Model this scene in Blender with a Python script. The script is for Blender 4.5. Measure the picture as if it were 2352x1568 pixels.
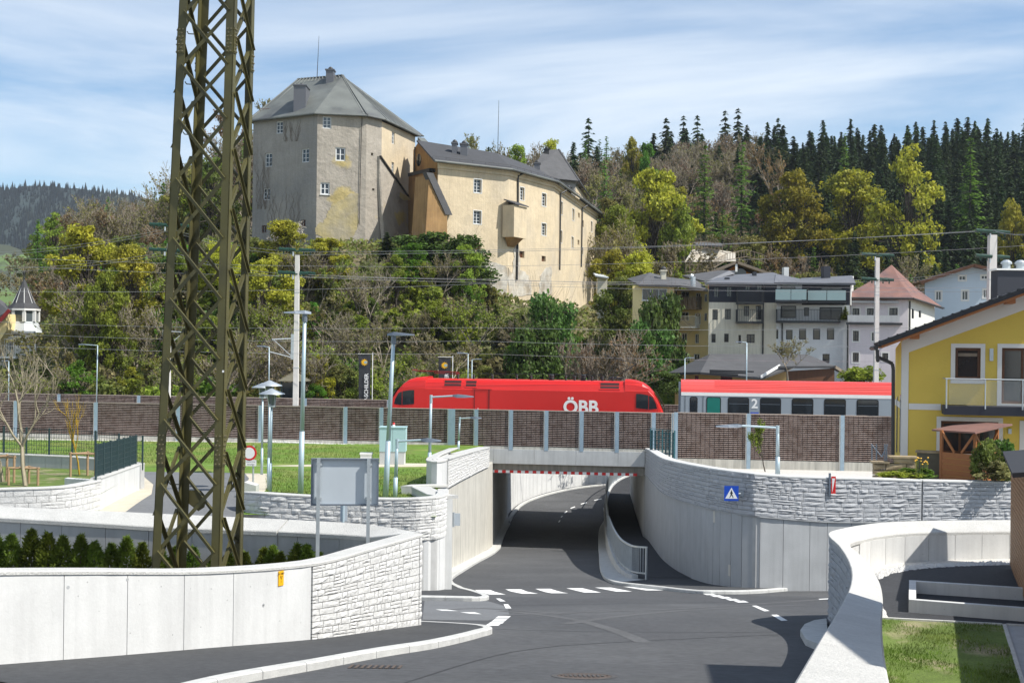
import bpy, math, random
import numpy as np
from mathutils import Vector, Matrix
random.seed(7); rng = np.random.default_rng(7)
S = bpy.context.scene
for o in list(bpy.data.objects): bpy.data.objects.remove(o)
C = S.collection
R = math.radians

# ------------------------------------------------------------------ camera, sky, sun, exposure
F, RHO, HZ, CAMZ = 2900.0, 0.012, 16.0, 12.0       # focal length in 2352-wide pixels, roll, horizon offset, eye height
cd = bpy.data.cameras.new('camera'); cam = bpy.data.objects.new('camera', cd); C.objects.link(cam)
cam.matrix_world = Matrix.Translation((0, 0, CAMZ)) @ Matrix.Rotation(R(90), 4, 'X') @ Matrix.Rotation(RHO, 4, 'Z')
cd.sensor_width = 36; cd.lens = 36 * F / 2352; cd.shift_y = HZ / 2352
cd.clip_start = .1; cd.clip_end = 20000
S.camera = cam
SUN_EL = R(51); SUN_AZ = math.atan2(1.0, -0.36)      # azimuth measured from +Y towards +X
sl = bpy.data.lights.new('sun', 'SUN'); sl.energy = 4.6; sl.angle = R(.53); sl.color = (1, .955, .88)
so = bpy.data.objects.new('sun', sl); C.objects.link(so)
SD = Vector((math.sin(SUN_AZ) * math.cos(SUN_EL), math.cos(SUN_AZ) * math.cos(SUN_EL), math.sin(SUN_EL)))
so.rotation_euler = SD.to_track_quat('Z', 'Y').to_euler(); so.location = (60, -10, 90)
W = bpy.data.worlds.new('World'); S.world = W; W.use_nodes = True
nt = W.node_tree; nt.nodes.clear()
def wn(t, **k):
    n = nt.nodes.new(t)
    for a, b in k.items(): setattr(n, a, b)
    return n
sky = wn('ShaderNodeTexSky', sky_type='NISHITA', sun_disc=False, sun_elevation=SUN_EL, sun_rotation=SUN_AZ, altitude=500, air_density=1.0, dust_density=.2, ozone_density=2.2)
bgn = wn('ShaderNodeBackground'); outw = wn('ShaderNodeOutputWorld')
tcw = wn('ShaderNodeTexCoord'); sepw = wn('ShaderNodeSeparateXYZ')
nt.links.new(tcw.outputs['Generated'], sepw.inputs[0])
def wmath(op, a, b=None):
    n = wn('ShaderNodeMath', operation=op)
    for i, v in enumerate((a, b)):
        if v is None: continue
        if isinstance(v, (int, float)): n.inputs[i].default_value = v
        else: nt.links.new(v, n.inputs[i])
    return n.outputs[0]
# thin high cloud: the view direction projected on a flat layer, so streaks stretch towards the horizon
zz = wmath('ADD', wmath('MAXIMUM', sepw.outputs[2], 0.0), 0.10)
cxx = wmath('DIVIDE', sepw.outputs[0], zz); cyy = wmath('DIVIDE', sepw.outputs[1], zz)
comb = wn('ShaderNodeCombineXYZ'); nt.links.new(cxx, comb.inputs[0]); nt.links.new(cyy, comb.inputs[1])
mpw = wn('ShaderNodeMapping'); mpw.inputs['Rotation'].default_value = (0, 0, R(24)); mpw.inputs['Scale'].default_value = (.8, 1.0, 1)
mpw.inputs['Location'].default_value = (1.4, .35, 0)
nt.links.new(comb.outputs[0], mpw.inputs[0])
n1 = wn('ShaderNodeTexNoise'); n1.inputs['Scale'].default_value = .8; n1.inputs['Detail'].default_value = 9; n1.inputs['Roughness'].default_value = .58; n1.inputs['Distortion'].default_value = .7
n2 = wn('ShaderNodeTexNoise'); n2.inputs['Scale'].default_value = .42; n2.inputs['Detail'].default_value = 3
nt.links.new(mpw.outputs[0], n1.inputs['Vector']); nt.links.new(mpw.outputs[0], n2.inputs['Vector'])
cl = wmath('ADD', wmath('MULTIPLY', n1.outputs[0], .7), wmath('MULTIPLY', n2.outputs[0], .5))
rmp = wn('ShaderNodeMapRange'); rmp.interpolation_type = 'SMOOTHSTEP'
rmp.inputs['From Min'].default_value = .42; rmp.inputs['From Max'].default_value = .80; rmp.inputs['To Min'].default_value = .0; rmp.inputs['To Max'].default_value = .85
nt.links.new(cl, rmp.inputs['Value'])
mixw = wn('ShaderNodeMix', data_type='RGBA'); nt.links.new(rmp.outputs[0], mixw.inputs['Factor'])
hsw = wn('ShaderNodeHueSaturation'); hsw.inputs['Saturation'].default_value = 1.22; hsw.inputs['Hue'].default_value = .498; nt.links.new(sky.outputs[0], hsw.inputs['Color']); nt.links.new(hsw.outputs[0], mixw.inputs[6]); mixw.inputs[7].default_value = (7.3, 7.8, 8.3, 1)
nt.links.new(mixw.outputs[2], bgn.inputs[0]); bgn.inputs[1].default_value = .10
nt.links.new(bgn.outputs[0], outw.inputs[0])
S.view_settings.view_transform = 'Standard'; S.view_settings.look = 'None'; S.view_settings.gamma = 1
S.view_settings.use_curve_mapping = False
S.view_settings.exposure = 0.50
S.render.engine = 'CYCLES'

# ------------------------------------------------------------------ measuring helpers
cr, sr = math.cos(RHO), math.sin(RHO)
def ray(px, py):
    u, v = px - 1176, py - 784
    a, b = u * cr + v * sr, -u * sr + v * cr
    return a / F, -(b - HZ) / F
def P(px, py, Y):
    a, b = ray(px, py); return Vector((a * Y, Y, CAMZ + b * Y))
def PZ(px, py, z):                       # point at height z seen in that direction
    a, b = ray(px, py); Y = (z - CAMZ) / b; return Vector((a * Y, Y, z))
def zroad(Y):
    if Y < 43: return 10.44 - .156 * Y
    if Y < 75: return 3.732 - .1134 * (Y - 43)
    if Y < 88: return .103 - .004 * (Y - 75)
    return .05 + .035 * (Y - 88) + .0009 * (Y - 88) ** 2
def zpath(Y):
    if Y < 49: return zroad(Y) + .12
    if Y < 75: return 3.17 - .0861 * (Y - 49)
    return .93 + .03 * (Y - 75)
def G(px, py, zf=zroad, dz=0.0):
    a, b = ray(px, py); lo, hi = 2.0, 2.0
    while hi < 160 and CAMZ + b * hi > zf(hi) + dz: lo = hi; hi += .5
    for _ in range(30):
        m = (lo + hi) / 2
        if CAMZ + b * m > zf(m) + dz: lo = m
        else: hi = m
    Y = (lo + hi) / 2
    return Vector((a * Y, Y, zf(Y) + dz))
def ztop(p, py, px=None):                # height on the vertical through p that shows at image row py
    x = 1176 + F * p.x / p.y if px is None else px
    for _ in range(3):
        a, b = ray(x, py); x += F * (p.x / p.y - a)
    return CAMZ + b * p.y
def hit(px, py, o, n):                   # ray through a pixel with a plane
    a, b = ray(px, py); d = Vector((a, 1, b)); c = Vector((0, 0, CAMZ))
    t = (o - c).dot(n) / d.dot(n); return c + d * t

# ------------------------------------------------------------------ objects
def tag(o, label=None, cat=None, group=None, kind=None):
    if label: o['label'] = label
    if cat: o['category'] = cat
    if group: o['group'] = group
    if kind: o['kind'] = kind
    return o
def empty(name, loc, label=None, cat=None, group=None, rz=0):
    o = bpy.data.objects.new(name, None); C.objects.link(o); o.location = loc; o.rotation_euler.z = rz; o.empty_display_size = .2
    return tag(o, label, cat, group, 'thing' if cat else None)
WL = {}
def wloc(o):
    v = Vector((0, 0, 0))
    while o is not None: v = v + o.location; o = o.parent
    return v
def link_mesh(name, me, parent=None, loc=(0, 0, 0)):
    o = bpy.data.objects.new(name, me); C.objects.link(o); o.parent = parent; o.location = loc
    return o
class MB:
    def __init__(s): s.v = []; s.f = []; s.m = []
    def add(s, vs, fs, mi=0):
        k = len(s.v); s.v += [tuple(v) for v in vs]; s.f += [tuple(i + k for i in f) for f in fs]; s.m += [mi] * len(fs); return s
    def box(s, x0, x1, y0, y1, z0, z1, mi=0):
        return s.add([(x0, y0, z0), (x1, y0, z0), (x1, y1, z0), (x0, y1, z0), (x0, y0, z1), (x1, y0, z1), (x1, y1, z1), (x0, y1, z1)],
                     [(0, 3, 2, 1), (4, 5, 6, 7), (0, 1, 5, 4), (1, 2, 6, 5), (2, 3, 7, 6), (3, 0, 4, 7)], mi)
    def obox(s, o, a, b, c, mi=0):        # corner and three edge vectors
        o, a, b, c = map(Vector, (o, a, b, c))
        if a.cross(b).dot(c) < 0: a, b = b, a
        return s.add([o, o + a, o + a + b, o + b, o + c, o + a + c, o + a + b + c, o + b + c],
                     [(0, 3, 2, 1), (4, 5, 6, 7), (0, 1, 5, 4), (1, 2, 6, 5), (2, 3, 7, 6), (3, 0, 4, 7)], mi)
    def bar(s, p, q, w, h, up=(0, 0, 1), mi=0):   # rectangular bar centred on p-q
        p, q = Vector(p), Vector(q); d = (q - p).normalized(); up = Vector(up)
        if abs(d.dot(up)) > .98: up = Vector((0, 1, 0))
        a = d.cross(up).normalized(); b = a.cross(d).normalized()
        return s.obox(p - a * w / 2 - b * h / 2, q - p, a * w, b * h, mi)
    def tube(s, p, q, r, r2=None, n=8, caps=True, mi=0):
        p, q = Vector(p), Vector(q); r2 = r if r2 is None else r2
        d = (q - p).normalized(); a = d.orthogonal().normalized(); b = d.cross(a)
        vs = [p + (a * math.cos(2 * math.pi * i / n) + b * math.sin(2 * math.pi * i / n)) * r for i in range(n)]
        vs += [q + (a * math.cos(2 * math.pi * i / n) + b * math.sin(2 * math.pi * i / n)) * r2 for i in range(n)]
        fs = [(i, (i + 1) % n, n + (i + 1) % n, n + i) for i in range(n)]
        if caps: fs += [tuple(range(n - 1, -1, -1)), tuple(range(n, 2 * n))]
        return s.add(vs, fs, mi)
    def path(s, pts, r, n=6, mi=0):
        for p, q in zip(pts, pts[1:]): s.tube(p, q, r, n=n, mi=mi)
        return s
    def lathe(s, c, prof, n=16, mi=0):    # profile of (r, z) round the vertical through c
        c = Vector(c); vs = []; fs = []
        for r, z in prof: vs += [c + Vector((r * math.cos(2 * math.pi * i / n), r * math.sin(2 * math.pi * i / n), z)) for i in range(n)]
        for k in range(len(prof) - 1):
            for i in range(n): fs.append((k * n + i, k * n + (i + 1) % n, (k + 1) * n + (i + 1) % n, (k + 1) * n + i))
        return s.add(vs, fs, mi)
    def prism(s, poly, d, mi=0):          # planar polygon swept by vector d
        poly = [Vector(p) for p in poly]; d = Vector(d); n = len(poly)
        nn = Vector((0, 0, 0))
        for i in range(n): nn += (poly[i] - poly[0]).cross(poly[(i + 1) % n] - poly[0])
        if nn.dot(d) > 0: poly = poly[::-1]
        return s.add(poly + [p + d for p in poly], [tuple(range(n)), tuple(range(2 * n - 1, n - 1, -1))] + [((i + 1) % n, i, n + i, n + (i + 1) % n) for i in range(n)], mi)
    def sweep(s, rows, closed=True, caps=True, mi=0):   # rows of equal-length profiles
        n = len(rows[0]); vs = [p for r in rows for p in r]; fs = []
        m = n if closed else n - 1
        for k in range(len(rows) - 1):
            for i in range(m): fs.append((k * n + i, k * n + (i + 1) % n, (k + 1) * n + (i + 1) % n, (k + 1) * n + i))
        if caps and closed: fs += [tuple(range(n - 1, -1, -1)), tuple(range((len(rows) - 1) * n, len(rows) * n))]
        return s.add(vs, fs, mi)
    def poly(s, pts, mi=0): return s.add(pts, [tuple(range(len(pts)))], mi)
    def build(s, name, mat, parent=None, smooth=False, org=None):
        if parent is not None: org = wloc(parent)
        elif org is None:
            a = np.array(s.v); org = Vector(((a[:, 0].min() + a[:, 0].max()) / 2, (a[:, 1].min() + a[:, 1].max()) / 2, a[:, 2].min()))
        me = bpy.data.meshes.new(name)
        me.from_pydata([tuple(Vector(v) - org) for v in s.v], [], s.f)
        for m in (mat if isinstance(mat, (list, tuple)) else [mat]): me.materials.append(M[m] if isinstance(m, str) else m)
        if any(s.m): me.polygons.foreach_set('material_index', s.m)
        if smooth: me.polygons.foreach_set('use_smooth', [True] * len(me.polygons))
        me.validate(); me.update()
        return link_mesh(name, me, parent, (0, 0, 0) if parent is not None else org)
def copy_tree(o, parent=None, loc=None, rz=None, sc=None):
    c = o.copy(); C.objects.link(c); c.parent = parent
    if loc is not None: c.location = loc
    if rz is not None: c.rotation_euler.z = rz
    if sc is not None: c.scale = (sc,) * 3 if isinstance(sc, (int, float)) else sc
    for ch in list(o.children): copy_tree(ch, c)
    return c

# ------------------------------------------------------------------ materials
M = {}
def mat(name, col, rough=.8, var=.12, scale=3.0, bump=0.0, bscale=40.0, metal=0.0, col2=None, streak=0.0, spots=0.0, spec=.4, stretch=(1, 1, 1), c2pos=(.45, .65), c2scale=None, fine=0.0):
    m = bpy.data.materials.new(name); m.use_nodes = True; t = m.node_tree; N = t.nodes; L = t.links
    b = N['Principled BSDF']; b.inputs['Roughness'].default_value = rough; b.inputs['Metallic'].default_value = metal
    b.inputs['Specular IOR Level'].default_value = spec
    g = N.new('ShaderNodeNewGeometry')
    def noise(sc, det=5, vec=None, st=None, rg=.55):
        n = N.new('ShaderNodeTexNoise'); n.inputs['Scale'].default_value = sc; n.inputs['Detail'].default_value = det; n.inputs['Roughness'].default_value = rg
        mp = N.new('ShaderNodeMapping'); mp.inputs['Scale'].default_value = st or (1, 1, 1); L.new(g.outputs['Position'], mp.inputs[0]); L.new(mp.outputs[0], n.inputs['Vector'])
        return n.outputs['Fac']
    def rng_(v, a, b_, c, d):
        n = N.new('ShaderNodeMapRange'); n.inputs['From Min'].default_value = a; n.inputs['From Max'].default_value = b_; n.inputs['To Min'].default_value = c; n.inputs['To Max'].default_value = d
        L.new(v, n.inputs['Value']); return n.outputs[0]
    def mix(f, a, bb, ty='MIX'):
        n = N.new('ShaderNodeMix'); n.data_type = 'RGBA'; n.blend_type = ty
        for i, v in ((0, f), (6, a), (7, bb)):
            if isinstance(v, (int, float)): n.inputs[i].default_value = v
            elif isinstance(v, tuple): n.inputs[i].default_value = v + (1,) if len(v) == 3 else v
            else: L.new(v, n.inputs[i])
        return n.outputs[2]
    cur = tuple(col)
    if col2: cur = mix(rng_(noise(c2scale or scale * .4, 4, st=stretch), c2pos[0], c2pos[1], 0, 1), cur, tuple(col2))
    if var:
        f = rng_(noise(scale, 6, st=stretch), .25, .75, 1 - var, 1 + var)
        cb = N.new('ShaderNodeCombineColor'); [L.new(f, cb.inputs[i]) for i in range(3)]
        cur = mix(1.0, cur, cb.outputs[0], 'MULTIPLY')
    if fine:
        f = rng_(noise(scale * 14, 3), .2, .8, 1 - fine, 1 + fine)
        cb = N.new('ShaderNodeCombineColor'); [L.new(f, cb.inputs[i]) for i in range(3)]
        cur = mix(1.0, cur, cb.outputs[0], 'MULTIPLY')
    if streak:
        f = rng_(noise(2.2, 5, st=(2.2, 2.2, .12), rg=.65), .42, .75, 1, 1 - streak)
        cb = N.new('ShaderNodeCombineColor'); [L.new(f, cb.inputs[i]) for i in range(3)]
        cur = mix(1.0, cur, cb.outputs[0], 'MULTIPLY')
    if spots:
        vn = N.new('ShaderNodeTexVoronoi'); vn.inputs['Scale'].default_value = 5.5; L.new(g.outputs['Position'], vn.inputs['Vector'])
        f = rng_(vn.outputs['Distance'], .03, .07, 1 - spots, 1)
        cb = N.new('ShaderNodeCombineColor'); [L.new(f, cb.inputs[i]) for i in range(3)]
        cur = mix(1.0, cur, cb.outputs[0], 'MULTIPLY')
    if isinstance(cur, tuple): b.inputs['Base Color'].default_value = cur + (1,)
    else: L.new(cur, b.inputs['Base Color'])
    if bump:
        bn = N.new('ShaderNodeBump'); bn.inputs['Strength'].default_value = min(1, bump); bn.inputs['Distance'].default_value = .02 if bump <= 1 else .02 * bump
        L.new(noise(bscale, 6), bn.inputs['Height']); L.new(bn.outputs[0], b.inputs['Normal'])
    M[name] = m; return m
def leafmat(name, col, col2=None, trans=.45, var=.45, rough=.6):
    m = bpy.data.materials.new(name); m.use_nodes = True; t = m.node_tree; N = t.nodes; L = t.links
    b = N['Principled BSDF']; b.inputs['Roughness'].default_value = rough; b.inputs['Specular IOR Level'].default_value = .25
    g = N.new('ShaderNodeNewGeometry'); oi = N.new('ShaderNodeObjectInfo')
    n = N.new('ShaderNodeTexNoise'); n.inputs['Scale'].default_value = .45; n.inputs['Detail'].default_value = 5; L.new(g.outputs['Position'], n.inputs['Vector'])
    wn_ = N.new('ShaderNodeTexWhiteNoise'); wn_.noise_dimensions = '3D'
    sn = N.new('ShaderNodeVectorMath'); sn.operation = 'SNAP'; sn.inputs[1].default_value = (.35,) * 3
    L.new(g.outputs['Position'], sn.inputs[0]); L.new(sn.outputs[0], wn_.inputs['Vector'])
    mx = N.new('ShaderNodeMix'); mx.data_type = 'RGBA'; mr = N.new('ShaderNodeMapRange'); mr.inputs['From Min'].default_value = .35; mr.inputs['From Max'].default_value = .65
    L.new(n.outputs[0], mr.inputs[0]); L.new(mr.outputs[0], mx.inputs[0]); mx.inputs[6].default_value = tuple(col) + (1,); mx.inputs[7].default_value = tuple(col2 or col) + (1,)
    hs = N.new('ShaderNodeHueSaturation'); L.new(mx.outputs[2], hs.inputs['Color'])
    v1 = N.new('ShaderNodeMapRange'); v1.inputs['To Min'].default_value = 1 - var; v1.inputs['To Max'].default_value = 1 + var; L.new(wn_.outputs['Value'], v1.inputs[0])
    v2 = N.new('ShaderNodeMapRange'); v2.inputs['To Min'].default_value = .8; v2.inputs['To Max'].default_value = 1.2; L.new(oi.outputs['Random'], v2.inputs[0])
    mu = N.new('ShaderNodeMath'); mu.operation = 'MULTIPLY'; L.new(v1.outputs[0], mu.inputs[0]); L.new(v2.outputs[0], mu.inputs[1]); L.new(mu.outputs[0], hs.inputs['Value'])
    h2 = N.new('ShaderNodeMapRange'); h2.inputs['To Min'].default_value = .485; h2.inputs['To Max'].default_value = .515; L.new(oi.outputs['Random'], h2.inputs[0]); L.new(h2.outputs[0], hs.inputs['Hue'])
    L.new(hs.outputs[0], b.inputs['Base Color'])
    if trans:
        tr = N.new('ShaderNodeBsdfTranslucent'); L.new(hs.outputs[0], tr.inputs[0]); ms = N.new('ShaderNodeMixShader'); ms.inputs[0].default_value = trans
        L.new(b.outputs[0], ms.inputs[1]); L.new(tr.outputs[0], ms.inputs[2]); L.new(ms.outputs[0], N['Material Output'].inputs['Surface'])
    M[name] = m; return m
mat('concrete_white', (.61, .612, .60), .85, .08, 1.2, .12, 30, streak=.13, spots=.45, fine=.04)
mat('coping', (.50, .497, .475), .9, .09, 2.2, .8, 45, fine=.16)
mat('concrete_grey', (.40, .41, .415), .85, .10, 1.3, .2, 25, streak=.14, spots=.3)
mat('concrete_mid', (.56, .565, .555), .85, .09, 1.2, .2, 25, streak=.16, spots=.25)
mat('concrete_stain', (.56, .54, .48), .85, .10, 1.5, .2, 25, streak=.42)
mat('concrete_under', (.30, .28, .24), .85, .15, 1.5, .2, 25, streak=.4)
mat('stone_white', (.60, .595, .575), .9, .12, 6, .9, 22, fine=.1)
mat('stone_grey', (.40, .41, .425), .9, .10, 6, .8, 22, fine=.1)
mat('joint', (.42, .42, .41), .95, .1, 4)
mat('asphalt', (.074, .076, .080), .86, .10, .5, .5, 90, col2=(.095, .097, .10), c2scale=.16, fine=.25, spec=.3)
mat('asphalt_dark', (.045, .047, .052), .85, .12, .8, .5, 90, fine=.25, spec=.3)
mat('asphalt_walk', (.060, .062, .065), .88, .12, .7, .5, 90, fine=.25, spec=.3)
mat('asphalt_old', (.15, .155, .16), .9, .1, .6, .4, 80, fine=.15)
mat('kerb', (.50, .50, .48), .85, .14, 4, .4, 40, fine=.12)
mat('apron', (.54, .535, .515), .88, .08, 1.5, .3, 40, streak=.05)
mat('paint_white', (.74, .74, .72), .7, .10, 6, .3, 60, fine=.12)
mat('paint_worn', (.42, .42, .41), .8, .3, 5, .3, 60)
mat('grass', (.115, .20, .022), .9, .25, 1.2, 1.0, 45, col2=(.19, .22, .05), c2scale=.35, fine=.3)
mat('grass_dry', (.105, .155, .028), .9, .3, 1.5, 1.0, 45, col2=(.27, .235, .14), c2scale=1.1, fine=.35, c2pos=(.5, .68))
mat('gravel', (.55, .53, .49), .95, .2, 9, 1.0, 30, fine=.3)
mat('gravel_path', (.52, .47, .37), .95, .12, 2, .8, 30, fine=.25)
mat('soil', (.15, .125, .075), .95, .3, .6, 1, 12, col2=(.07, .09, .025), c2scale=.25, fine=.3)
mat('steel_olive', (.090, .082, .028), .5, .12, 2.5, .15, 30, col2=(.072, .066, .028), spec=.4)
mat('bolt_steel', (.16, .14, .08), .5, .1, 3)
mat('galv', (.50, .54, .56), .42, .12, 4, .1, 30, metal=.55)
mat('galv_blue', (.32, .42, .50), .5, .10, 3, .1, 30, metal=.25)
mat('lamp_pole', (.42, .52, .57), .45, .06, 2, metal=.3)
mat('lamp_head', (.16, .19, .23), .45, .05, 3, metal=.3)
mat('sign_back', (.52, .57, .61), .5, .05, 2, metal=.1)
mat('black_metal', (.022, .025, .028), .45, .1, 3)
mat('fence_green', (.028, .055, .06), .5, .1, 3)
mat('fence_teal', (.03, .12, .14), .45, .1, 3)
mat('barrier', (.40, .315, .28), .9, .16, 1.2, .3, 40, col2=(.26, .185, .155), c2scale=3, fine=.15)
mat('barrier_back', (.03, .022, .02), .95, .1, 1)
mat('glass_dark', (.02, .025, .03), .08, .2, .3, spec=.8)
mat('glass_grey', (.10, .12, .13), .1, .2, .3, spec=.8)
mat('glass_green', (.30, .42, .42), .12, .05, 1, spec=.7)
mat('white_frame', (.78, .78, .76), .5, .03, 3)
mat('wood_dark', (.09, .035, .014), .5, .2, 6, stretch=(1, 1, .2))
mat('wood_orange', (.33, .12, .035), .5, .2, 7, stretch=(3, 3, 12))
mat('wood_clad', (.26, .13, .055), .6, .25, 5, .2, 40, stretch=(.3, .3, 6))
mat('red_loco', (.60, .020, .016), .32, .05, .5, spec=.5)
mat('red_dark', (.20, .012, .012), .45, .08, 1)
mat('coach_grey', (.27, .31, .35), .35, .05, .5)
mat('coach_roof', (.74, .085, .075), .4, .05, .5)
mat('white_paint', (.80, .80, .79), .4, .03, 2)
mat('teal', (.012, .16, .13), .3, .05, 2)
mat('blue_sign', (.012, .07, .45), .4, .03, 3)
mat('red_sign', (.62, .02, .02), .4, .03, 3)
mat('yellow_plate', (.78, .42, .01), .5, .08, 6)
mat('black', (.01, .01, .012), .6, .1, 3)
mat('wire', (.30, .30, .31), .5, 0)
mat('insulator', (.012, .045, .03), .35, .1, 3)
mat('mast_concrete', (.62, .60, .57), .85, .08, 2, .2, 30)
# ------------------------------------------------------------------ wall helpers
def crom(pts, step):
    """Catmull-Rom resampling of tuples along their xy length"""
    out = []; n = len(pts); A = [np.array(p, float) for p in pts]
    for i in range(n - 1):
        p0, p1, p2, p3 = A[max(i - 1, 0)], A[i], A[i + 1], A[min(i + 2, n - 1)]
        k = max(1, int(np.linalg.norm((p2 - p1)[:2]) / step))
        for j in range(k):
            t = j / k
            out.append(.5 * ((2 * p1) + (-p0 + p2) * t + (2 * p0 - 5 * p1 + 4 * p2 - p3) * t * t + (-p0 + 3 * p1 - 3 * p2 + p3) * t ** 3))
    out.append(A[-1]); return out
class Wall:
    """rows of (x, y, *heights); s runs along, face normal = side * (dy, -dx)"""
    def __init__(w, rows, side=1):
        w.r = np.array(rows, float); w.side = side
        d = np.diff(w.r[:, :2], axis=0); w.s = np.concatenate([[0], np.cumsum(np.hypot(d[:, 0], d[:, 1]))]); w.L = w.s[-1]
        t = np.gradient(w.r[:, :2], axis=0); t /= np.linalg.norm(t, axis=1)[:, None]
        w.n = np.stack([t[:, 1], -t[:, 0]], 1) * side
    def row(w, s): return [np.interp(s, w.s, w.r[:, i]) for i in range(w.r.shape[1])]
    def nrm(w, s):
        n = Vector((np.interp(s, w.s, w.n[:, 0]), np.interp(s, w.s, w.n[:, 1]), 0)); return n.normalized()
    def p(w, s, z, off=0.0):
        r = w.row(s); n = w.nrm(s); return Vector((r[0] + n.x * off, r[1] + n.y * off, z))
    def h(w, s, i): return float(np.interp(s, w.s, w.r[:, i]))
    def ss(w, s0, s1, step):
        k = max(1, int(round((s1 - s0) / step))); return [s0 + (s1 - s0) * i / k for i in range(k + 1)]
    def solid(w, mb, s0, s1, zb, zt, f, b, step=.8):
        """body between offsets f (front) and b (back); zb, zt functions of s"""
        mb.sweep([[w.p(s, zb(s), f), w.p(s, zt(s), f), w.p(s, zt(s), b), w.p(s, zb(s), b)] for s in w.ss(s0, s1, step)])
        return mb
def stones(w, parent, s0, s1, zb, zt, nc, mean, mat_, off=0.0, relief=.03, maxn=300, hook=None, jw=.006):
    """courses of rough-faced blocks between zb(s) and zt(s), each block its own part"""
    todo = []
    for c in range(nc):
        s = s0 + (0 if c % 2 else -random.random() * mean * .5)
        while s < s1 - .02:
            L = mean * random.choice((.45, .7, 1, 1.25, 1.6)) * random.uniform(.9, 1.1); e = min(s + L, s1)
            if s1 - e < .12: e = s1
            a = max(s, s0)
            if e - a > .03:
                if random.random() < .3 and L > mean * .6: todo += [(a, e, c, c + .5), (a, e, c + .5, c + 1)]
                else: todo.append((a, e, c, c + 1))
            s = e
    rest = MB(); k = 0
    if len(todo) > maxn:
        todo.sort(key=lambda q: np.hypot(*w.row((q[0] + q[1]) / 2)[:2]) - 6 * (q[1] - q[0]))
    for (a, e, c0, c1) in todo:
        mb = rest if k >= maxn else MB(); k += 1
        nu = 4 if e - a > .3 else 3; nv = 3
        bulge = random.uniform(.3, 1) * relief; g = []
        for j in range(nv + 1):
            for i in range(nu + 1):
                s = a + jw + (e - a - 2 * jw) * i / nu; z0, z1 = zb(s), zt(s); q = c0 + (c1 - c0) * j / nv
                z = z0 + (z1 - z0) * q / nc + (jw if j == 0 else -jw if j == nv else 0)
                edge = i in (0, nu) or j in (0, nv)
                o = off + (.004 if edge else bulge * random.uniform(.35, 1.3))
                if not edge: z += random.uniform(-.012, .012)
                g.append(w.p(s, z, o))
        W1 = nu + 1; fs = [(j * W1 + i, j * W1 + i + 1, (j + 1) * W1 + i + 1, (j + 1) * W1 + i) for j in range(nv) for i in range(nu)]
        ring = [i for i in range(W1)] + [j * W1 + nu for j in range(1, nv + 1)] + [nv * W1 + i for i in range(nu - 1, -1, -1)] + [j * W1 for j in range(nv - 1, 0, -1)]
        n0 = len(g); back = []
        for i in ring:
            ii, jj = i % W1, i // W1; s = a + jw + (e - a - 2 * jw) * ii / nu; z = g[i].z
            back.append(w.p(s, z, off - .03))
        g += back; m = len(ring)
        fs += [(ring[(i + 1) % m], ring[i], n0 + i, n0 + (i + 1) % m) for i in range(m)]
        if w.side < 0: fs = [f[::-1] for f in fs]
        mb.add(g, fs)
        if mb is not rest: mb.build('stone', mat_, parent)
    if rest.v: tag(rest.build('stone', mat_, parent), kind='stuff')
def panels(w, parent, joints, zb, zt, mat_, f=0.0, b=-.05, gap=.012, name='panel', lab=None):
    for a, e in zip(joints, joints[1:]):
        mb = MB(); w.solid(mb, a + gap / 2, e - gap / 2, zb, zt, f, b, .6); mb.build(name, mat_, parent)
def coping(w, parent, s0, s1, zf, zk, f, b, th=.12, mat_='coping', step=.5, pieces=None, name='coping'):
    """top slab from offset f (height zf) to b (height zk) with small chamfers"""
    cut = [s0] + (pieces or []) + [s1]
    for a, e in zip(cut, cut[1:]):
        rows = []; c = .015
        for s in w.ss(a + (.006 if a != s0 else 0), e - (.006 if e != s1 else 0), step):
            dz = zk(s) - zf(s); sg = 1 if f > b else -1; wd = abs(f - b)
            rows.append([w.p(s, zf(s) - th, f), w.p(s, zf(s) - c, f), w.p(s, zf(s) + dz * c / wd, f - sg * c), w.p(s, zk(s) - dz * c / wd, b + sg * c), w.p(s, zk(s) - c, b), w.p(s, zk(s) - th, b)])
        MB().sweep(rows).build(name, mat_, parent)
def S_of(w, px):
    """arc position where the wall line shows at image column px"""
    best = min(range(0, 2001), key=lambda i: abs(1176 + F * w.row(w.L * i / 2000)[0] / w.row(w.L * i / 2000)[1] - px)); return w.L * best / 2000

# ------------------------------------------------------------------ ground sheets
def strip(name, rows, mat_, zf, nx=1, dz=0.0, kind='structure', parent=None):
    """rows of (Y, X0, X1) with height zf(Y)+dz"""
    mb = MB()
    for (Y0, a0, b0), (Y1, a1, b1) in zip(rows, rows[1:]):
        if Y1 - Y0 < 1e-6: continue
        k = max(1, int((Y1 - Y0) / 2.0))
        for j in range(k):
            t, u = j / k, (j + 1) / k; ya, yb = Y0 + (Y1 - Y0) * t, Y0 + (Y1 - Y0) * u
            la, ra, lb, rb = a0 + (a1 - a0) * t, b0 + (b1 - b0) * t, a0 + (a1 - a0) * u, b0 + (b1 - b0) * u
            mb.poly([(la, ya, zf(ya) + dz), (ra, ya, zf(ya) + dz), (rb, yb, zf(yb) + dz), (lb, yb, zf(yb) + dz)])
    o = mb.build(name, mat_, parent); tag(o, kind=kind); return o
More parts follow.
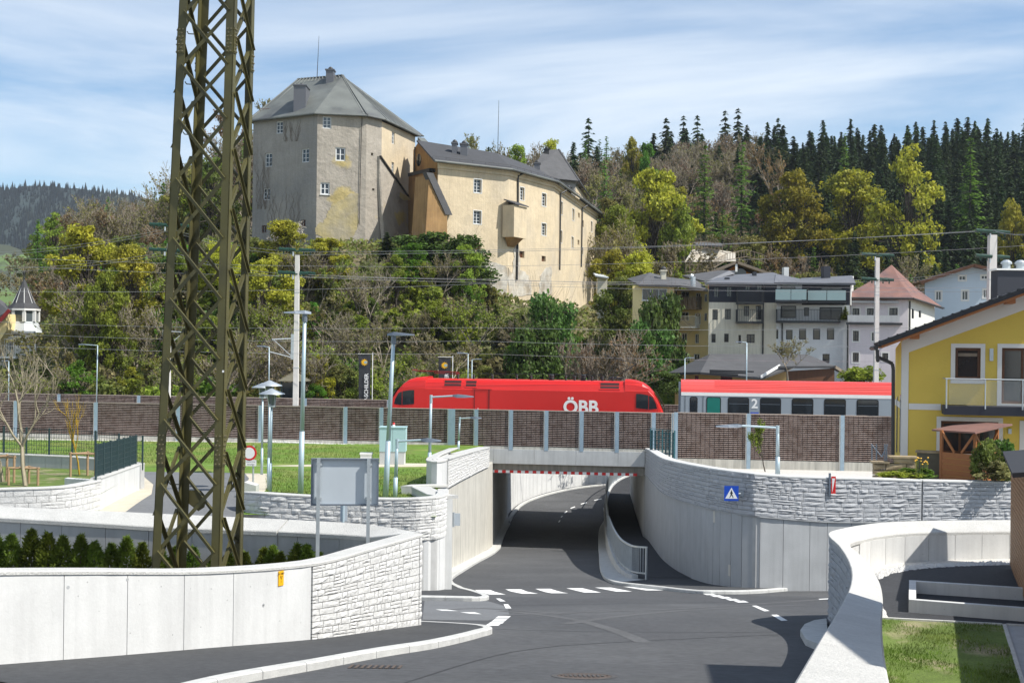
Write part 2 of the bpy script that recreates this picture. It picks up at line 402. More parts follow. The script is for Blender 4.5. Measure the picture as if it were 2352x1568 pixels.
def patch(name, px, mat_, zf=zroad, dz=0.0, kind=None, parent=None, th=0.0, step=1.2):
    """flat area on a graded surface from an image outline or points; ear cut by the mesh tessellator, then draped"""
    import bmesh
    pts = [G(p[0], p[1], zf, dz) if not isinstance(p, Vector) else p for p in px]
    bm = bmesh.new(); vs = [bm.verts.new((p.x, p.y, 0)) for p in pts]; f = bm.faces.new(vs)
    if f.normal.z < 0: f.normal_flip()
    bmesh.ops.triangulate(bm, faces=bm.faces[:])
    y0, y1 = min(p.y for p in pts), max(p.y for p in pts); k = int((y1 - y0) / step)
    for i in range(1, k + 1):
        bmesh.ops.bisect_plane(bm, geom=bm.verts[:] + bm.edges[:] + bm.faces[:], plane_co=(0, y0 + (y1 - y0) * i / (k + 1), 0), plane_no=(0, 1, 0))
    for v in bm.verts: v.co.z = zf(v.co.y) + dz
    if th:
        r = bmesh.ops.extrude_face_region(bm, geom=bm.faces[:])
        for v in [g for g in r['geom'] if isinstance(g, bmesh.types.BMVert)]: v.co.z -= th
        bmesh.ops.recalc_face_normals(bm, faces=bm.faces[:])
    c = sum((Vector((v.co.x, v.co.y, v.co.z)) for v in bm.verts), Vector()) / len(bm.verts)
    org = wloc(parent) if parent is not None else c
    for v in bm.verts: v.co -= org
    for f in bm.faces:
        if not th and f.normal.z < 0: f.normal_flip()
    me = bpy.data.meshes.new(name); bm.to_mesh(me); bm.free(); me.materials.append(M[mat_])
    o = link_mesh(name, me, parent, (0, 0, 0) if parent is not None else org)
    if kind: tag(o, kind=kind)
    return o

# --- key lines read off the photograph
A_base = [(-150, 1538), (0, 1525), (240, 1507), (480, 1487), (722, 1467), (845, 1450.5), (967, 1434)]
A_topy = [1311, 1310, 1309, 1309, 1291, 1259, 1225]
Apts = []
for (x, y), t in zip(A_base, A_topy):
    p = G(x, y, dz=.1); Apts.append((p.x, p.y, p.z, ztop(p, t, x)))
Aw = Wall(crom(Apts, .5))
# right parapet: outer (road side) edge of the coping
Cpx = [(1700, 1760, 2.6), (1752, 1668, 3.9), (1820, 1568, 5.7), (1884, 1464, 9.1), (1926, 1398, 13.3), (1952, 1346, 17.6), (1956, 1311, 20.4), (1946, 1280, 22.6), (1925, 1249, 24.6), (1905, 1231, 25.9), (1905, 1220, 26.9),
       (1930, 1213, 27.8), (1965, 1206, 28.5), (2010, 1200, 29.0), (2067, 1196, 29.35), (2136, 1194, 29.6), (2240, 1193, 29.9), (2420, 1192, 30.3)]
Crow = []
for x, y, Y in Cpx:
    p = P(x, y, Y); Crow.append((p.x, p.y, p.z))
Cw = Wall(crom(Crow, .35), side=-1)          # front = road side
# right retaining wall
Dbase = [(1478, 75.0), (1489, 71.5), (1503, 65), (1521, 58.5), (1548, 53.4), (1585, 49.5), (1631, 46.2), (1677, 44.9), (1732, 44.5), (1785, 44.6), (1895, 44.9), (2010, 45.3), (2119, 45.7), (2330, 46.4), (2480, 47.0)]
Dtop = {1478: 1027, 1489: 1032, 1503: 1041, 1521: 1051, 1548: 1058.5, 1585: 1066, 1631: 1074, 1677: 1080.5, 1732: 1086.5, 1785: 1091, 1895: 1095.5, 2010: 1098, 2119: 1102, 2330: 1106, 2480: 1109}
Dmid = {1478: 1084, 1489: 1097, 1503: 1113, 1521: 1130, 1548: 1143, 1585: 1154.5, 1631: 1166.5, 1677: 1176, 1732: 1184, 1785: 1188.5, 1895: 1197, 2010: 1198, 2119: 1195, 2330: 1194, 2480: 1193}
Dr = []
for x, Y in Dbase:
    p = P(x, 1200, Y); p.z = 0
    Dr.append((p.x, p.y, zpath(Y) - .3 if Y > 49 else zroad(Y) - .1, ztop(p, Dmid[x], x), ztop(p, Dtop[x], x)))
Dw = Wall(crom(Dr, .8))
# left wing wall of the underpass
Er = []
for x, y, m, t in [(1022, 1311, 1121, 1052), (1050, 1298, 1105, 1044), (1085, 1280, 1087, 1034), (1118, 1262, 1071, 1026)]:
    p = G(x, y, dz=.1); Er.append((p.x, p.y, p.z - .3, ztop(p, m, x), ztop(p, t, x)))
Ew = Wall(Er)

def yrail(X): return 75.0 - .131 * X
# ------------------------------------------------------------------ earth: one sheet under everything out to the horizon
def smooth(a, b, t): t = min(1, max(0, (t - a) / (b - a))); return t * t * (3 - 2 * t)
def gauss(x, y, cx, cy, sx, sy): return math.exp(-((x - cx) / sx) ** 2 - ((y - cy) / sy) ** 2)
def zhill(X, Y):
    z = 5.2
    # castle rock: steep front, flat top, falling away to the right along the long wing
    front = 104 + .10 * max(0, X + 20) + (0.45 * max(0, X + 5))
    up = smooth(front, front + 38, Y)
    lat = smooth(-62, -38, X) * (1 - smooth(4, 30, X))
    z += up * lat * (17.6 - 6.5 * smooth(-13, 3, X))
    # wooded slope behind the town on the right
    z += smooth(172, 345, Y) * (46 + .05 * max(0, X)) * smooth(-25, 45, X)
    # lower hill behind the castle on the left
    z += smooth(150, 240, Y) * 23 * (1 - smooth(-25, 45, X)) * smooth(-120, -66, X)
    z += math.sin(X * .21 + Y * .13) * .35 + math.sin(X * .09 - Y * .17) * .5 * smooth(100, 130, Y)
    return z
mb = MB(); xs = np.arange(-190, 261, 4.5); ys = np.concatenate([[96.5], np.arange(99, 400, 4.0)])
nx = len(xs)
mb.add([(x, y, zhill(x, y)) for y in ys for x in xs], [(j * nx + i, j * nx + i + 1, (j + 1) * nx + i + 1, (j + 1) * nx + i) for j in range(len(ys) - 1) for i in range(nx - 1) if not (-4 < xs[i] < 34 and ys[j] < min(122, 106 + .6 * (xs[i] + 4)))])
tag(mb.build('hillside', 'soil', smooth=True), kind='structure')
mb = MB().poly([(-2500, 395, -6), (3000, 395, -6), (3000, 9000, -6), (-2500, 9000, -6)]); tag(mb.build('valley_floor', 'grass_dry'), kind='structure')
# flat side terrain
def zleft(Y): return 6.62 - .42 * smooth(41, 60, Y) if Y < 60 else 6.2
mb = MB()
lay = [(40.2, -75, -2.35), (41.5, -75, -2.35), (46, -75, -2.45), (52, -75, -2.95), (56, -75, -2.75), (62, -75, -2.35), (70, -75, -1.85), (75.4, -75, -1.6)]
for (Y0, a0, b0), (Y1, a1, b1) in zip(lay, lay[1:]):
    mb.poly([(a0, Y0, zleft(Y0)), (b0, Y0, zleft(Y0)), (b1, Y1, zleft(Y1)), (a1, Y1, zleft(Y1))])
tag(mb.build('lawn', 'grass'), kind='structure')
mb = MB().poly([(-75, 75.3, 6.19), (-1.6, 75.3, 6.19), (-1.6, 97, 5.15), (-75, 97, 5.15)]); tag(mb.build('railway_bed', 'gravel'), kind='structure')
# right side behind the big wall: gravel bed and garden
Dx = lambda Y: float(np.interp(-Y, [-r[1] for r in Dr[:8]][0:8], [r[0] for r in Dr[:8]]))
mb = MB(); lay = [(48.2, 8.5, 90, 7.0), (50, 8.4, 90, 6.75), (60, 8.0, 90, 6.0), (70, 7.8, 90, 5.3), (76, 7.8, 90, 5.1), (91.5, 7.8, 90, 5.15)]
fr = [Vector((Dw.p(s, 7.0, -.3).x, Dw.p(s, 0, -.3).y, 7.15)) for s in np.linspace(S_of(Dw, 1600), Dw.L, 24)]
mb.poly(fr + [Vector((90, 47.3, 7.1)), Vector((90, 48.2, 7.0)), Vector((Dx(48.2) + .3, 48.2, 7.0))])
for (Y0, a0, b0, z0), (Y1, a1, b1, z1) in zip(lay, lay[1:]):
    mb.poly([(Dx(Y0) + .3, Y0, z0), (b0, Y0, z0), (b1, Y1, z1), (Dx(Y1) + .3, Y1, z1)])
tag(mb.build('gravel_bed', 'gravel'), kind='structure')
# ------------------------------------------------------------------ road
Aend = Apts[-1]; tipC = Crow[9]
def XA(Y): return float(np.interp(Y, [p[1] for p in Apts], [p[0] for p in Apts])) - .1
def XC(Y): return float(np.interp(Y, [r[1] for r in Crow[:10]], [r[0] for r in Crow[:10]])) + .2
rows = [(Y, XA(max(Y, Apts[0][1])), XC(Y)) for Y in (2.6, 6, 9, 12, 15, 18, 20, 21.5, Aend[1] - .1)]
rows += [(Aend[1] - .1, -45, XC(Aend[1] - .1)), (25.9, -45, XC(25.9)), (25.9, -45, 45), (39.9, -45, 45)]
e0 = Er[0]
rows += [(39.9, -2.9, 45), (43, -2.9, 45), (45.4, -2.9, 45)]
def XD(Y): return float(np.interp(-Y, [-r[1] for r in Dr[:8]], [r[0] for r in Dr[:8]])) + .15
def XE(Y): return float(np.interp(Y, [r[1] for r in Er], [r[0] for r in Er])) - .15
rows += [(45.4, -2.9, XD(45.4)), (49, -2.9, XD(49)), (53.3, XE(53.3), XD(53.3)), (60, XE(60), XD(60)), (68, XE(68), XD(68)), (75, XE(75), XD(75)), (80, -1.3, 8.2), (88, -.6, 8.7), (92, -.4, 8.9), (96, -.4, 30), (125, -2, 60)]
strip('road', rows, 'asphalt', zroad)
# pedestrian path beside the right wall, higher than the road inside the underpass
railpx = [(1487, 48.0), (1470, 48.3), (1452, 49.2), (1436, 51.2), (1423, 54.2), (1411, 60.0), (1404, 66), (1399.5, 71.5), (1394.5, 78), (1391, 85), (1393, 91), (1404, 96.5), (1424, 100.5), (1450, 103.5)]
railpts = [(P(x, 1200, Y).x, Y) for x, Y in railpx]
rl = crom([(x, y) for x, y in railpts], 1.0)
mb = MB()
for (x0, y0), (x1, y1) in zip(rl, rl[1:]):
    r0, r1 = (XD(y0), XD(y1)) if y1 < 75 else (max(7.8 + .047 * (y0 - 75), x0 + 1.8) + .1, max(7.8 + .047 * (y1 - 75), x1 + 1.8) + .1)
    if y0 < 49: continue
    mb.poly([(x0, y0, zpath(y0)), (r0, y0, zpath(y0)), (r1, y1, zpath(y1)), (x1, y1, zpath(y1))])
tag(mb.build('footpath', 'asphalt_dark'), kind='structure')

# ------------------------------------------------------------------ kerbs and pavements
def kerb(name, pts, wid=.16, hgt=.11, L=1.0, matn='kerb', dz=0.0, side=1):
    """row of kerbstones along ground points (Vector), each a part"""
    rows = crom([(p.x, p.y) for p in pts], .25); w = Wall([(r[0], r[1]) for r in rows], side)
    org = pts[0]; root = empty(name, org); tag(root, kind='structure')
    n = max(1, int(w.L / L)); js = [w.L * i / n for i in range(n + 1)]
    for a, e in zip(js, js[1:]):
        mb = MB(); g = .006; rr = []
        for s in w.ss(a + g, e - g, .25):
            f, b = w.p(s, 0, 0), w.p(s, 0, -wid)
            zf, zk = zroad(f.y) + dz, zroad(f.y) + dz
            rr.append([Vector((f.x, f.y, zf - .06)), Vector((f.x, f.y, zf + hgt - .02)), w.p(s, zf + hgt, -.02), Vector((b.x, b.y, zk + hgt)), Vector((b.x, b.y, zk - .06))])
        mb.sweep(rr); mb.build('kerbstone', matn, root)
    return w
k1 = [(300, 1612), (511, 1557), (728, 1518.5), (885, 1490.5), (994, 1474), (1070, 1458), (1112, 1447), (1130, 1442.5), (1127, 1437.5), (1100, 1433), (1022, 1428), (930, 1424)]
k1p = [G(*p, dz=.1) for p in k1]
kerb('kerb', [Vector((p.x, p.y, p.z)) for p in k1p], side=1)
patch('pavement', [Vector((p.x - .1, p.y + .02, 0)) for p in k1p[:8]] + [Vector((p.x - .1, p.y + .0, 0)) for p in k1p[8:]] + [Vector((Aend[0], Aend[1] + .1, 0))] + [Vector((p[0] - .05, p[1] + .03, 0)) for p in reversed(Apts)], 'asphalt_walk', dz=.1, kind='structure')
# far corner on the left: pavement in front of the column and light apron along the wing wall
k2 = [(940, 1369.5), (1022, 1371), (1095, 1372), (1121, 1369), (1118, 1364), (1090, 1355), (1060, 1346), (1044, 1338), (1038, 1328), (1046, 1319), (1062, 1309), (1097, 1288), (1136, 1267), (1158, 1228), (1172, 1200)]
k2p = [G(*p, dz=.1) for p in k2]
kerb('kerb', k2p, side=1, wid=.2)
patch('pavement', [p - Vector((.12, -.05, 0)) for p in k2p[:8]] + [Vector((-2.2, 45.4, 0)), Vector((-2.55, 40.0, 0)), Vector((-3.3, 40.0, 0))], 'asphalt_walk', dz=.1, kind='structure')
patch('apron', [p - Vector((.12, -.02, 0)) for p in k2p[7:]] + [Vector((-.15, 92, 0)), Vector((Er[3][0] + .02, Er[3][1], 0)), Vector((Er[0][0] + .02, Er[0][1], 0)), Vector((-2.75, 46, 0))], 'apron', dz=.1, kind='structure')
# kerb round the nose of the railing and along the right hand pavement
k3 = [(1386, 1165), (1388, 1190), (1377, 1212), (1374, 1240), (1375.5, 1270), (1377, 1298), (1382, 1315), (1389, 1325), (1402, 1332), (1420, 1337), (1473, 1343), (1521, 1348), (1565, 1353), (1631, 1357), (1732, 1356), (1812, 1350), (1895, 1344.5), (2020, 1341)]
k3p = [G(*p, dz=.1) for p in k3]
kerb('kerb', k3p, side=-1 if False else 1, wid=.18)
back = [Vector((Dw.p(s, 0, .0).x, Dw.p(s, 0, .0).y, 0)) for s in np.linspace(S_of(Dw, 1600), S_of(Dw, 2020), 14)]
patch('pavement', [p + Vector((.0, .1, 0)) for p in k3p[9:]] + [b for b in reversed(back)] + [Vector((XD(50.2), 50.2, 0)), Vector((railpts[2][0], 49.4, 0)), Vector((railpts[0][0], 48.2, 0))], 'asphalt_walk', dz=.108, kind='structure')
low = [Vector((x, y, 0)) for x, y in rl if y < 92]
patch('kerb_island', [p + Vector((.12, 0, 0)) for p in k3p[:10]] + [Vector((railpts[0][0] - .05, 47.9, 0))] + low, 'kerb', dz=.1, kind='structure')
# far pavement and white kerb beyond the bridge on the left
k4 = [(1172, 1196), (1183, 1176), (1205, 1155), (1245, 1138), (1300, 1124), (1350, 1116), (1400, 1111), (1450, 1107)]
k4p = [G(*p, dz=.1) for p in k4]
kerb('kerb', k4p, side=1, wid=.25)

# ------------------------------------------------------------------ road markings
stripes = [[(180, 997), (275, 997), (370, 1025), (270, 1025)], [(368, 993), (465, 993), (570, 1020), (470, 1020)], [(552, 990), (645, 990), (755, 1017), (650, 1017)],
           [(742, 986), (840, 986), (955, 1013), (850, 1013)], [(915, 982), (1015, 982), (1145, 1007), (1045, 1007)], [(1090, 977), (1195, 977), (1335, 1000), (1230, 1000)]]
c3 = lambda q: [((1200 + x / 2.273) / 1.17347, (1150 + y / 2.273) / 1.17347) for x, y in q]
c4 = lambda q: [((1700 + x / 2.613) / 1.17347, (1100 + y / 2.613) / 1.17347) for x, y in q]
zm = empty('road_markings', G(1300, 1360)); tag(zm, kind='structure')
for q in stripes: patch('crossing_stripe', c3(q), 'paint_white', dz=.005, parent=zm)
for q in [[(310, 1049), (335, 1049), (370, 1067), (335, 1067)], [(357, 1084), (385, 1084), (405, 1110), (370, 1110)], [(90, 1133), (180, 1133), (222, 1145), (150, 1142)], [(-60, 1116), (10, 1117), (78, 1126), (-20, 1124)]]:
    patch('lane_dash', c3(q), 'paint_white', dz=.005, parent=zm)
for q in [[(325, 1157), (402, 1157), (385, 1171), (305, 1171)], [(305, 1174), (382, 1174), (365, 1188), (285, 1188)], [(285, 1190), (362, 1190), (350, 1203), (262, 1203)], [(260, 1205), (340, 1205), (325, 1216), (243, 1216)]]:
    patch('yield_bar', c3(q), 'paint_white', dz=.005, parent=zm)
for q in [[(450, 1293), (520, 1292), (552, 1302), (480, 1303)], [(503, 1303), (572, 1302), (604, 1312), (535, 1313)], [(556, 1315), (625, 1314), (660, 1324), (590, 1326)], [(610, 1327), (682, 1325), (715, 1336), (645, 1338)], [(665, 1341), (735, 1339), (772, 1350), (700, 1352)], [(722, 1354), (795, 1352), (832, 1364), (758, 1366)]]:
    patch('yield_bar', c4(q), 'paint_white', dz=.005, parent=zm)
for q in [[(852, 1388), (885, 1387), (978, 1424), (940, 1427)], [(988, 1452), (1030, 1450), (1105, 1492), (1060, 1494)]]:
    patch('lane_dash', c4(q), 'paint_white', dz=.005, parent=zm)
for q in [[(1320, 1340), (1400, 1336), (1400, 1342), (1330, 1345)]]: patch('lane_dash', c4(q), 'paint_white', dz=.005, parent=zm)
for q in [[(910, 447), (955, 437), (960, 441), (915, 451)], [(828, 470), (865, 460), (870, 464), (833, 474)], [(765, 496), (792, 486), (797, 490), (770, 500)], [(727, 525), (744, 513), (749, 515), (734, 528)], [(706, 551), (716, 543), (721, 545), (712, 553)], [(691, 583), (700, 571), (706, 571), (698, 583)]]:
    patch('lane_dash', c3(q), 'paint_white', dz=.005, parent=zm)
# tyre-worn patches and joints where the branch meets
patch('worn_patch', [(975, 1378), (1118, 1379), (1165, 1392), (1170, 1412), (1120, 1424), (970, 1422)], 'asphalt_old', dz=.0025, parent=zm)

mat('asphalt_track', (.098, .099, .101), .88, .12, .8, .5, 90, fine=.25)
mat('asphalt_seam', (.034, .035, .038), .85, .1, 2)
def ribbon(name, px, w_, matn, dz):
    pts = crom([tuple(G(*p))[:2] for p in px], .8); w = Wall(pts); mb = MB()
    for a, e in zip(w.ss(0, w.L, .8), w.ss(0, w.L, .8)[1:]):
        q = [w.p(a, 0, -w_ / 2), w.p(e, 0, -w_ / 2), w.p(e, 0, w_ / 2), w.p(a, 0, w_ / 2)]
        for v in q: v.z = zroad(v.y) + dz
        if (q[1] - q[0]).cross(q[2] - q[0]).z < 0: q = q[::-1]
        mb.poly(q)
    mb.build(name, matn, zm)
for k, pts in enumerate([[(1150, 1402), (1250, 1412), (1330, 1424), (1420, 1450), (1480, 1475)], [(1300, 1432), (1420, 1415), (1560, 1402), (1700, 1394), (1850, 1388)], [(1160, 1412), (1300, 1406), (1500, 1400), (1680, 1390), (1890, 1376)], [(1010, 1400), (1100, 1396), (1200, 1402), (1300, 1410)]]):
    ribbon('tyre_track', pts, .28, 'asphalt_track', .0035 + k * .0004)
for pts in ([(905, 1480 + 95), (1200, 1492), (1500, 1470), (1830, 1455)], [(1135, 1444), (1300, 1449), (1600, 1452), (1800, 1450)], [(1148, 1390), (1400, 1386), (1700, 1381), (1890, 1372)]):
    ribbon('paving_seam', pts, .035, 'asphalt_seam', .003)

# manhole and gullies
mc = G(1342, 1552); r0 = .36
root = empty('manhole_cover', mc, 'round cast iron manhole cover in the foreground asphalt', 'manhole cover')
def disc(mb, c, r, n, dz, r2=0.0):
    for i in range(n):
        a, b = 2 * math.pi * i / n, 2 * math.pi * (i + 1) / n
        q = [Vector((c.x + r * math.cos(a), c.y + r * math.sin(a), 0)), Vector((c.x + r * math.cos(b), c.y + r * math.sin(b), 0)), Vector((c.x + r2 * math.cos(b), c.y + r2 * math.sin(b), 0)), Vector((c.x + r2 * math.cos(a), c.y + r2 * math.sin(a), 0))]
        for v in q: v.z = zroad(v.y) + dz
        if r2 == 0: q = q[:3]
        mb.poly(q)
mat('iron', (.10, .095, .09), .6, .2, 8, .5, 30, metal=.4)
mat('rust_iron', (.095, .072, .058), .75, .25, 8, .5, 30)
mb = MB(); disc(mb, mc, .40, 32, .004, .33); mb.build('frame', 'iron', root)
mb = MB(); disc(mb, mc, .325, 32, .003); mb.build('lid', 'rust_iron', root)
for i in range(-5, 6):
    x = i * .055; h = math.sqrt(max(.0, .27 ** 2 - x * x)) * .55
    mb = MB()
    for (ya, yb) in ((-h, h),):
        q = [Vector((mc.x + x - .014, mc.y + ya, 0)), Vector((mc.x + x + .014, mc.y + ya, 0)), Vector((mc.x + x + .014, mc.y + yb, 0)), Vector((mc.x + x - .014, mc.y + yb, 0))]
        for v in q: v.z = zroad(v.y) + .006
        mb.prism(q, (0, 0, .006))
    mb.build('rib', 'iron', root)
for (px, py, w_, d_, lab) in [(862, 1531, .62, .42, 'rusty rectangular gully grate against the kerb'), (1462, 1182, 0, 0, '')]:
    if not w_: continue
    g0 = G(px, py); root = empty('gully_grate', g0, lab, 'drain grate')
    for i in range(9):
        mb = MB(); x = g0.x - w_ / 2 + w_ * i / 8
        q = [Vector((x - .018, g0.y - d_ / 2, 0)), Vector((x + .018, g0.y - d_ / 2, 0)), Vector((x + .018, g0.y + d_ / 2, 0)), Vector((x - .018, g0.y + d_ / 2, 0))]
        for v in q: v.z = zroad(v.y) + .004
        mb.prism(q, (0, 0, .006)); mb.build('bar', 'rust_iron', root)
    q = [Vector((g0.x - w_ / 2, g0.y - d_ / 2, 0)), Vector((g0.x + w_ / 2, g0.y - d_ / 2, 0)), Vector((g0.x + w_ / 2, g0.y + d_ / 2, 0)), Vector((g0.x - w_ / 2, g0.y + d_ / 2, 0))]
    for v in q: v.z = zroad(v.y) + .003
    MB().poly(q).build('pit', 'black', root)
# ------------------------------------------------------------------ parapet wall on the left: smooth white part, rough stone part
sA = S_of(Aw, 722)
root = empty('parapet_wall', (Apts[1][0], Apts[1][1], Apts[1][2]), 'smooth white concrete parapet wall along the left pavement, continuing in rough blockwork', 'wall')
zb = lambda s: Aw.h(s, 2) - .15
zt = lambda s: Aw.h(s, 3)
mb = MB(); Aw.solid(mb, 0, Aw.L, zb, lambda s: zt(s) - .06, -.03, -.30, .5); mb.build('core', 'joint', root)
jp = [S_of(Aw, x) for x in (0, 154, 300, 430, 543)]
panels(Aw, root, [0] + jp + [sA - .004], zb, lambda s: zt(s) - .03, 'concrete_white', 0, -.03, .010)
coping(Aw, root, 0, Aw.L, lambda s: zt(s), lambda s: zt(s) + .0, .015, -.33, .05, 'coping', .4)
stones(Aw, root, sA + .02, Aw.L - .12, lambda s: Aw.h(s, 2) - .02, lambda s: zt(s) - .055, 12, .30, 'stone_white', 0.0, .02)
stones(Aw, root, Aw.L - .105, Aw.L, lambda s: Aw.h(s, 2) - .02, lambda s: zt(s) - .055, 12, .2, 'stone_white', 0.0, .03)
# formwork plugs
for (x, y) in [(10, 1365), (163, 1348), (299, 1330), (424, 1312.5), (612, 1388), (612, 1390)]:
    s = S_of(Aw, x); c = Aw.p(s, 0); z = ztop(c, y, x); n = Aw.nrm(s)
    MB().tube(Aw.p(s, z, -.01), Aw.p(s, z, .002), .022, n=12).build('plug', 'concrete_grey', root)
# pylon yard ground
yard = [Vector((p[0], p[1], 0)) for p in Apts]
mat('yard', (.16, .14, .10), .95, .25, 2, .8, 25, fine=.3)
Bpx = [(962, 1223, 25.25), (900, 1211, 26.0), (840, 1202.5, 26.55), (700, 1194, 27.2), (570, 1187.5, 27.6), (400, 1180, 28.0), (229, 1172, 28.3), (0, 1162.5, 28.8), (-160, 1156, 29.2)]
Bin = {962: 1228, 900: 1236, 840: 1230, 700: 1222, 570: 1217, 400: 1211, 229: 1200, 0: 1187, -160: 1178}
Br = []
for x, y, Y in reversed(Bpx):
    p = P(x, y, Y); q = P(x, Bin[x], Y - .45); Br.append((p.x, p.y, 6.3, p.z, q.z))
Bw = Wall(crom(Br, .5))
mb = MB().poly([Vector((p[0] - .02, p[1] + .2, 6.75)) for p in Apts] + [Vector((r[0], r[1], 6.75)) for r in reversed(Br)]); tag(mb.build('yard', 'yard'), kind='structure')
root = empty('yard_wall', (Br[0][0], Br[0][1], 6.3), 'grey concrete yard wall with broad light sloping coping behind the hedge', 'wall')
jb = [S_of(Bw, x) for x in (77, 171, 269, 367, 467, 571)]
sj = S_of(Bw, 664)
mb = MB(); Bw.solid(mb, 0, Bw.L, lambda s: 4.2, lambda s: Bw.h(s, 4) - .10, -.02, .40, .6); mb.build('core', 'joint', root)
panels(Bw, root, [0] + jb + [sj], lambda s: 4.2, lambda s: Bw.h(s, 4) - .085, 'concrete_grey', .43, .40, .012)
panels(Bw, root, [sj + .05] + [S_of(Bw, x) for x in (712, 760, 812, 880)] + [Bw.L], lambda s: 4.2, lambda s: Bw.h(s, 4) - .085, 'concrete_grey', .43, .40, .012)
coping(Bw, root, 0, sj, lambda s: Bw.h(s, 4), lambda s: Bw.h(s, 3), .46, -.03, .09, 'coping', .5)
coping(Bw, root, sj + .04, Bw.L, lambda s: Bw.h(s, 4), lambda s: Bw.h(s, 3), .46, -.03, .09, 'coping', .5)

# ------------------------------------------------------------------ stone faced retaining wall across the side road, with its turned-back end
W2px = [(546, 1150, 1128.5, 41.8), (562, 1150, 1129, 40.9), (600, 1150, 1131.5, 40.3), (712, 1150, 1138, 40.1), (873, 1150, 1144.5, 40.0), (960, 1150, 1144, 40.0), (1000, 1150, 1141, 40.3), (1022, 1150, 1136.5, 41.2), (1029, 1150, 1128, 42.6), (1028, 1150, 1122, 44.2)]
W2r = []
for x, y, t, Y in W2px:
    p = P(x, y, Y); W2r.append((p.x, p.y, zroad(40) - .1, ztop(p, 1239 if x > 900 else 1239, x), ztop(p, t, x)))
W2 = Wall(crom(W2r, .35))
root = empty('retaining_wall', (W2r[4][0], W2r[4][1], 4.0), 'light stone-faced retaining wall below the lawn, curving round to a smooth concrete column', 'wall')
zb = lambda s: zroad(40) - .1
mid = lambda s: W2.h(s, 4) - 1.36
zt = lambda s: W2.h(s, 4)
mb = MB(); W2.solid(mb, 0, W2.L, zb, lambda s: zt(s) - .07, -.03, -.32, .35); mb.build('core', 'joint', root)
coping(W2, root, 0, W2.L, zt, zt, .02, -.36, .06, 'coping', .3)
stones(W2, root, 0, W2.L, mid, lambda s: zt(s) - .065, 7, .46, 'stone_white', 0, .035)
panels(W2, root, [W2.L - 7.3, W2.L - 5.3, W2.L - 3.6, W2.L - 2.2, W2.L - .02], zb, lambda s: mid(s) - .02, 'concrete_white', -.01, -.03, .014)
# angular low wall behind, returning to the lawn
root = empty('return_wall', P(975, 1135, 44), 'short angled concrete wall with sloping coping beside the underpass', 'wall')
rr = [(1027, 1122, 46.5), (1000, 1111.5, 48.5), (965, 1110, 49.5)]
Rw = Wall([(P(x, y, Y).x, P(x, y, Y).y, P(x, y, Y).z) for x, y, Y in [(946, 1116, 47.2), (975, 1112, 49.8), (1027, 1112.5, 50.6)]])
mb = MB(); Rw.solid(mb, 0, Rw.L, lambda s: 4.0, lambda s: Rw.h(s, 2) - .1, 0, -.4); mb.build('body', 'concrete_mid', root)
coping(Rw, root, 0, Rw.L, lambda s: Rw.h(s, 2), lambda s: Rw.h(s, 2), .03, -.43, .1, 'coping', 2)
R2 = Wall([(P(x, y, Y).x, P(x, y, Y).y, P(x, y, Y).z) for x, y, Y in [(946, 1117, 47.0), (992, 1139, 42.2), (1012, 1139.5, 41.4)]])
mb = MB(); R2.solid(mb, 0, R2.L, lambda s: 4.0, lambda s: R2.h(s, 2) - .1, 0, -.42); mb.build('body', 'concrete_mid', root)
coping(R2, root, 0, R2.L, lambda s: R2.h(s, 2), lambda s: R2.h(s, 2) + .02, .02, -.62, .1, 'coping', 2)

# ------------------------------------------------------------------ underpass: left wing wall
root = empty('wing_wall', (Er[0][0], Er[0][1], Er[0][2]), 'sunlit left wing wall of the underpass, board-marked concrete topped by pale stone courses', 'wall')
zb = lambda s: Ew.h(s, 2); mid = lambda s: Ew.h(s, 3); zt = lambda s: Ew.h(s, 4)
mb = MB(); Ew.solid(mb, 0, Ew.L, zb, mid, -.03, -.6, 1); mb.build('core', 'joint', root)
nb = 26
panels(Ew, root, [Ew.L * i / nb for i in range(nb + 1)], zb, lambda s: mid(s) - .02, 'concrete_stain', 0, -.03, .006, 'board_panel')
mb = MB(); Ew.solid(mb, 0, Ew.L, mid, lambda s: zt(s) - .06, .05, -.5, 1); mb.build('upper_core', 'joint', root)
stones(Ew, root, 0, Ew.L, mid, lambda s: zt(s) - .06, 9, 1.5, 'stone_white', .08, .03)
coping(Ew, root, 0, Ew.L, zt, zt, .12, -.55, .06, 'coping', 1)
# rounded end of the stone course turning back to the lawn
p0 = Ew.p(0, 0, .0)
arc = [(p0.x + .03, p0.y - .02), (p0.x - .06, p0.y - .75), (p0.x - .32, p0.y - 1.2), (p0.x - .62, p0.y - 1.1), (p0.x - .80, p0.y - .3), (p0.x - .72, p0.y + 1.6), (p0.x - .45, p0.y + 3.6), (p0.x - .15, p0.y + 5.5)]
ne = Wall(crom([(x, y) for x, y in arc], .25), side=-1)
mb = MB(); ne.solid(mb, 0, ne.L, lambda s: 4.0, lambda s: Ew.h(0, 4) - .07, 0, -.06, .25); mb.build('rounded_end', 'concrete_white', root)
coping(ne, root, 0, ne.L, lambda s: Ew.h(0, 4) - .02, lambda s: Ew.h(0, 4) + .03, .03, -.42, .06, 'coping', .25)
mb = MB().poly([Vector((p[0], p[1], Ew.h(0, 4) - .08)) for p in arc]); mb.build('top_fill', 'coping', root)

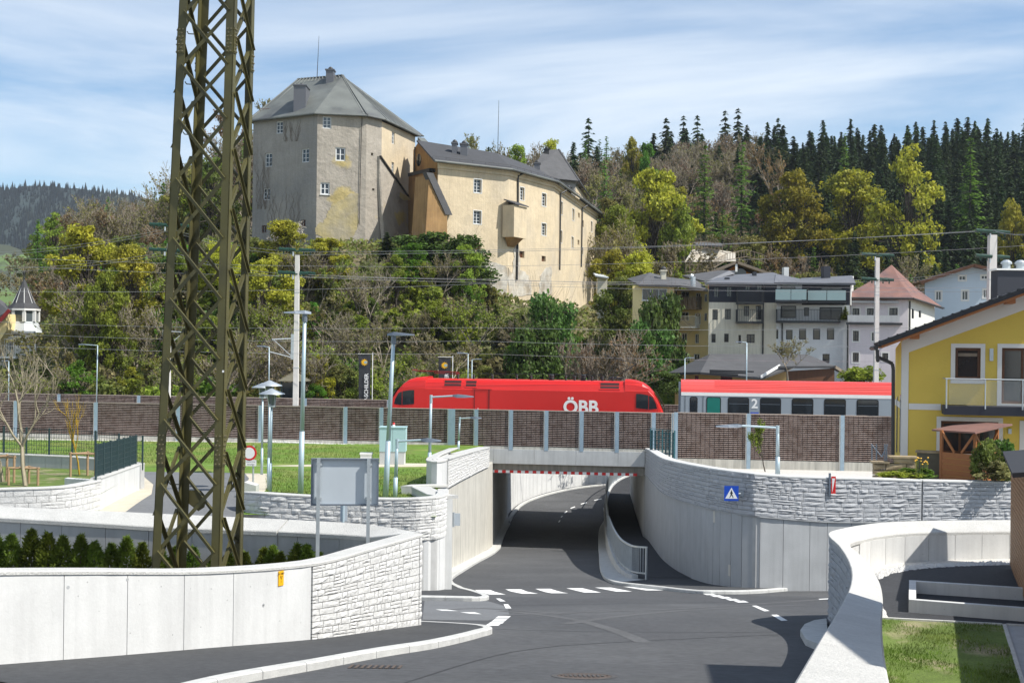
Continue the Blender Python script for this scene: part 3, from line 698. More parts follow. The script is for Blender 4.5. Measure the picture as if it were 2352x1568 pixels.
# ------------------------------------------------------------------ underpass: right retaining wall
root = empty('retaining_wall', (Dr[7][0], Dr[7][1], Dr[7][2]), 'tall curved grey retaining wall on the right, stone courses above smooth concrete panels', 'wall')
zb = lambda s: Dw.h(s, 2); mid = lambda s: Dw.h(s, 3); zt = lambda s: Dw.h(s, 4)
mb = MB(); Dw.solid(mb, 0, Dw.L, zb, lambda s: zt(s) - .08, -.04, -.45, .8); mb.build('core', 'joint', root)
near = [S_of(Dw, x) for x in (1544, 1557, 1569, 1584, 1599, 1615, 1631, 1643, 1659, 1683.5, 1709, 1750, 1804, 1865, 1905, 1960, 2040, 2150, 2260)]
far = [S_of(Dw, 1544) * i / 24 for i in range(24)]
panels(Dw, root, far, zb, lambda s: mid(s) - .03, 'concrete_grey', 0, -.04, .010)
panels(Dw, root, [far[-1]] + near + [Dw.L], zb, lambda s: mid(s) - .03, 'concrete_grey', 0, -.04, .016)
mb = MB(); Dw.solid(mb, 0, Dw.L, lambda s: mid(s) - .03, mid, .06, -.3, .6); mb.build('ledge', 'concrete_grey', root)
sJ1, sJ2 = S_of(Dw, 1634), S_of(Dw, 2120)
for a, e in ((0, sJ1), (sJ1 + .04, sJ2), (sJ2 + .05, Dw.L)):
    stones(Dw, root, a, e, mid, lambda s: zt(s) - .06, 9, .52 if a else .62, 'stone_grey', .03, .045 if a else .03, maxn=170 if a < sJ2 else 60)
    coping(Dw, root, a, e, zt, zt, .06, -.45, .06, 'concrete_mid', .6)
mat('panel_light', (.55, .53, .47), .8, .05, 4)
for x, y in [(1645, 1185), (1681, 1308)]:
    s = S_of(Dw, x); c = Dw.p(s, 0); z0, z1 = ztop(c, y + 14, x), ztop(c, y - 12, x)
    mb = MB(); Dw.solid(mb, s - .06, s + .06, lambda q: z0, lambda q: z1, .012, -.01); mb.build('inlet_plate', 'panel_light', root)

# ------------------------------------------------------------------ right parapet with the curved end
root = empty('parapet_wall', (Crow[3][0], Crow[3][1], Crow[3][2] - 1.2), 'sweeping white concrete parapet wall on the right, hairpin end clad in grey stone', 'wall')
sT = S_of(Cw, 1952)
k = [i for i in range(len(Cw.s)) if Cw.r[i][1] > 26.8][0]; sTip = Cw.s[k]
def tilt(s): return .05 + .17 * smooth(8, 28, float(Cw.row(s)[1]))
zt = lambda s: Cw.h(s, 2)
zk = lambda s: Cw.h(s, 2) - tilt(s)
zlow = lambda s: min(6.3, zroad(Cw.row(s)[1]) - .3) if Cw.row(s)[1] > 10 else zroad(Cw.row(s)[1]) - .3
CWd = .44
mb = MB(); Cw.solid(mb, 0, Cw.L, zlow, lambda s: zk(s) - .06, -.06, -CWd + .03, .35); mb.build('core', 'concrete_white', root)
coping(Cw, root, 0, Cw.L, zt, zk, .0, -CWd, .08, 'coping', .3)
s1 = [Cw.s[i] for i in range(len(Cw.s)) if Cw.r[i][1] > 15.5][0]
stones(Cw, root, s1, Cw.L, lambda s: zt(s) - 2.2, lambda s: zt(s) - .07, 12, .34, 'stone_grey', -.03, .03, maxn=200)
mb = MB(); Cw.solid(mb, 0, s1, lambda s: zroad(Cw.row(s)[1]) - .2, lambda s: zt(s) - .07, -.01, -.055, .35); mb.build('road_face', 'concrete_white', root)
# inner face panels along the far run
sp = [Cw.s[i] for i in range(len(Cw.s)) if Cw.r[i][1] > 27.4][0]
js = [sp] + [sp + (Cw.L - sp) * i / 9 for i in range(1, 10)]
panels(Cw, root, js, lambda s: 7.1, lambda s: zk(s) - .07, 'concrete_white', -CWd - .0, -CWd + .03, .012)
# small rounded kerb island against the stone face
patch('kerb_island', [(1838, 1446), (1848, 1432), (1870, 1423), (1898, 1419), (1905, 1500), (1880, 1478), (1850, 1466)], 'kerb', dz=.11, th=.2, kind='structure')
# parking yard, lawn, kerb frame
ZL = 7.24
def flat(name, pts, z, matn): 
    mb = MB().poly([(p.x, p.y, z) for p in pts]); o = mb.build(name, matn); tag(o, kind='structure'); return o
inner = [Cw.p(s, 0, -CWd + .02) for s in np.linspace(0, Cw.L, 60)]
inner = [p for p in inner if p.y > 12]
flat('parking_yard', inner + [Vector((16, 30, 0)), Vector((16, 12, 0))], ZL - .02, 'gravel')
flat('yard_paving', [PZ(x, y, ZL) for x, y in [(2013, 1322), (2030, 1311), (2100, 1303), (2200, 1299), (2480, 1296), (2480, 1446), (2352, 1437), (2200, 1427), (2032, 1420), (2018, 1395), (2008, 1350)]], ZL + .004, 'asphalt_dark')
flat('lawn', [PZ(x, y, ZL) for x, y in [(2019, 1420), (2200, 1427), (2306, 1434), (2352, 1580), (2372, 1640), (2030, 1640)]], ZL + .0, 'grass_dry')
flat('paving_strip', [PZ(x, y, ZL) for x, y in [(2306, 1434), (2480, 1445), (2480, 1640), (2372, 1640), (2352, 1580)]], ZL + .004, 'concrete_grey')
def edging(name, a, b, w_=.06, h_=.03):
    mb = MB(); mb.bar(a, b, w_, h_ * 2); tag(mb.build(name, 'kerb'), kind='structure')
edging('lawn_edging', PZ(2019, 1420, ZL), PZ(2480, 1444, ZL)); edging('lawn_edging', PZ(2306, 1434, ZL), PZ(2365, 1620, ZL))
# loose white stones along the foot of the inner face
mb = MB()
foot = [PZ(x, y, ZL) for x, y in [(2040, 1305), (2080, 1301), (2140, 1297), (2220, 1293), (2322, 1290)]] 
strips = [([(2012, 1318), (2035, 1307), (2085, 1300), (2150, 1295), (2230, 1292), (2322, 1289)], [(2020, 1330), (2045, 1317), (2090, 1309), (2150, 1303), (2230, 1299), (2322, 1296)], 900), ([(2014, 1388), (2018, 1400), (2022, 1417)], [(2018, 1388), (2030, 1405), (2036, 1420)], 160)]
for A_, B_, n in strips:
    for i in range(n):
        t = random.random() * (len(A_) - 1); k = int(t); f = t - k; u = random.random()
        a = [A_[k][j] * (1 - f) + A_[k + 1][j] * f for j in (0, 1)]; b = [B_[k][j] * (1 - f) + B_[k + 1][j] * f for j in (0, 1)]
        p = PZ(a[0] * (1 - u) + b[0] * u, a[1] * (1 - u) + b[1] * u, ZL); r = random.uniform(.025, .06)
        vs = [p + Vector((random.uniform(.6, 1.1) * r * dx, random.uniform(.6, 1.1) * r * dy, random.uniform(.5, 1) * r * dz)) for dx, dy, dz in ((1, 0, .1), (0, 1, .1), (-1, 0, .1), (0, -1, .1), (.2, .1, 1))]
        mb.add(vs, [(0, 1, 4), (1, 2, 4), (2, 3, 4), (3, 0, 4)])
tag(mb.build('gravel', 'stone_white'), 'loose white pebbles along the foot of the yard wall', 'gravel', kind='stuff')
# low concrete frame in the yard
root = empty('concrete_frame', PZ(2088, 1396, ZL), 'low rectangular concrete kerb frame standing on the dark yard asphalt', 'kerb frame')
fa, fb_, fc, fd = PZ(2088, 1331, ZL + .24), PZ(2400, 1351, ZL + .24), PZ(2400, 1400, ZL + .24), PZ(2087, 1376, ZL + .24)
def side(p, q, t):
    d = (q - p).normalized(); n = Vector((-d.y, d.x, 0)) * t
    MB().obox(Vector((p.x, p.y, ZL)), Vector((q.x - p.x, q.y - p.y, 0)), n, (0, 0, .24)).build('kerb_side', 'concrete_mid', root)
cx = (fa + fb_ + fc + fd) / 4
for p, q, ex in ((fa, fb_, .0), (fb_, fc, .13), (fc, fd, .0), (fd, fa, .13)):
    d = (q - p).normalized(); n = Vector((-d.y, d.x, 0))
    t = .13 if n.dot(cx - p) > 0 else -.13
    side(p + d * (ex + .002 if ex else 0), q - d * (ex + .002 if ex else 0), t)

# ------------------------------------------------------------------ bridge
Yb = 75.0
def rail_pt(X, off, z):         # off metres behind the near barrier line
    d = Vector((1, -.131, 0)).normalized(); n = Vector((.131, 1, 0)).normalized()
    return Vector((X, yrail(X), z)) + n * off
XL_, XR_ = P(1116, 1040, 75.2).x, P(1481, 1050, 74).x
root = empty('railway_bridge', rail_pt(XL_, 0, 4.5), 'low concrete railway bridge over the underpass with red and white height marker', 'bridge')
rd = Vector((1, -.131, 0)).normalized(); rn = Vector((.131, 1, 0)).normalized()
def rbox(X0, X1, o0, o1, z0, z1): 
    a = rail_pt(X0, o0, z0); return (a, rail_pt(X1, o0, z0) - a, rn * (o1 - o0), Vector((0, 0, z1 - z0)))
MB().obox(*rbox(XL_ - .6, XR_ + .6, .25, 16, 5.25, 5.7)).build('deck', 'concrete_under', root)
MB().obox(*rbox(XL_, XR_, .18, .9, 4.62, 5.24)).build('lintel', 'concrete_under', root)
bx = [XL_] + [P(x, 1045, yrail(0)).x for x in (1134, 1227, 1322, 1417)] + [XR_]
for x0, x1 in zip(bx, bx[1:]):
    MB().obox(*rbox(x0 + .006, x1 - .006, -.10, .24, 5.17, 6.03)).build('edge_beam', 'concrete_mid', root)
# abutments
xe, ye = Er[3][0], Er[3][1]
MB().add([(xe, ye, -.4), (-.1, 91.5, -.4), (-2.6, 92, -.4), (-2.6, ye, -.4), (xe, ye, 5.24), (-.1, 91.5, 5.24), (-2.6, 92, 5.24), (-2.6, ye, 5.24)], [(0, 1, 5, 4), (1, 2, 6, 5), (2, 3, 7, 6), (3, 0, 4, 7), (4, 5, 6, 7)]).build('abutment', 'concrete_stain', root)
xr = Dr[0][0]
xq = xr + .8
MB().add([(xr, 74.9, -.4), (xr + 1, 74.9, -.4), (xq + 1, 92, -.4), (xq, 92, -.4), (xr, 74.9, 5.24), (xr + 1, 74.9, 5.24), (xq + 1, 92, 5.24), (xq, 92, 5.24)], [(0, 3, 7, 4), (0, 4, 5, 1), (3, 2, 6, 7), (4, 7, 6, 5)]).build('abutment', 'concrete_mid', root)
n = 39
for i in range(n):
    x0 = XL_ + .05 + (XR_ - XL_ - .5) * i / n; x1 = XL_ + .05 + (XR_ - XL_ - .5) * (i + 1) / n
    MB().obox(*rbox(x0, x1, .10, .14, 4.60, 4.76)).build('marker_block', 'red_sign' if i % 2 == 0 else 'white_paint', root)
# far retaining wall beyond the bridge, bright in the sun
fw = [(k4p[i].x - .45 * (1 if i < 3 else .6), k4p[i].y + (.2 if i < 3 else .9)) for i in range(len(k4p))]
Fw = Wall(crom(fw, .8))
root = empty('retaining_wall', (fw[0][0], fw[0][1], 0), 'bright white concrete retaining wall curving away beyond the underpass', 'wall')
mb = MB(); Fw.solid(mb, 0, Fw.L, lambda s: -.3, lambda s: 5.1, -.04, -.5, .8); mb.build('core', 'joint', root)
panels(Fw, root, [Fw.L * i / 30 for i in range(31)], lambda s: -.3, lambda s: 5.1, 'concrete_white', 0, -.04, .02)
# ------------------------------------------------------------------ railing between road and path
root = empty('railing', (railpts[0][0], railpts[0][1], zpath(48)), 'curved galvanised steel railing between road and footpath in the underpass', 'railing')
rw = Wall([(x, y) for x, y in rl])
zp2 = lambda s: zpath(float(rw.row(s)[1]))
mb = MB()
rw.solid(mb, .9, rw.L, lambda s: zroad(rw.row(s)[1]) - .1, lambda s: max(zp2(s), zroad(rw.row(s)[1]) + .12) + .12, .12, -.12, .8); mb.build('base_wall', 'concrete_mid', root)
top = lambda s: zp2(s) + 1.22
MB().sweep([[rw.p(s, top(s) - .03, .035), rw.p(s, top(s) + .03, .035), rw.p(s, top(s) + .03, -.035), rw.p(s, top(s) - .03, -.035)] for s in rw.ss(0, rw.L, .6)]).build('handrail', 'galv', root)
MB().sweep([[rw.p(s, zp2(s) + .20, .02), rw.p(s, zp2(s) + .26, .02), rw.p(s, zp2(s) + .26, -.02), rw.p(s, zp2(s) + .20, -.02)] for s in rw.ss(0, rw.L, .6)]).build('bottom_rail', 'galv', root)
npost = int(rw.L / 1.6)
for i in range(npost + 1):
    s = .04 + (rw.L - .08) * i / npost; a = rw.p(s, zp2(s) - .02); t = (rw.p(min(s + .05, rw.L), 0) - rw.p(max(s - .05, 0), 0)).normalized(); n = rw.nrm(s)
    MB().obox(a - t * .03 - n * .03, t * .06, n * .06, (0, 0, 1.22)).build('post', 'galv', root)
nbar = int(rw.L / .14); cnt = 0
rest = MB()
for i in range(nbar):
    s = .07 + (rw.L - .14) * i / nbar; a, b = rw.p(s, zp2(s) + .25), rw.p(s, top(s) - .03)
    mb = MB() if cnt < 200 else rest; cnt += 1
    mb.bar(a, b, .022, .022)
    if mb is not rest: mb.build('baluster', 'galv', root)
if rest.v: tag(rest.build('baluster', 'galv', root), kind='stuff')
# ------------------------------------------------------------------ noise barriers
def at_rail(px, off):
    """X where the line parallel to the rails (off metres behind the near barrier) shows at column px"""
    X = 0.0
    for _ in range(40):
        p = rail_pt(X, off, 0); a, b = ray(px, 930); X += (a * p.y - p.x) * .9
    return X
def acoustic_panel(length, height, rows):
    """mesh of one panel in local axes: x along, z up, face at -y; rows of ribbed blocks on a dark back"""
    mb = MB(); mb.box(0, length, 0, .10, 0, height, 1)
    rh = height / rows; nc = max(2, int(round(length / .27))); cw = length / nc
    for r in range(rows):
        for c in range(nc):
            x0, x1 = c * cw + .012, (c + 1) * cw - .012; z0, z1 = r * rh + rh * .42, (r + 1) * rh - rh * .04
            d = .075 + random.uniform(-.004, .004)
            mb.add([(x0, 0, z0), (x1, 0, z0), (x1, 0, z1), (x0, 0, z1), (x0, -d, z0 + .018), (x1, -d, z0 + .018), (x1, -d, z1 - .012), (x0, -d, z1 - .012)],
                   [(4, 5, 6, 7), (0, 1, 5, 4), (1, 2, 6, 5), (2, 3, 7, 6), (3, 0, 4, 7)])
    mb.box(-.0, length, -.085, .105, height, height + .035, 2)
    me = bpy.data.meshes.new('panel'); me.from_pydata(mb.v, [], mb.f)
    for m in ('barrier', 'barrier_back', 'barrier_cap'): me.materials.append(M[m])
    me.polygons.foreach_set('material_index', mb.m); me.update(); return me
mat('barrier_cap', (.40, .33, .28), .9, .1, 3)
mat('post_face', (.62, .60, .55), .7, .08, 2)
rang = math.atan2(-.131, 1)
def barrier(root, posts, off, zb, zt, zpl, rows, blue=None, cache={}):
    """posts: X positions; zb/zt panel bottom and top; zpl bottom of the plinth and posts"""
    o0 = wloc(root)
    for i, X in enumerate(posts):
        p = rail_pt(X, off, 0)
        mb = MB()
        for a, b, c, d in ((-.11, .11, -.13, -.105), (-.11, .11, .105, .13), (-.012, .012, -.105, .105)):
            q = rail_pt(X, off, zpl - .05) + rd * a + rn * c
            mb.obox(q, rd * (b - a), rn * (d - c), (0, 0, zt - zpl + .08))
        mb.build('post', blue or 'galv_blue', root)
        q = rail_pt(X, off, zpl - .02) - rd * .17 + rn * -.10
        MB().obox(q, rd * .055, rn * .2, (0, 0, zt - zpl + .02)).build('post_seal', 'post_face', root)
    for a, e in zip(posts, posts[1:]):
        pa, pe = rail_pt(a, off, zb), rail_pt(e, off, zb); L = (pe - pa).length - .16
        key = (round(L, 1), round(zt - zb, 1), rows)
        if key not in cache: cache[key] = acoustic_panel(key[0], key[1], rows)
        o = link_mesh('panel', cache[key], root, tuple(pa + rd * .08 - o0)); o.rotation_euler.z = rang
        o.scale = (L / key[0], 1, (zt - zb) / key[1])
        if zb - zpl > .12:
            MB().obox(rail_pt(a, off, zpl) + rd * .12 - rn * .07, rd * L * .985, rn * .14, (0, 0, zb - zpl - .01)).build('plinth', 'concrete_stain', root)
L1 = [at_rail(x, 0) for x in (-160, 38, 222, 411, 600, 795, 877.5, 1035)]
root = empty('noise_barrier', rail_pt(L1[0], 0, 6.1), 'brown ribbed noise barrier with steel posts beside the lawn, left of the bridge', 'noise barrier')
barrier(root, L1, 0, 6.33, 8.32, 6.0, 19)
B1 = [at_rail(x, 0) for x in (1042, 1095, 1174.8, 1256, 1336.8, 1418, 1502, 1549)]
root = empty('noise_barrier', rail_pt(B1[0], 0, 6.03), 'brown ribbed noise barrier with close blue posts standing on the bridge beam', 'noise barrier')
barrier(root, B1, .02, 6.2, 8.32, 6.03, 20)
R1 = [at_rail(x, 0) for x in (1553, 1720, 1935, 2165, 2400)]
root = empty('noise_barrier', rail_pt(R1[0], 0, 5.1), 'taller brown ribbed noise barrier on a concrete plinth, right of the bridge', 'noise barrier')
barrier(root, R1, -.02, 5.72, 8.36, 4.9, 23)
RB = [at_rail(x, 15) for x in (-160, -60, 137, 320, 440, 702, 894, 1090, 1290, 1480, 1680, 1900, 2120, 2330)]
root = empty('noise_barrier', rail_pt(RB[0], 15, 5.6), 'rear brown noise barrier on the far side of the tracks', 'noise barrier')
barrier(root, RB, 15, 6.7, 8.15, 5.6, 14)
# mesh gate standing in front of the barrier end above the right wall
p0, p1 = P(1494, 985, 71.5), P(1550, 985, 69.5)
root = empty('mesh_fence', Vector((p0.x, p0.y, 5.8)), 'dark teal wire mesh fence panel at the right end of the bridge', 'fence')
zt_, zb_ = P(1494, 983, 71.5).z, 5.7
for i in range(3):
    q = p0.lerp(p1, i / 2); MB().bar((q.x, q.y, zb_), (q.x, q.y, zt_), .06, .06).build('post', 'fence_teal', root)
d = p1 - p0
for i in range(9):
    z = zb_ + .1 + (zt_ - zb_ - .1) * i / 8; MB().bar((p0.x, p0.y, z), (p1.x, p1.y, z), .012, .02).build('wire', 'fence_teal', root)
for i in range(15):
    q = p0 + d * (i + .5) / 15; MB().bar((q.x, q.y, zb_), (q.x, q.y, zt_), .018, .014).build('wire', 'fence_teal', root)
mat('privacy_strip', (.022, .075, .09), .5, .15, 2)
for i in range(7):
    q = p0 + d * (i + .5) / 7 + Vector((0, .03, 0)); MB().obox(q - d.normalized() * .075 + Vector((0, 0, zb_ - q.z)), d.normalized() * .15, (0, .008, 0), (0, 0, zt_ - zb_ - .1)).build('privacy_strip', 'privacy_strip', root)

# ------------------------------------------------------------------ rails
TO = 10.6          # far track centre behind the near barrier
ZR = 6.04
for off, lab in ((5.6, 'near'), (TO, 'far')):
    root = empty('railway_track', rail_pt(0, off, 5.5), f'pair of steel rails on the {lab} track behind the noise barrier', 'track')
    for s in (-.75, .75):
        a, b = rail_pt(-70, off + s, ZR - .08), rail_pt(60, off + s, ZR - .08); MB().bar(a, b, .07, .15).build('rail', 'iron', root)
# ------------------------------------------------------------------ locomotive
XN = at_rail(884, TO - 1.5); XF = at_rail(1531, TO - 1.5)
LL = (rail_pt(XF, 0, 0) - rail_pt(XN, 0, 0)).length
lo = rail_pt(XN, TO, ZR)
root = empty('locomotive', lo, 'red electric locomotive passing on the far track behind the noise barrier', 'locomotive')
def LP(x, y, z): return lo + rd * x + rn * y + Vector((0, 0, z))       # along, across (negative towards camera), up
K = 1.0
def sect(x, zt, wt, zs, wb=1.49, zc=None):
    """cross-section ring: bottom, side up to zs, shoulder in to wt at zt"""
    pr = [(-wb * .96, .9), (-wb, 1.3), (-wb, zs - .04), (-wb + .03, zs + .02), (-(wb + wt) / 2 - .03, (zs + zt) / 2 + .03), (-wt, zt - .06), (-wt + .14, zt), (wt - .14, zt), (wt, zt - .06), ((wb + wt) / 2 + .03, (zs + zt) / 2 + .03), (wb - .03, zs + .02), (wb, zs - .04), (wb, 1.3), (wb * .96, .9)]
    return [LP(x, y, z) for y, z in pr]
mb = MB(); rows = [sect(x, 3.86, 1.12, 3.22) for x in np.linspace(2.75, LL - 2.75, 12)]
mb.sweep(rows[::1]); mb.build('body', 'red_loco', root)
prof = [(0.02, 1.25, 1.30), (.10, 1.55, 1.34), (.28, 2.05, 1.37), (.55, 2.62, 1.38), (.85, 3.10, 1.36), (1.2, 3.50, 1.32), (1.6, 3.78, 1.27), (2.05, 3.92, 1.22), (2.5, 3.98, 1.2), (2.76, 3.98, 1.2)]
for end in (0, 1):
    rows = []
    for e, zt, wt in prof:
        x = e if end == 0 else LL - e; zs = min(3.28, zt - .18 if zt < 3.4 else 3.28); zs = max(zs, 1.1)
        rows.append(sect(x, zt, min(wt, 1.45 * (.80 + .2 * min(1, e / .6))), zs, 1.49 * (.90 + .1 * min(1, e / .5))))
    if end: rows = rows[::-1]
    cabo = MB().sweep(rows).build('cab', 'red_loco', root, smooth=False)
    sg = (lambda e: e) if end == 0 else (lambda e: LL - e)
    for y in (-1.505, 1.505):
        sgn = 1 if y > 0 else -1
        w_ = [LP(sg(.62), y * .985, 2.12), LP(sg(1.15), y, 2.06), LP(sg(1.15), y, 2.98), LP(sg(.92), y * .995, 2.86), LP(sg(.70), y * .99, 2.45)]
        MB().prism(w_, rn * .012 * sgn).build('side_window', 'glass_dark', cabo)
        w_ = [LP(sg(1.20), y, 2.06), LP(sg(2.0), y, 2.14), LP(sg(2.0), y, 3.08), LP(sg(1.7), y, 3.08), LP(sg(1.20), y, 2.99)]
        MB().prism(w_, rn * .012 * sgn).build('side_window', 'glass_dark', cabo)
    # windscreen following the slanted nose
    c = [LP(sg(.20), -1.02, 2.06), LP(sg(.20), 1.02, 2.06), LP(sg(.83), 1.0, 3.19), LP(sg(.83), -1.0, 3.19)]
    nrm_ = (rd * (-1 if end == 0 else 1) + Vector((0, 0, .55))).normalized()
    MB().prism([q + nrm_ * .10 for q in c], nrm_ * .03).build('windscreen', 'glass_dark', cabo)
    MB().tube(LP(sg(.0), -.9, 1.35), LP(sg(.13), -.9, 1.35), .12, n=12).build('headlight', 'white_paint', cabo)
    MB().tube(LP(sg(-.35), -.87, 1.06), LP(sg(.3), -.87, 1.06), .2, n=12).build('buffer', 'black_metal', root)
    MB().obox(LP(sg(2.76) - .02, -1.46, 1.2), rd * .05, rn * 2.92, (0, 0, 2.05)).build('cab_joint', 'red_dark', root)
mat('grille_dark', (.05, .012, .012), .6, .1, 3)
# roof grilles, side door, roof gear
def roof_face(x0, x1, t0, t1, name, m, pr=.02, par=None):
    a, b = Vector((0, -1.46, 3.24)), Vector((0, -1.12, 3.80)); f = lambda t: a.lerp(b, t)
    q = [LP(x0, f(t0).y, f(t0).z), LP(x1, f(t0).y, f(t0).z), LP(x1, f(t1).y, f(t1).z), LP(x0, f(t1).y, f(t1).z)]
    return MB().prism(q, (-rn * .85 + Vector((0, 0, .5))) * pr).build(name, m, par or root)
u = LL / 19.28
for x0, x1 in ((4.05, 5.35), (5.55, 6.4), (14.75, 16.15)):
    g_ = roof_face(x0 * u, x1 * u, .1, 1.0, 'grille_frame', 'red_loco', .05); roof_face((x0 + .07) * u, (x1 - .07) * u, .22, .88, 'grille', 'grille_dark', .062, g_)
MB().obox(LP(6.22 * u, -1.50, 1.0), rd * .05, rn * -.012, (0, 0, 2.2)).build('door_edge', 'red_dark', root)
MB().obox(LP(7.2 * u, -1.50, 1.0), rd * .09, rn * -.014, (0, 0, 2.2)).build('door_edge', 'red_dark', root)
MB().obox(LP(6.1 * u, -1.49, 3.19), rd * 1.3, rn * -.03, (0, 0, .03)).build('door_canopy', 'red_dark', root)
MB().tube(LP(6.5 * u, -1.55, 1.3), LP(6.5 * u, -1.55, 1.95), .02, n=6).build('handrail', 'white_paint', root)
MB().bar(LP(4 * u, -.4, 4.22), LP(15 * u, -.4, 4.28), .035, .035).build('roof_cable', 'black_metal', root)
for x in (4.9, 6.0, 7.3, 9.0, 10.0, 11.4, 12.4, 13.0, 13.6, 14.2, 14.9, 15.6):
    h_ = .34 if x not in (11.4, 13.6) else .42; rr = .07 if x not in (11.4, 13.6) else .16
    mb = MB(); 
    for i in range(4): mb.lathe(LP(x * u, -.4, 3.84 + i * h_ / 4), [(rr, 0), (rr * 1.25, h_ / 10), (rr, h_ / 5), (rr * .6, h_ / 4)], 10)
    mb.build('insulator', 'black_metal', root)
for x0, folded in ((2.9, True), (14.4, False)):
    mb = MB()
    if folded:
        mb.bar(LP(1.9 * u, -.5, 4.36), LP(4.8 * u, -.5, 4.30), .05, .05).bar(LP(1.9 * u, .5, 4.36), LP(4.8 * u, .5, 4.30), .05, .05).bar(LP(1.75 * u, -.8, 4.42), LP(1.75 * u, .8, 4.42), .06, .05).bar(LP(4.8 * u, -.5, 4.2), LP(4.8 * u, .5, 4.2), .08, .15)
        mb.bar(LP(3.2 * u, -.3, 4.22), LP(4.8 * u, -.3, 4.18), .06, .06)
        mb.build('pantograph', 'red_dark', root)
    else:
        mb.bar(LP(15.7 * u, 0, 4.1), LP(17.2 * u, 0, 5.02), .07, .06).bar(LP(17.2 * u, -.1, 5.02), LP(15.1 * u, -.35, 5.55), .035, .035).bar(LP(17.2 * u, .1, 5.02), LP(15.1 * u, .35, 5.55), .035, .035)
        mb.bar(LP(15.05 * u, -.95, 5.6), LP(15.05 * u, .95, 5.6), .08, .05).bar(LP(15.25 * u, -.95, 5.57), LP(15.25 * u, .95, 5.57), .06, .05).bar(LP(15.3 * u, 0, 4.05), LP(16.3 * u, 0, 4.05), .9, .1)
        mb.build('pantograph', 'black_metal', root)
def text_mesh(body, size, depth, loc, xdir, up, matn, name, parent, align='CENTER', bold=0.0, shear=0):
    cu = bpy.data.curves.new('t', 'FONT'); cu.body = body; cu.size = size; cu.extrude = depth; cu.offset = bold; cu.align_x = align; cu.resolution_u = 4
    o = bpy.data.objects.new('t', cu); C.objects.link(o)
    dg = bpy.context.evaluated_depsgraph_get(); me = bpy.data.meshes.new_from_object(o.evaluated_get(dg)); bpy.data.objects.remove(o)
    x = Vector(xdir).normalized(); u_ = Vector(up).normalized(); n = x.cross(u_)
    me.transform(Matrix((x, u_, n)).transposed().to_4x4())
    me.materials.clear(); me.materials.append(M[matn])
    return link_mesh(name, me, parent, tuple(Vector(loc) - (wloc(parent) if parent else Vector())))
text_mesh('ÖBB', 1.2, .006, LP(13.52 * u, -1.505, 1.74), rd, (0, 0, 1), 'white_paint', 'logo', root, 'CENTER', .035)
# ------------------------------------------------------------------ coach
XC0 = at_rail(1563, TO - 1.4); co = rail_pt(XC0, TO, ZR); CLn = 26.4
root = empty('railway_coach', co, 'grey railway coach with ribbed red roof and dark windows behind the locomotive', 'railway coach')
def CP(x, y, z): return co + rd * x + rn * y + Vector((0, 0, z))
mb = MB(); mb.obox(CP(0, -1.41, .9), rd * CLn, rn * 2.82, (0, 0, 2.12)); body = mb.build('body', 'coach_grey', root)
MB().obox(CP(.03, -1.425, 3.02), rd * (CLn - .06), rn * 2.85, (0, 0, .22)).build('cant_rail', 'white_paint', root)
rp = [(-1.42, 3.24), (-1.36, 3.45), (-1.2, 3.70), (-.85, 3.92), (-.4, 4.03), (.4, 4.03), (.85, 3.92), (1.2, 3.70), (1.36, 3.45), (1.42, 3.24)]
MB().sweep([[CP(x, y, z) for y, z in rp] for x in (.02, CLn - .02)]).build('roof', 'coach_roof', root)
for t in (.16, .32, .48, .64, .80):
    a, b = rp[1], rp[4]
    k = t * 3; i = 1 + int(k); f = k - int(k); y = rp[i][0] + (rp[i + 1][0] - rp[i][0]) * f; z = rp[i][1] + (rp[i + 1][1] - rp[i][1]) * f
    MB().bar(CP(2.2, y - .004, z + .004), CP(CLn - 2.2, y - .004, z + .004), .03, .03).build('roof_rib', 'coach_roof', root)
MB().obox(CP(-.14, -1.3, 1.1), rd * .15, rn * 2.6, (0, 0, 2.75)).build('gangway', 'lamp_head', root)
cs = lambda px: (at_rail(px, TO - 1.41) - XC0) * math.hypot(1, .131)
def rr_rect(x0, x1, z0, z1, r, off, m, name, par):
    pts = []
    for cx_, cz_, a0 in ((x1 - r, z1 - r, 0), (x0 + r, z1 - r, 90), (x0 + r, z0 + r, 180), (x1 - r, z0 + r, 270)):
        for k in range(5):
            a = R(a0 + k * 22.5); pts.append(CP(cx_ + r * math.cos(a), -1.412 - off, cz_ + r * math.sin(a)))
    return MB().prism(pts, -rn * .012).build(name, m, par)
cf = lambda xx: (1600 + xx / 2.851) / 1.17347
for xa, xb, nm, m in [(738, 798, 'door_window', 'glass_dark'), (865, 978, 'window', 'teal'), (1030, 1195, 'window', 'glass_dark'), (1278, 1440, 'window', 'glass_dark'), (1522, 1688, 'window', 'glass_dark'), (1770, 1938, 'window', 'glass_dark'), (2020, 2190, 'window', 'glass_dark')]:
    f_ = rr_rect(cs(cf(xa)), cs(cf(xb)), 1.6, 2.95, .14, 0, 'black', nm, root)
    rr_rect(cs(cf(xa + 7)), cs(cf(xb - 7)), 1.65, 2.9, .11, .012, m if m == 'teal' else 'glass_dark', 'pane', f_)
    if m != 'teal' and nm == 'window':
        MB().obox(CP(cs(cf(xa + 9)), -1.437, 2.52), rd * (cs(cf(xb - 9)) - cs(cf(xa + 9))), -rn * .006, (0, 0, .025)).build('window_bar', 'lamp_head', f_)
MB().obox(CP(cs(cf(700)), -1.42, 1.0), rd * .03, -rn * .006, (0, 0, 2.0)).build('door_edge', 'black_metal', root)
MB().obox(CP(cs(cf(838)), -1.42, 1.0), rd * .03, -rn * .006, (0, 0, 2.0)).build('door_edge', 'black_metal', root)
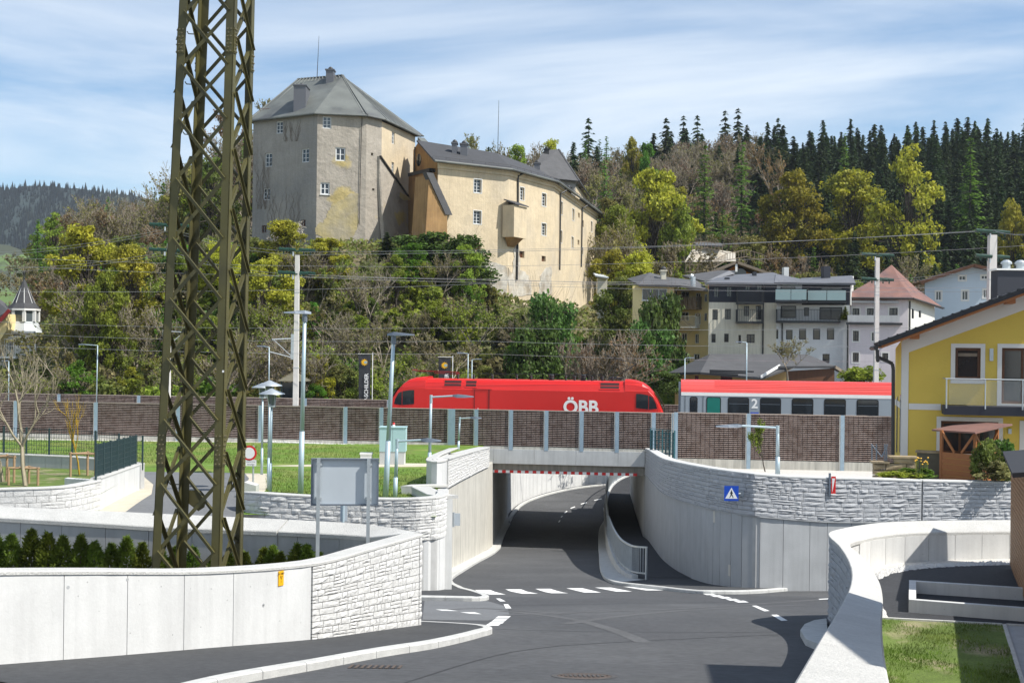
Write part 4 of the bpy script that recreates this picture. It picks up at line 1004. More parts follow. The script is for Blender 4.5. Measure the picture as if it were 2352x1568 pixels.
text_mesh('2', .84, .004, CP(cs(cf(1236)), -1.424, 2.28), rd, (0, 0, 1), 'white_paint', 'class_number', root, 'CENTER', .02)
MB().obox(CP(cs(cf(1204)), -1.42, 1.78), rd * (cs(cf(1268)) - cs(cf(1204))), -rn * .008, (0, 0, .22)).build('pictogram_plate', 'blue_sign', root)

# ------------------------------------------------------------------ overhead line masts
def mast(px, ybase, ytop, Y, label, wtop=.28, wbot=.37, racks=(), cant=None, zbase=5.2):
    t = P(px, ytop, Y); b = Vector((t.x, t.y, zbase))
    root = empty('catenary_mast', b, label, 'railway mast', 'concrete masts carrying the overhead line')
    MB().sweep([[Vector((t.x + sx * w_ / 2, t.y + sy * w_ / 2, z)) for sx, sy in ((-1, -1), (1, -1), (1, 1), (-1, 1))] for w_, z in ((wbot, zbase), (wtop, t.z))]).build('shaft', 'mast_concrete', root)
    for k in range(1, 5):
        z = zbase + (t.z - zbase) * k / 5; w_ = wbot + (wtop - wbot) * k / 5 + .02
        MB().box(t.x - w_ / 2, t.x + w_ / 2, t.y - w_ / 2, t.y + w_ / 2, z, z + .05).build('band', 'galv', root)
    for yy, hw in racks:
        z = P(px, yy, Y).z; s = hw / F * Y
        mb = MB(); mb.bar((t.x - s, t.y - .5, z), (t.x + s, t.y + .3, z + .02), .12, .09)
        for u_ in (-.95, -.45, .45, .95):
            c = Vector((t.x + s * u_, t.y - .1 + .4 * u_, z))
            mb.tube(c + Vector((-.55 * s / abs(s) * .6, 0, .10)), c + Vector((.33, 0, .06)), .14, .11, n=10)
            mb.tube(c + Vector((0, 0, -.22)), c + Vector((0, 0, .05)), .05, n=8)
        mb.build('insulator_rack', 'insulator', root)
        MB().tube((t.x - .25, t.y - .3, z - .35), (t.x - .25, t.y - .3, z - .05), .06, n=8).build('rack_bracket', 'galv', root)
    if cant:
        za, zb_ = P(px, cant[0], Y).z, P(px, cant[1], Y).z; dx = cant[2]
        mb = MB(); mb.tube((t.x - .2, t.y, za), (t.x + dx, t.y - 1.6, za - .1), .035, n=6).tube((t.x - .2, t.y, zb_), (t.x + dx * .9, t.y - 1.6, za - .15), .03, n=6).tube((t.x - .2, t.y, zb_), (t.x + dx * 1.15, t.y - 1.6, zb_ + .45), .03, n=6)
        mb.box(t.x - .35, t.x - .15, t.y - .2, t.y + .2, zb_ - .1, za + .3)
        mb.build('cantilever', 'galv', root)
    return root
mast(683, 920, 586, 88, 'pale concrete railway mast with dark insulator racks left of the locomotive', racks=((577, 30), (630, 31)), cant=(777, 822, -1.4))
mast(389, 940, 560, 91, 'pale concrete railway mast seen through the lattice tower', racks=((520, 33), (577, 33)), cant=(760, 800, 1.6))
mast(2015, 880, 592, 93, 'slim concrete railway mast behind the coach', wbot=.36, wtop=.28, racks=((588, 32), (644, 32)))
mast(2279, 700, 540, 82, 'thick concrete railway mast rising behind the yellow house roof', wbot=.55, wtop=.46, racks=((535, 34), (592, 34)))
# wires
def wire(name_lab, pts, r=.012, sag=.0):
    mb = MB()
    for p, q in zip(pts, pts[1:]):
        n = 8; pr = None
        for i in range(n + 1):
            t = i / n; c = p.lerp(q, t); c.z -= sag * 4 * t * (1 - t)
            if pr is not None: mb.tube(pr, c, r, n=4, caps=False)
            pr = c
    o = mb.build('overhead_wire', 'wire'); tag(o, name_lab, 'wire', 'overhead railway wires', 'thing')
mL, mM, mR, mR2 = 88, 91, 93, 82
def wl(a, lab, r=.016, sag=.3):
    wire(lab, [P(x, y, Y) for x, y, Y in a], r, sag)
labs = ['upper', 'second', 'third', 'fourth']
for k, (ya, yb, yc, yd, ye, yf) in enumerate([(560, 524, 580, 592, 527, 519), (566, 530, 587, 590, 533, 524), (596, 577, 632, 647, 590, 584), (602, 583, 638, 652, 597, 590)]):
    wl([(-60, ya + 22, 96), (389, yb, 91), (687, yc - 2, 88), (2015 if k > 1 else 2279, yd - (5 if k > 1 else 62), 93 if k > 1 else 82), (2420, ye - 6, 80)], f'thin dark {labs[k]} feeder wire strung between the railway masts', .015, .35)
for y0, y1, y2, Y, nm in [(737, 752, 745, 84, 'contact wire above the near track'), (763, 783, 790, 84, 'messenger wire above the near track'), (668, 652, 668, 86, 'grey return wire crossing below the castle'), (606, 640, 660, 90, 'thin earth wire sloping below the castle'), (790, 812, 828, 86, 'low thin wire above the locomotive roof'), (588, 612, 560, 90, 'high thin wire rising to the right mast')]:
    wl([(-60, y0, Y + 4), (1100, y1, Y), (2420, y2, Y - 4)], 'thin ' + nm, .014, .25)

# ------------------------------------------------------------------ street lamps
def lamp_top(name, base, px_t, py_t, label, r=.07, kind='led', arm=None, grp='street lamps', hr=1.0):
    Y = base.y; t = P(px_t, py_t, Y); root = empty('street_lamp', base, label, 'street lamp', grp)
    b = Vector(base); mid_ = b.lerp(t, .35)
    MB().tube(b - Vector((0, 0, .1)), mid_, r, r * .92, n=12).tube(mid_, t, r * .78, r * .62, n=12).build('pole', 'lamp_pole', root, smooth=True)
    if kind == 'led':
        sg = 1 if arm > 0 else -1; L_ = abs(arm)
        hd = Vector((sg, -.35, .02)).normalized(); sd = Vector((-hd.y, hd.x, 0)).normalized()
        MB().tube(t - Vector((0, 0, .28)), t + Vector((0, 0, .06)), r * .9, n=10).build('collar', 'lamp_head', root)
        o_ = t - hd * .22 + Vector((0, 0, .02))
        pr = [[o_ + hd * a + sd * w_ + Vector((0, 0, z)) for w_, z in ((-w0, 0), (w0, 0), (w0 * .75, h_), (-w0 * .75, h_))] for a, w0, h_ in ((0, .10, .08), (.25, .17, .13), (L_ * .6, .17, .09), (L_, .12, .04))]
        MB().sweep(pr).build('lamp_head', 'lamp_head', root)
        MB().obox(o_ + hd * .3 - sd * .12 + Vector((0, 0, -.012)), hd * (L_ * .6), sd * .24, (0, 0, .012)).build('light_panel', 'glass_green', root)
    if kind == 'bracket':
        sg = 1 if arm > 0 else -1; ln = abs(arm)
        e = t + Vector((sg * ln * .62, -.1, .02)); MB().tube(t + Vector((0, 0, -.05)), e, r * .45, n=8).build('arm', 'lamp_pole', root)
        MB().tube(t - Vector((0, 0, .3)), t + Vector((0, 0, .04)), r * .72, n=10).build('collar', 'lamp_pole', root)
        hd = Vector((sg, -.12, -.03)).normalized(); sd = Vector((-hd.y, hd.x, 0)); L_ = ln * .42 * hr
        pr = [[e + hd * a + sd * w_ + Vector((0, 0, z)) for w_, z in ((-w0, -h_), (w0, -h_), (w0 * .6, h_), (-w0 * .6, h_))] for a, w0, h_ in ((-.08, .05, .04), (.12, .12, .07), (L_ * .5, .13, .06), (L_, .09, .02))]
        MB().sweep(pr).build('lamp_head', 'lamp_head', root)
    if kind == 'mushroom':
        MB().lathe(t, [(.05, 0), (.15, .02), (.15, .07), (.06, .09), (.06, .25)], 14).build('lantern_base', 'galv', root)
        MB().lathe(t, [(.10, .10), (.18, .48)], 14).build('lantern_glass', 'glass_grey', root)
        for i in range(4):
            a = math.pi / 4 + i * math.pi / 2; MB().tube(t + Vector((.14 * math.cos(a), .14 * math.sin(a), .07)), t + Vector((.2 * math.cos(a), .2 * math.sin(a), .5)), .012, n=5).build('stay', 'galv', root)
        MB().lathe(t, [(.48, .49), (.47, .51), (.18, .63), (.03, .70), (0, .70)], 20).build('hat', 'galv', root, smooth=True)
    if kind == 'cobra':
        sg = 1 if arm > 0 else -1; e = t + Vector((arm, 0, .05)); MB().tube(t, e, r * .5, n=6).build('arm', 'lamp_pole', root)
        MB().sweep([[e + Vector((sg * a, w_, z)) for w_, z in ((-.08, -.03), (.08, -.03), (.06, .05), (-.06, .05))] for a in (0, .5)]).build('lamp_head', 'lamp_head', root)
    return root
PLft = lambda x, y: G(x, y, zleft)
lamp_top('l', PLft(690, 1135), 700, 722, 'tall grey street lamp nearest the stone wall, flat head pointing left', .105, 'led', -1.0)
lamp_top('l', PLft(885, 1142), 904, 772, 'tall grey street lamp right of the sign board, flat head pointing right', .105, 'led', 1.0)
lamp_top('l', PLft(907, 1142), 912, 1010, 'short grey lamp post with long arm reaching right, beside the tall lamp', .085, 'bracket', 1.55)
lamp_top('l', PLft(985, 1108), 990, 909, 'slim grey lamp post with short arm in front of the locomotive', .085, 'bracket', 1.6, hr=1.2)
lamp_top('l', P(1052, 1041, 72.0), 1056, 959, 'small grey lamp post with arm beside the bridge end', .075, 'bracket', 1.15, hr=1.1)
lamp_top('l', P(1786, 1086, 52), 1786, 979, 'grey lamp post with arm reaching left above the right wall', .10, 'bracket', -2.5, hr=1.0)
lamp_top('l', PLft(601, 1090), 603, 915, 'grey post lantern with round hat, leftmost of the three', .06, 'mushroom')
lamp_top('l', PLft(616, 1124), 619, 915, 'grey post lantern with round hat, middle one standing behind', .06, 'mushroom')
lamp_top('l', PLft(620, 1132), 624, 935, 'grey post lantern with round hat, nearest of the three', .06, 'mushroom')
lamp_top('l', Vector((P(221, 930, 94).x, 94, 5.3)), 224, 793, 'slim lamp post with short arm behind the rear barrier on the far left', .06, 'cobra', -.9)
lamp_top('l', Vector((P(618, 930, 94).x, 94, 5.3)), 618, 797, 'slim lamp post behind the tracks near the small shelter', .06, 'cobra', -.4)
lamp_top('l', Vector((P(375, 930, 60).x, 60, 6.2)), 383, 960, 'slim pale pole seen between the tower legs', .05, 'cobra', .01)
lamp_top('l', Vector((P(1075, 900, 97).x, 97, 5.3)), 1075, 812, 'dark-headed lamp post behind the locomotive, left of a pair', .05, 'cobra', -.35)
lamp_top('l', Vector((P(1084, 900, 98).x, 98, 5.3)), 1084, 826, 'lower lamp post behind the locomotive, right of a pair', .05, 'cobra', .25)
lamp_top('l', Vector((P(1715, 900, 97).x, 97, 5.3)), 1715, 787, 'slim lamp post rising in front of the hut roof', .065, 'cobra', -.35)
lamp_top('l', Vector((P(1573, 900, 97).x, 97, 5.3)), 1573, 823, 'slim lamp post at the left end of the hut', .055, 'cobra', .2)
lamp_top('l', Vector((P(20, 930, 95).x, 95, 5.3)), 20, 830, 'slim lamp post below the turreted villa', .05, 'cobra', -.01)
# ------------------------------------------------------------------ lattice tower
yn = [-80, 40, 160, 283, 418, 552, 688, 824, 961, 1104, 1256, 1400]
def leg_pt(k, py):
    """k: 0 front left, 1 front right, 2 back right, 3 back left; tapering"""
    t = (1310 - py) / 1310
    bx, tx, Yb_, Yt = [(347, 412, 24.10, 24.2), (502, 539, 23.96, 24.1), (557, 585, 25.26, 25.15), (410, 462, 25.40, 25.25)][k]
    x = bx + (tx - bx) * t; Y = Yb_ + (Yt - Yb_) * t
    z = P(420, py, 24.6).z
    p = P(x, py, Y); return Vector((p.x, p.y, z))
LB = [leg_pt(k, 1310) for k in range(4)]; LT = [leg_pt(k, -80) for k in range(4)]
def leg_at(k, z):
    t = (z - LB[k].z) / (LT[k].z - LB[k].z); return LB[k] + (LT[k] - LB[k]) * t
zg = 6.75
cen = sum((leg_at(k, zg) for k in range(4)), Vector()) / 4
root = empty('lattice_tower', cen, 'tall olive green steel lattice tower with crossed braces and bolted joints', 'pylon')
dirs = []
for k in range(4):
    a = (LB[(k + 1) % 4] - LB[k]).normalized(); b = (LB[(k - 1) % 4] - LB[k]).normalized(); dirs.append((a, b))
ztop_ = LT[0].z + .3
for k in range(4):
    a, b = dirs[k]; p, q = leg_at(k, zg - .1), leg_at(k, ztop_)
    mb = MB(); w_, t_ = .160, .018
    for u_, v_ in ((a, b), (b, a)):
        prof = [u_ * 0, u_ * w_, u_ * w_ + v_ * t_, v_ * t_]
        mb.sweep([[p + c for c in prof], [q + c for c in prof]])
    mb.build('leg', 'steel_olive', root)
def face(k, off):
    """braces on the face between leg k and k+1"""
    k2 = (k + 1) % 4; out = None
    for i, (y0, y1) in enumerate(zip(yn, yn[1:])):
        h0, h1 = P(420, y0 + off * (y1 - y0), 24.6).z, P(420, y1 + off * (y1 - y0) * 1.05, 24.6).z
        e = (leg_at(k2, h0) - leg_at(k, h0)); u_ = e.normalized(); n = Vector((u_.y, -u_.x, 0))
        if n.dot(cen - LB[k]) > 0: n = -n
        for (pa, pb, o_, flip) in ((leg_at(k, h0) + u_ * .10, leg_at(k2, h1) - u_ * .10, .012, 0), (leg_at(k2, h0) - u_ * .10, leg_at(k, h1) + u_ * .10, -.036, 1)):
            if pb.z < zg: 
                t = (zg - pa.z) / (pb.z - pa.z); pb = pa.lerp(pb, t)
            d = (pb - pa).normalized(); s_ = d.cross(n).normalized()
            mb = MB(); A0, B0 = pa + n * o_, pb + n * o_
            mb.obox(A0 - s_ * .035, B0 - A0, s_ * .07, n * .010)                     # flat leg of the angle
            sg = 1 if s_.z > 0 else -1
            fl = n if not flip else -n
            mb.obox(A0 + s_ * .035 * sg - s_ * .005 * sg, B0 - A0, s_ * .010 * -sg, fl * .055)
            mb.build('brace', 'steel_olive', root)
face(0, 0); face(1, .5); face(2, 0.0); face(3, .5)
bolts = []
for ya, yb in ((76, 134), (990, 1063)):
    for k in range(4):
        a, b = dirs[k]; za, zb_ = P(420, ya + (18 if k in (2, 3) else 0), 24.6).z, P(420, yb + (18 if k in (2, 3) else 0), 24.6).z
        for u_, v_ in ((a, b), (b, a)):
            p, q = leg_at(k, zb_), leg_at(k, za)
            prof = [u_ * .01 - v_ * .012, u_ * .155 - v_ * .012, u_ * .155, u_ * .01]
            pl = MB().sweep([[p + c for c in prof], [q + c for c in prof]]).build('splice_plate', 'steel_olive', root)
            for i in range(7):
                for wv in (.045, .115) if i % 2 == 0 else (.09,):
                    c = p.lerp(q, (i + .5) / 7) + u_ * wv - v_ * .012
                    MB().tube(c, c - v_ * .024, .016, n=6).build('bolt', 'bolt_steel', pl)
pl = leg_at(3, P(420, 1150, 24.6).z)
MB().prism([pl + Vector((.10, .02, .12)), pl + Vector((.38, .02, .12)), pl + Vector((.5, .02, -.02)), pl + Vector((.46, .02, -.22)), pl + Vector((.34, .02, -.30)), pl + Vector((.1, .02, -.12))], (0, .012, 0)).build('gusset_plate', 'steel_olive', root)
for yy in range(60, 1300, 118):
    p = leg_at(3, P(420, yy, 24.6).z); MB().path([p, p + Vector((-.22, -.04, 0)), p + Vector((-.25, -.04, .05))], .011, 5).build('step_bolt', 'steel_olive', root)
p = P(510, 855, 23.93); MB().obox(p, (.035, 0, 0), (0, .006, 0), (0, 0, .04)).build('number_tag', 'white_paint', root)

# ------------------------------------------------------------------ sign board seen from behind
YS = 25.3
c1, c2_, c3_, c4_ = P(715, 1051.5, YS), P(870, 1056.5, YS + .12), P(868, 1166, YS + .12), P(713.5, 1160, YS)
root = empty('sign_board', Vector(((c1.x + c2_.x) / 2, YS - .1, 6.75)), 'grey rear side of a large sign board on two steel posts', 'sign')
ux = (c2_ - c1).normalized(); ux.z = 0; ux.normalize(); nb_ = Vector((ux.y, -ux.x, 0)); L_ = (c2_ - c1).length; zt_, zb_ = c1.z - .0, c4_.z
o_ = Vector((c1.x, c1.y, 0))
pan = MB().obox(o_ + Vector((0, 0, zb_)), ux * L_, -nb_ * .02, (0, 0, zt_ - zb_)).build('panel', 'sign_back', root)
for a, b, c, d in ((0, L_, zt_ - .03, zt_), (0, L_, zb_, zb_ + .03)):
    MB().obox(o_ + ux * a + Vector((0, 0, c)) + nb_ * .001, ux * (b - a), nb_ * .05, (0, 0, d - c)).build('frame_rail', 'lamp_head', pan)
for a in (0, L_ - .03):
    MB().obox(o_ + ux * a + Vector((0, 0, zb_ + .031)) + nb_ * .001, ux * .03, nb_ * .05, (0, 0, zt_ - zb_ - .062)).build('frame_rail', 'lamp_head', pan)
for a, b in ((.13, .8), (.88, .92)):
    pass
for a in (.115, 1.115):
    q = o_ + ux * (a * L_ / 1.35) + nb_ * .055
    MB().obox(q + Vector((0, 0, zg)), ux * .07, nb_ * .05, (0, 0, zt_ - zg + .01)).build('post', 'galv', root)
    for zz_ in (zb_ + .12, zt_ - .15): MB().obox(q - ux * .03 + Vector((0, 0, zz_)) - nb_ * .004, ux * .13, -nb_ * .04, (0, 0, .05)).build('clamp', 'galv', root)
# grey sign back half hidden behind the board
p = P(800, 1205, 39.3); root = empty('traffic_sign', Vector((p.x - .0, p.y, 5)), 'small grey sign back on a post behind the sign board', 'sign')
q = P(788, 1160, 39.3)
MB().obox(P(781, 1196, 39.3), (.22, 0, 0), (0, .02, 0), (0, 0, .55)).build('panel', 'sign_back', root)
MB().tube((q.x, q.y, 5), (q.x, q.y, q.z + .5), .045, n=10).build('post', 'lamp_pole', root)

# ------------------------------------------------------------------ technical cabinet and box
b0 = PLft(901, 1067); 
root = empty('technical_cabinet', b0, 'tall pale blue technical cabinet on a concrete base, red lamp on top', 'cabinet')
w_ = .64; zc, zt_ = P(901, 1037, b0.y).z, P(901, 982, b0.y).z
MB().box(b0.x - w_, b0.x + w_ - .06, b0.y, b0.y + .8, b0.z - .1, zc).build('base', 'concrete_mid', root)
mat('cabinet_blue', (.42, .60, .62), .45, .04, 2)
MB().box(b0.x - w_ - .01, b0.x + w_, b0.y - .02, b0.y + .8, zc + .003, zt_).build('housing', 'cabinet_blue', root)
MB().box(b0.x + .0, b0.x + .008, b0.y - .024, b0.y - .019, zc + .02, zt_ - .05).build('door_joint', 'lamp_head', root)
MB().box(b0.x - w_ - .04, b0.x + w_ + .03, b0.y - .05, b0.y + .83, zt_ + .001, zt_ + .04).build('lid', 'cabinet_blue', root)
q = P(904, 978, b0.y + .3); MB().lathe(Vector((q.x, q.y, zt_ + .04)), [(.07, 0), (.07, .08), (.055, .1)], 10).build('lamp_socket', 'white_paint', root)
MB().lathe(Vector((q.x, q.y, zt_ + .14)), [(.06, 0), (.06, .06), (.03, .1), (0, .1)], 10).build('lamp', 'red_sign', root)
b0 = PLft(842, 1066); root = empty('junction_box', b0, 'small pale junction box behind the sign board', 'box')
MB().box(b0.x - .32, b0.x + .22, b0.y, b0.y + .5, b0.z - .1, P(842, 1044, b0.y).z).build('housing', 'white_frame', root)
MB().box(b0.x - .35, b0.x + .25, b0.y - .03, b0.y + .53, P(842, 1044, b0.y).z + .002, P(842, 1040, b0.y).z).build('lid', 'white_frame', root)

# ------------------------------------------------------------------ small surfaces on the left terrain
patch('side_road', [(268, 1190), (348, 1134), (352, 1112), (322, 1086), (322, 1073), (430, 1073), (556, 1078), (572, 1098), (554, 1130), (546, 1190)], 'asphalt_old', zf=zleft, dz=.012, kind='structure')
patch('gravel_verge', [(228, 1190), (231, 1166), (321, 1113), (324, 1090), (340, 1098), (352, 1112), (348, 1134), (268, 1190)], 'gravel_path', zf=zleft, dz=.008, kind='structure')
patch('gravel_path', [(553, 1130), (572, 1098), (556, 1078), (430, 1073), (322, 1073), (322, 1069), (430, 1067.5), (620, 1069), (720, 1066), (860, 1063), (1010, 1064), (1004, 1071), (860, 1072), (700, 1077), (640, 1079), (608, 1084), (622, 1092), (614, 1120), (602, 1134)], 'gravel_path', zf=zleft, dz=.01, kind='structure')
mb = MB()
for i in range(2200):
    px = random.uniform(600, 1012); py = np.interp(px, [600, 880, 1012], [1013.5, 1026, 1052]) + random.uniform(-1.5, 3.5)
    p = P(px, py, float(np.interp(px, [600, 880, 1012], [75.6, 74.6, 68]))); r = random.uniform(.04, .09)
    vs = [p + Vector((random.uniform(.6, 1.1) * r * dx, random.uniform(.6, 1.1) * r * dy, random.uniform(.5, 1) * r * dz)) for dx, dy, dz in ((1, 0, -.2), (0, 1, -.2), (-1, 0, -.2), (0, -1, -.2), (.2, .1, 1))]
    mb.add(vs, [(0, 1, 4), (1, 2, 4), (2, 3, 4), (3, 0, 4)])
tag(mb.build('gravel', 'stone_white'), 'white ballast stones along the foot of the noise barrier', 'gravel', kind='stuff')

# ------------------------------------------------------------------ walled tree bed on the far left
W3r = []
for x, y, Y in [(-120, 1124, 37.6), (-60, 1123, 37.8), (0, 1121.7, 38.0), (80, 1120, 38.3), (148, 1116.6, 38.8), (190, 1110.5, 39.6), (231, 1102, 40.8)]:
    p = P(x, y, Y); W3r.append((p.x, p.y, 6.4, p.z))
W3 = Wall(crom(W3r, .4))
root = empty('bed_wall', (W3r[2][0], W3r[2][1], 6.4), 'low white wall round the tree bed on the left, stone courses turning into smooth concrete', 'wall')
zt = lambda s: W3.h(s, 3)
mb = MB(); W3.solid(mb, 0, W3.L, lambda s: 6.2, lambda s: zt(s) - .05, -.03, -.3, .5); mb.build('core', 'joint', root)
coping(W3, root, 0, W3.L, zt, zt, .03, -.33, .05, 'coping', .4)
stones(W3, root, 0, W3.L, lambda s: 6.35, lambda s: zt(s) - .05, 6, .55, 'stone_white', 0, .02)
V3 = Wall([(P(231, 1102, 40.8).x, 40.8, P(231, 1096, 40.8).z), (P(276, 1080, 44).x, 44, P(276, 1081, 44).z), (P(321, 1065, 47.6).x, 47.6, P(321, 1065, 47.6).z)])
mb = MB(); V3.solid(mb, 0, V3.L, lambda s: 6.0, lambda s: V3.h(s, 2) - .05, 0, -.3, .7); mb.build('side_body', 'concrete_white', root)
coping(V3, root, 0, V3.L, lambda s: V3.h(s, 2), lambda s: V3.h(s, 2), .02, -.32, .05, 'coping', 1)
a_, b_ = P(148, 1098, 41.6), P(232, 1098, 41.0)
MB().obox(Vector((a_.x, a_.y, 6.5)), Vector((b_.x - a_.x, b_.y - a_.y, 0)), (0, .3, 0), (0, 0, a_.z - 6.5)).build('end_block', 'concrete_white', root)
BK = Wall([(P(-160, 1040, 50).x, 50, 7.75), (P(0, 1041, 49.5).x, 49.5, P(20, 1041, 49.5).z), (P(180, 1048, 48.6).x, 48.6, P(180, 1048, 48.6).z), (P(322, 1064, 47.9).x, 47.9, P(322, 1064, 47.9).z)])
zt = lambda s: BK.h(s, 2)
jw_ = [0] + [S_of(BK, x) for x in (0, 68, 107, 144, 180, 230, 280)] + [BK.L]
mb = MB(); BK.solid(mb, 0, BK.L, lambda s: 6.2, lambda s: zt(s) - .05, -.03, -.3, 1); mb.build('rear_core', 'joint', root)
panels(BK, root, jw_, lambda s: 6.2, lambda s: zt(s) - .05, 'concrete_grey', 0, -.03, .014)
coping(BK, root, 0, BK.L, zt, zt, .02, -.32, .05, 'coping', 1)
mb = MB().poly([(r[0], r[1] + .1, 7.15) for r in W3r] + [(V3.r[1][0], V3.r[1][1], 7.15), (V3.r[2][0] - .1, V3.r[2][1], 7.15)] + [(r[0], r[1], 7.15) for r in reversed(BK.r[:3])]); tag(mb.build('tree_bed', 'grass_dry'), kind='structure')
def mesh_fence(pts, H_, label, nper=1.6, dense=.06):
    w = Wall(pts); root = empty('mesh_fence', (pts[0][0], pts[0][1], pts[0][2]), label, 'fence')
    n = max(1, int(w.L / nper)); zt = lambda s: w.h(s, 2)
    for i in range(n + 1):
        s = w.L * i / n; p = w.p(s, zt(s), -.15); MB().obox(p - Vector((.03, .03, .25)), (.06, 0, 0), (0, .06, 0), (0, 0, H_ + .3)).build('post', 'fence_green', root)
    for k in range(7):
        z = .04 + (H_ - .05) * k / 6
        MB().sweep([[w.p(s, zt(s) + z + c, -.15 + d) for c, d in ((-.006, -.006), (.006, -.006), (.006, .006), (-.006, .006))] for s in w.ss(0, w.L, 1)]).build('wire', 'fence_green', root)
    m = int(w.L / dense); mb = MB()
    for i in range(m + 1):
        s = w.L * i / m; p = w.p(s, zt(s) + .02, -.15); mb.bar(p, p + Vector((0, 0, H_)), .010, .010)
    tag(mb.build('vertical_wires', 'fence_green', root), kind='stuff')
mesh_fence([tuple(r[:3]) for r in V3.r], 1.05, 'dark green mesh fence on the white side wall of the tree bed', 1.05)
mesh_fence([tuple(r[:3]) for r in BK.r], 1.0, 'dark green mesh fence along the rear wall of the tree bed', 1.0, .11)
# ------------------------------------------------------------------ small signs
b0 = PLft(581, 1120); root = empty('traffic_sign', b0, 'round no-vehicles sign with red ring and small text plate', 'traffic sign')
Yq = b0.y - .06; c = P(572, 1040, Yq); r = 17.5 / F * Yq
def vdisc(c, r, n, dy, m, nm, par): 
    return MB().prism([c + Vector((r * math.cos(2 * math.pi * i / n), 0, r * math.sin(2 * math.pi * i / n))) for i in range(n)], (0, dy, 0)).build(nm, m, par)
MB().tube(b0, Vector((b0.x, b0.y, c.z + r)), .035, n=10).build('post', 'galv', root)
f_ = vdisc(c, r, 28, .012, 'red_sign', 'disc', root); vdisc(c - Vector((0, .003, 0)), r * .74, 28, .002, 'white_paint', 'white_field', f_)
q = P(564, 1069.5, Yq); q2 = P(588.5, 1056, Yq)
pl = MB().box(q.x, q2.x, Yq, Yq + .01, q.z, q2.z).build('text_plate', 'white_paint', root)
text_mesh('ausgenommen', .060, .001, (q.x + (q2.x - q.x) / 2, Yq - .002, q2.z - .08), (1, 0, 0), (0, 0, 1), 'black', 'lettering', pl)
text_mesh('Berechtigte', .060, .001, (q.x + (q2.x - q.x) / 2, Yq - .002, q.z + .045), (1, 0, 0), (0, 0, 1), 'black', 'lettering', pl)
# concrete block under the sign
q = P(567, 1112, 45); MB().sweep([[Vector((q.x - .3, 45, 6.7)), Vector((q.x + .32, 45, 6.7)), Vector((q.x + .32, 45, 7.0)), Vector((q.x - .1, 45, 7.12))], [Vector((q.x - .3, 45.6, 6.7)), Vector((q.x + .32, 45.6, 6.7)), Vector((q.x + .32, 45.6, 7.0)), Vector((q.x - .1, 45.6, 7.12))]]).build('stone_block', 'coping')
tag(bpy.data.objects['stone_block'], 'low pale concrete block at the corner of the stone wall', 'block', kind='thing')
# yellow plate on the parapet
s = S_of(Aw, 651); c = Aw.p(s, 0); n = Aw.nrm(s); t = Vector((-n.y, n.x, 0)); zc = ztop(c, 1327, 651)
root = empty('hydrant_plate', Aw.p(s, zc, .0), 'small yellow hydrant plate on the white parapet wall', 'plate')
hh = 17 * c.y / F; ww = 8.5 * c.y / F
o_ = Aw.p(s, zc, .004); pl = MB().obox(o_ - t * ww - Vector((0, 0, hh)), t * 2 * ww, n * .008, (0, 0, 2 * hh)).build('plate', 'yellow_plate', root)
for zz_, txt, sz in ((.62, 'H 1001', .045), (.25, '2.4', .04), (-.1, 'T', .05), (-.45, '1', .04)):
    text_mesh(txt, sz, .0008, o_ + n * .011 + Vector((0, 0, hh * zz_ - .015)), t if t.x > 0 else -t, (0, 0, 1), 'black', 'lettering', pl)
# pedestrian crossing sign on an arm from the right wall
s = S_of(Dw, 1708); aw_ = Dw.p(s, 0, .03); za = ztop(aw_, 1132, 1708); aw_.z = za
Yq = aw_.y - .35; q = P(1663, 1149.5, Yq); q2 = P(1696.5, 1115.5, Yq); W_ = q2.x - q.x
root = empty('traffic_sign', Vector((aw_.x, aw_.y, za)), 'square blue pedestrian crossing sign on an arm from the grey wall', 'traffic sign')
MB().box(aw_.x - .12, aw_.x + .08, aw_.y - .12, aw_.y + .02, za - .1, za + .1).build('wall_bracket', 'lamp_head', root)
MB().tube((aw_.x - .02, aw_.y - .08, za), (q2.x - .1, Yq + .05, za), .022, n=8).build('arm', 'galv', root)
pl = MB().box(q.x, q2.x, Yq, Yq + .015, q.z, q2.z).build('panel', 'blue_sign', root)
zc = (q.z + q2.z) / 2; xc = (q.x + q2.x) / 2
MB().prism([Vector((xc, Yq - .004, zc + W_ * .40)), Vector((xc + W_ * .43, Yq - .004, zc - W_ * .36)), Vector((xc - W_ * .43, Yq - .004, zc - W_ * .36))], (0, .004, 0)).build('white_triangle', 'white_paint', pl)
man = MB(); g_ = lambda x, z: Vector((xc + W_ * x, Yq - .008, zc + W_ * z))
def limb(a, b, w1, w2):
    d = (b - a).normalized(); n_ = Vector((-d.z, 0, d.x)); man.prism([a + n_ * w1 * W_, b + n_ * w2 * W_, b - n_ * w2 * W_, a - n_ * w1 * W_], (0, .003, 0))
man.prism([g_(.01, .18) + Vector((.045 * W_ * math.cos(i), 0, .045 * W_ * math.sin(i))) for i in np.linspace(0, 2 * math.pi, 10)[:-1]], (0, .003, 0))
limb(g_(.005, .12), g_(.0, -.06), .055, .04); limb(g_(.01, -.05), g_(.09, -.18), .032, .025); limb(g_(.09, -.18), g_(.13, -.30), .025, .022); limb(g_(-.01, -.05), g_(-.05, -.19), .032, .025); limb(g_(-.05, -.19), g_(-.13, -.29), .025, .022); limb(g_(.02, .10), g_(.10, .0), .022, .018); limb(g_(-.01, .10), g_(-.09, -.01), .022, .018)
man.build('walking_figure', 'black', pl)
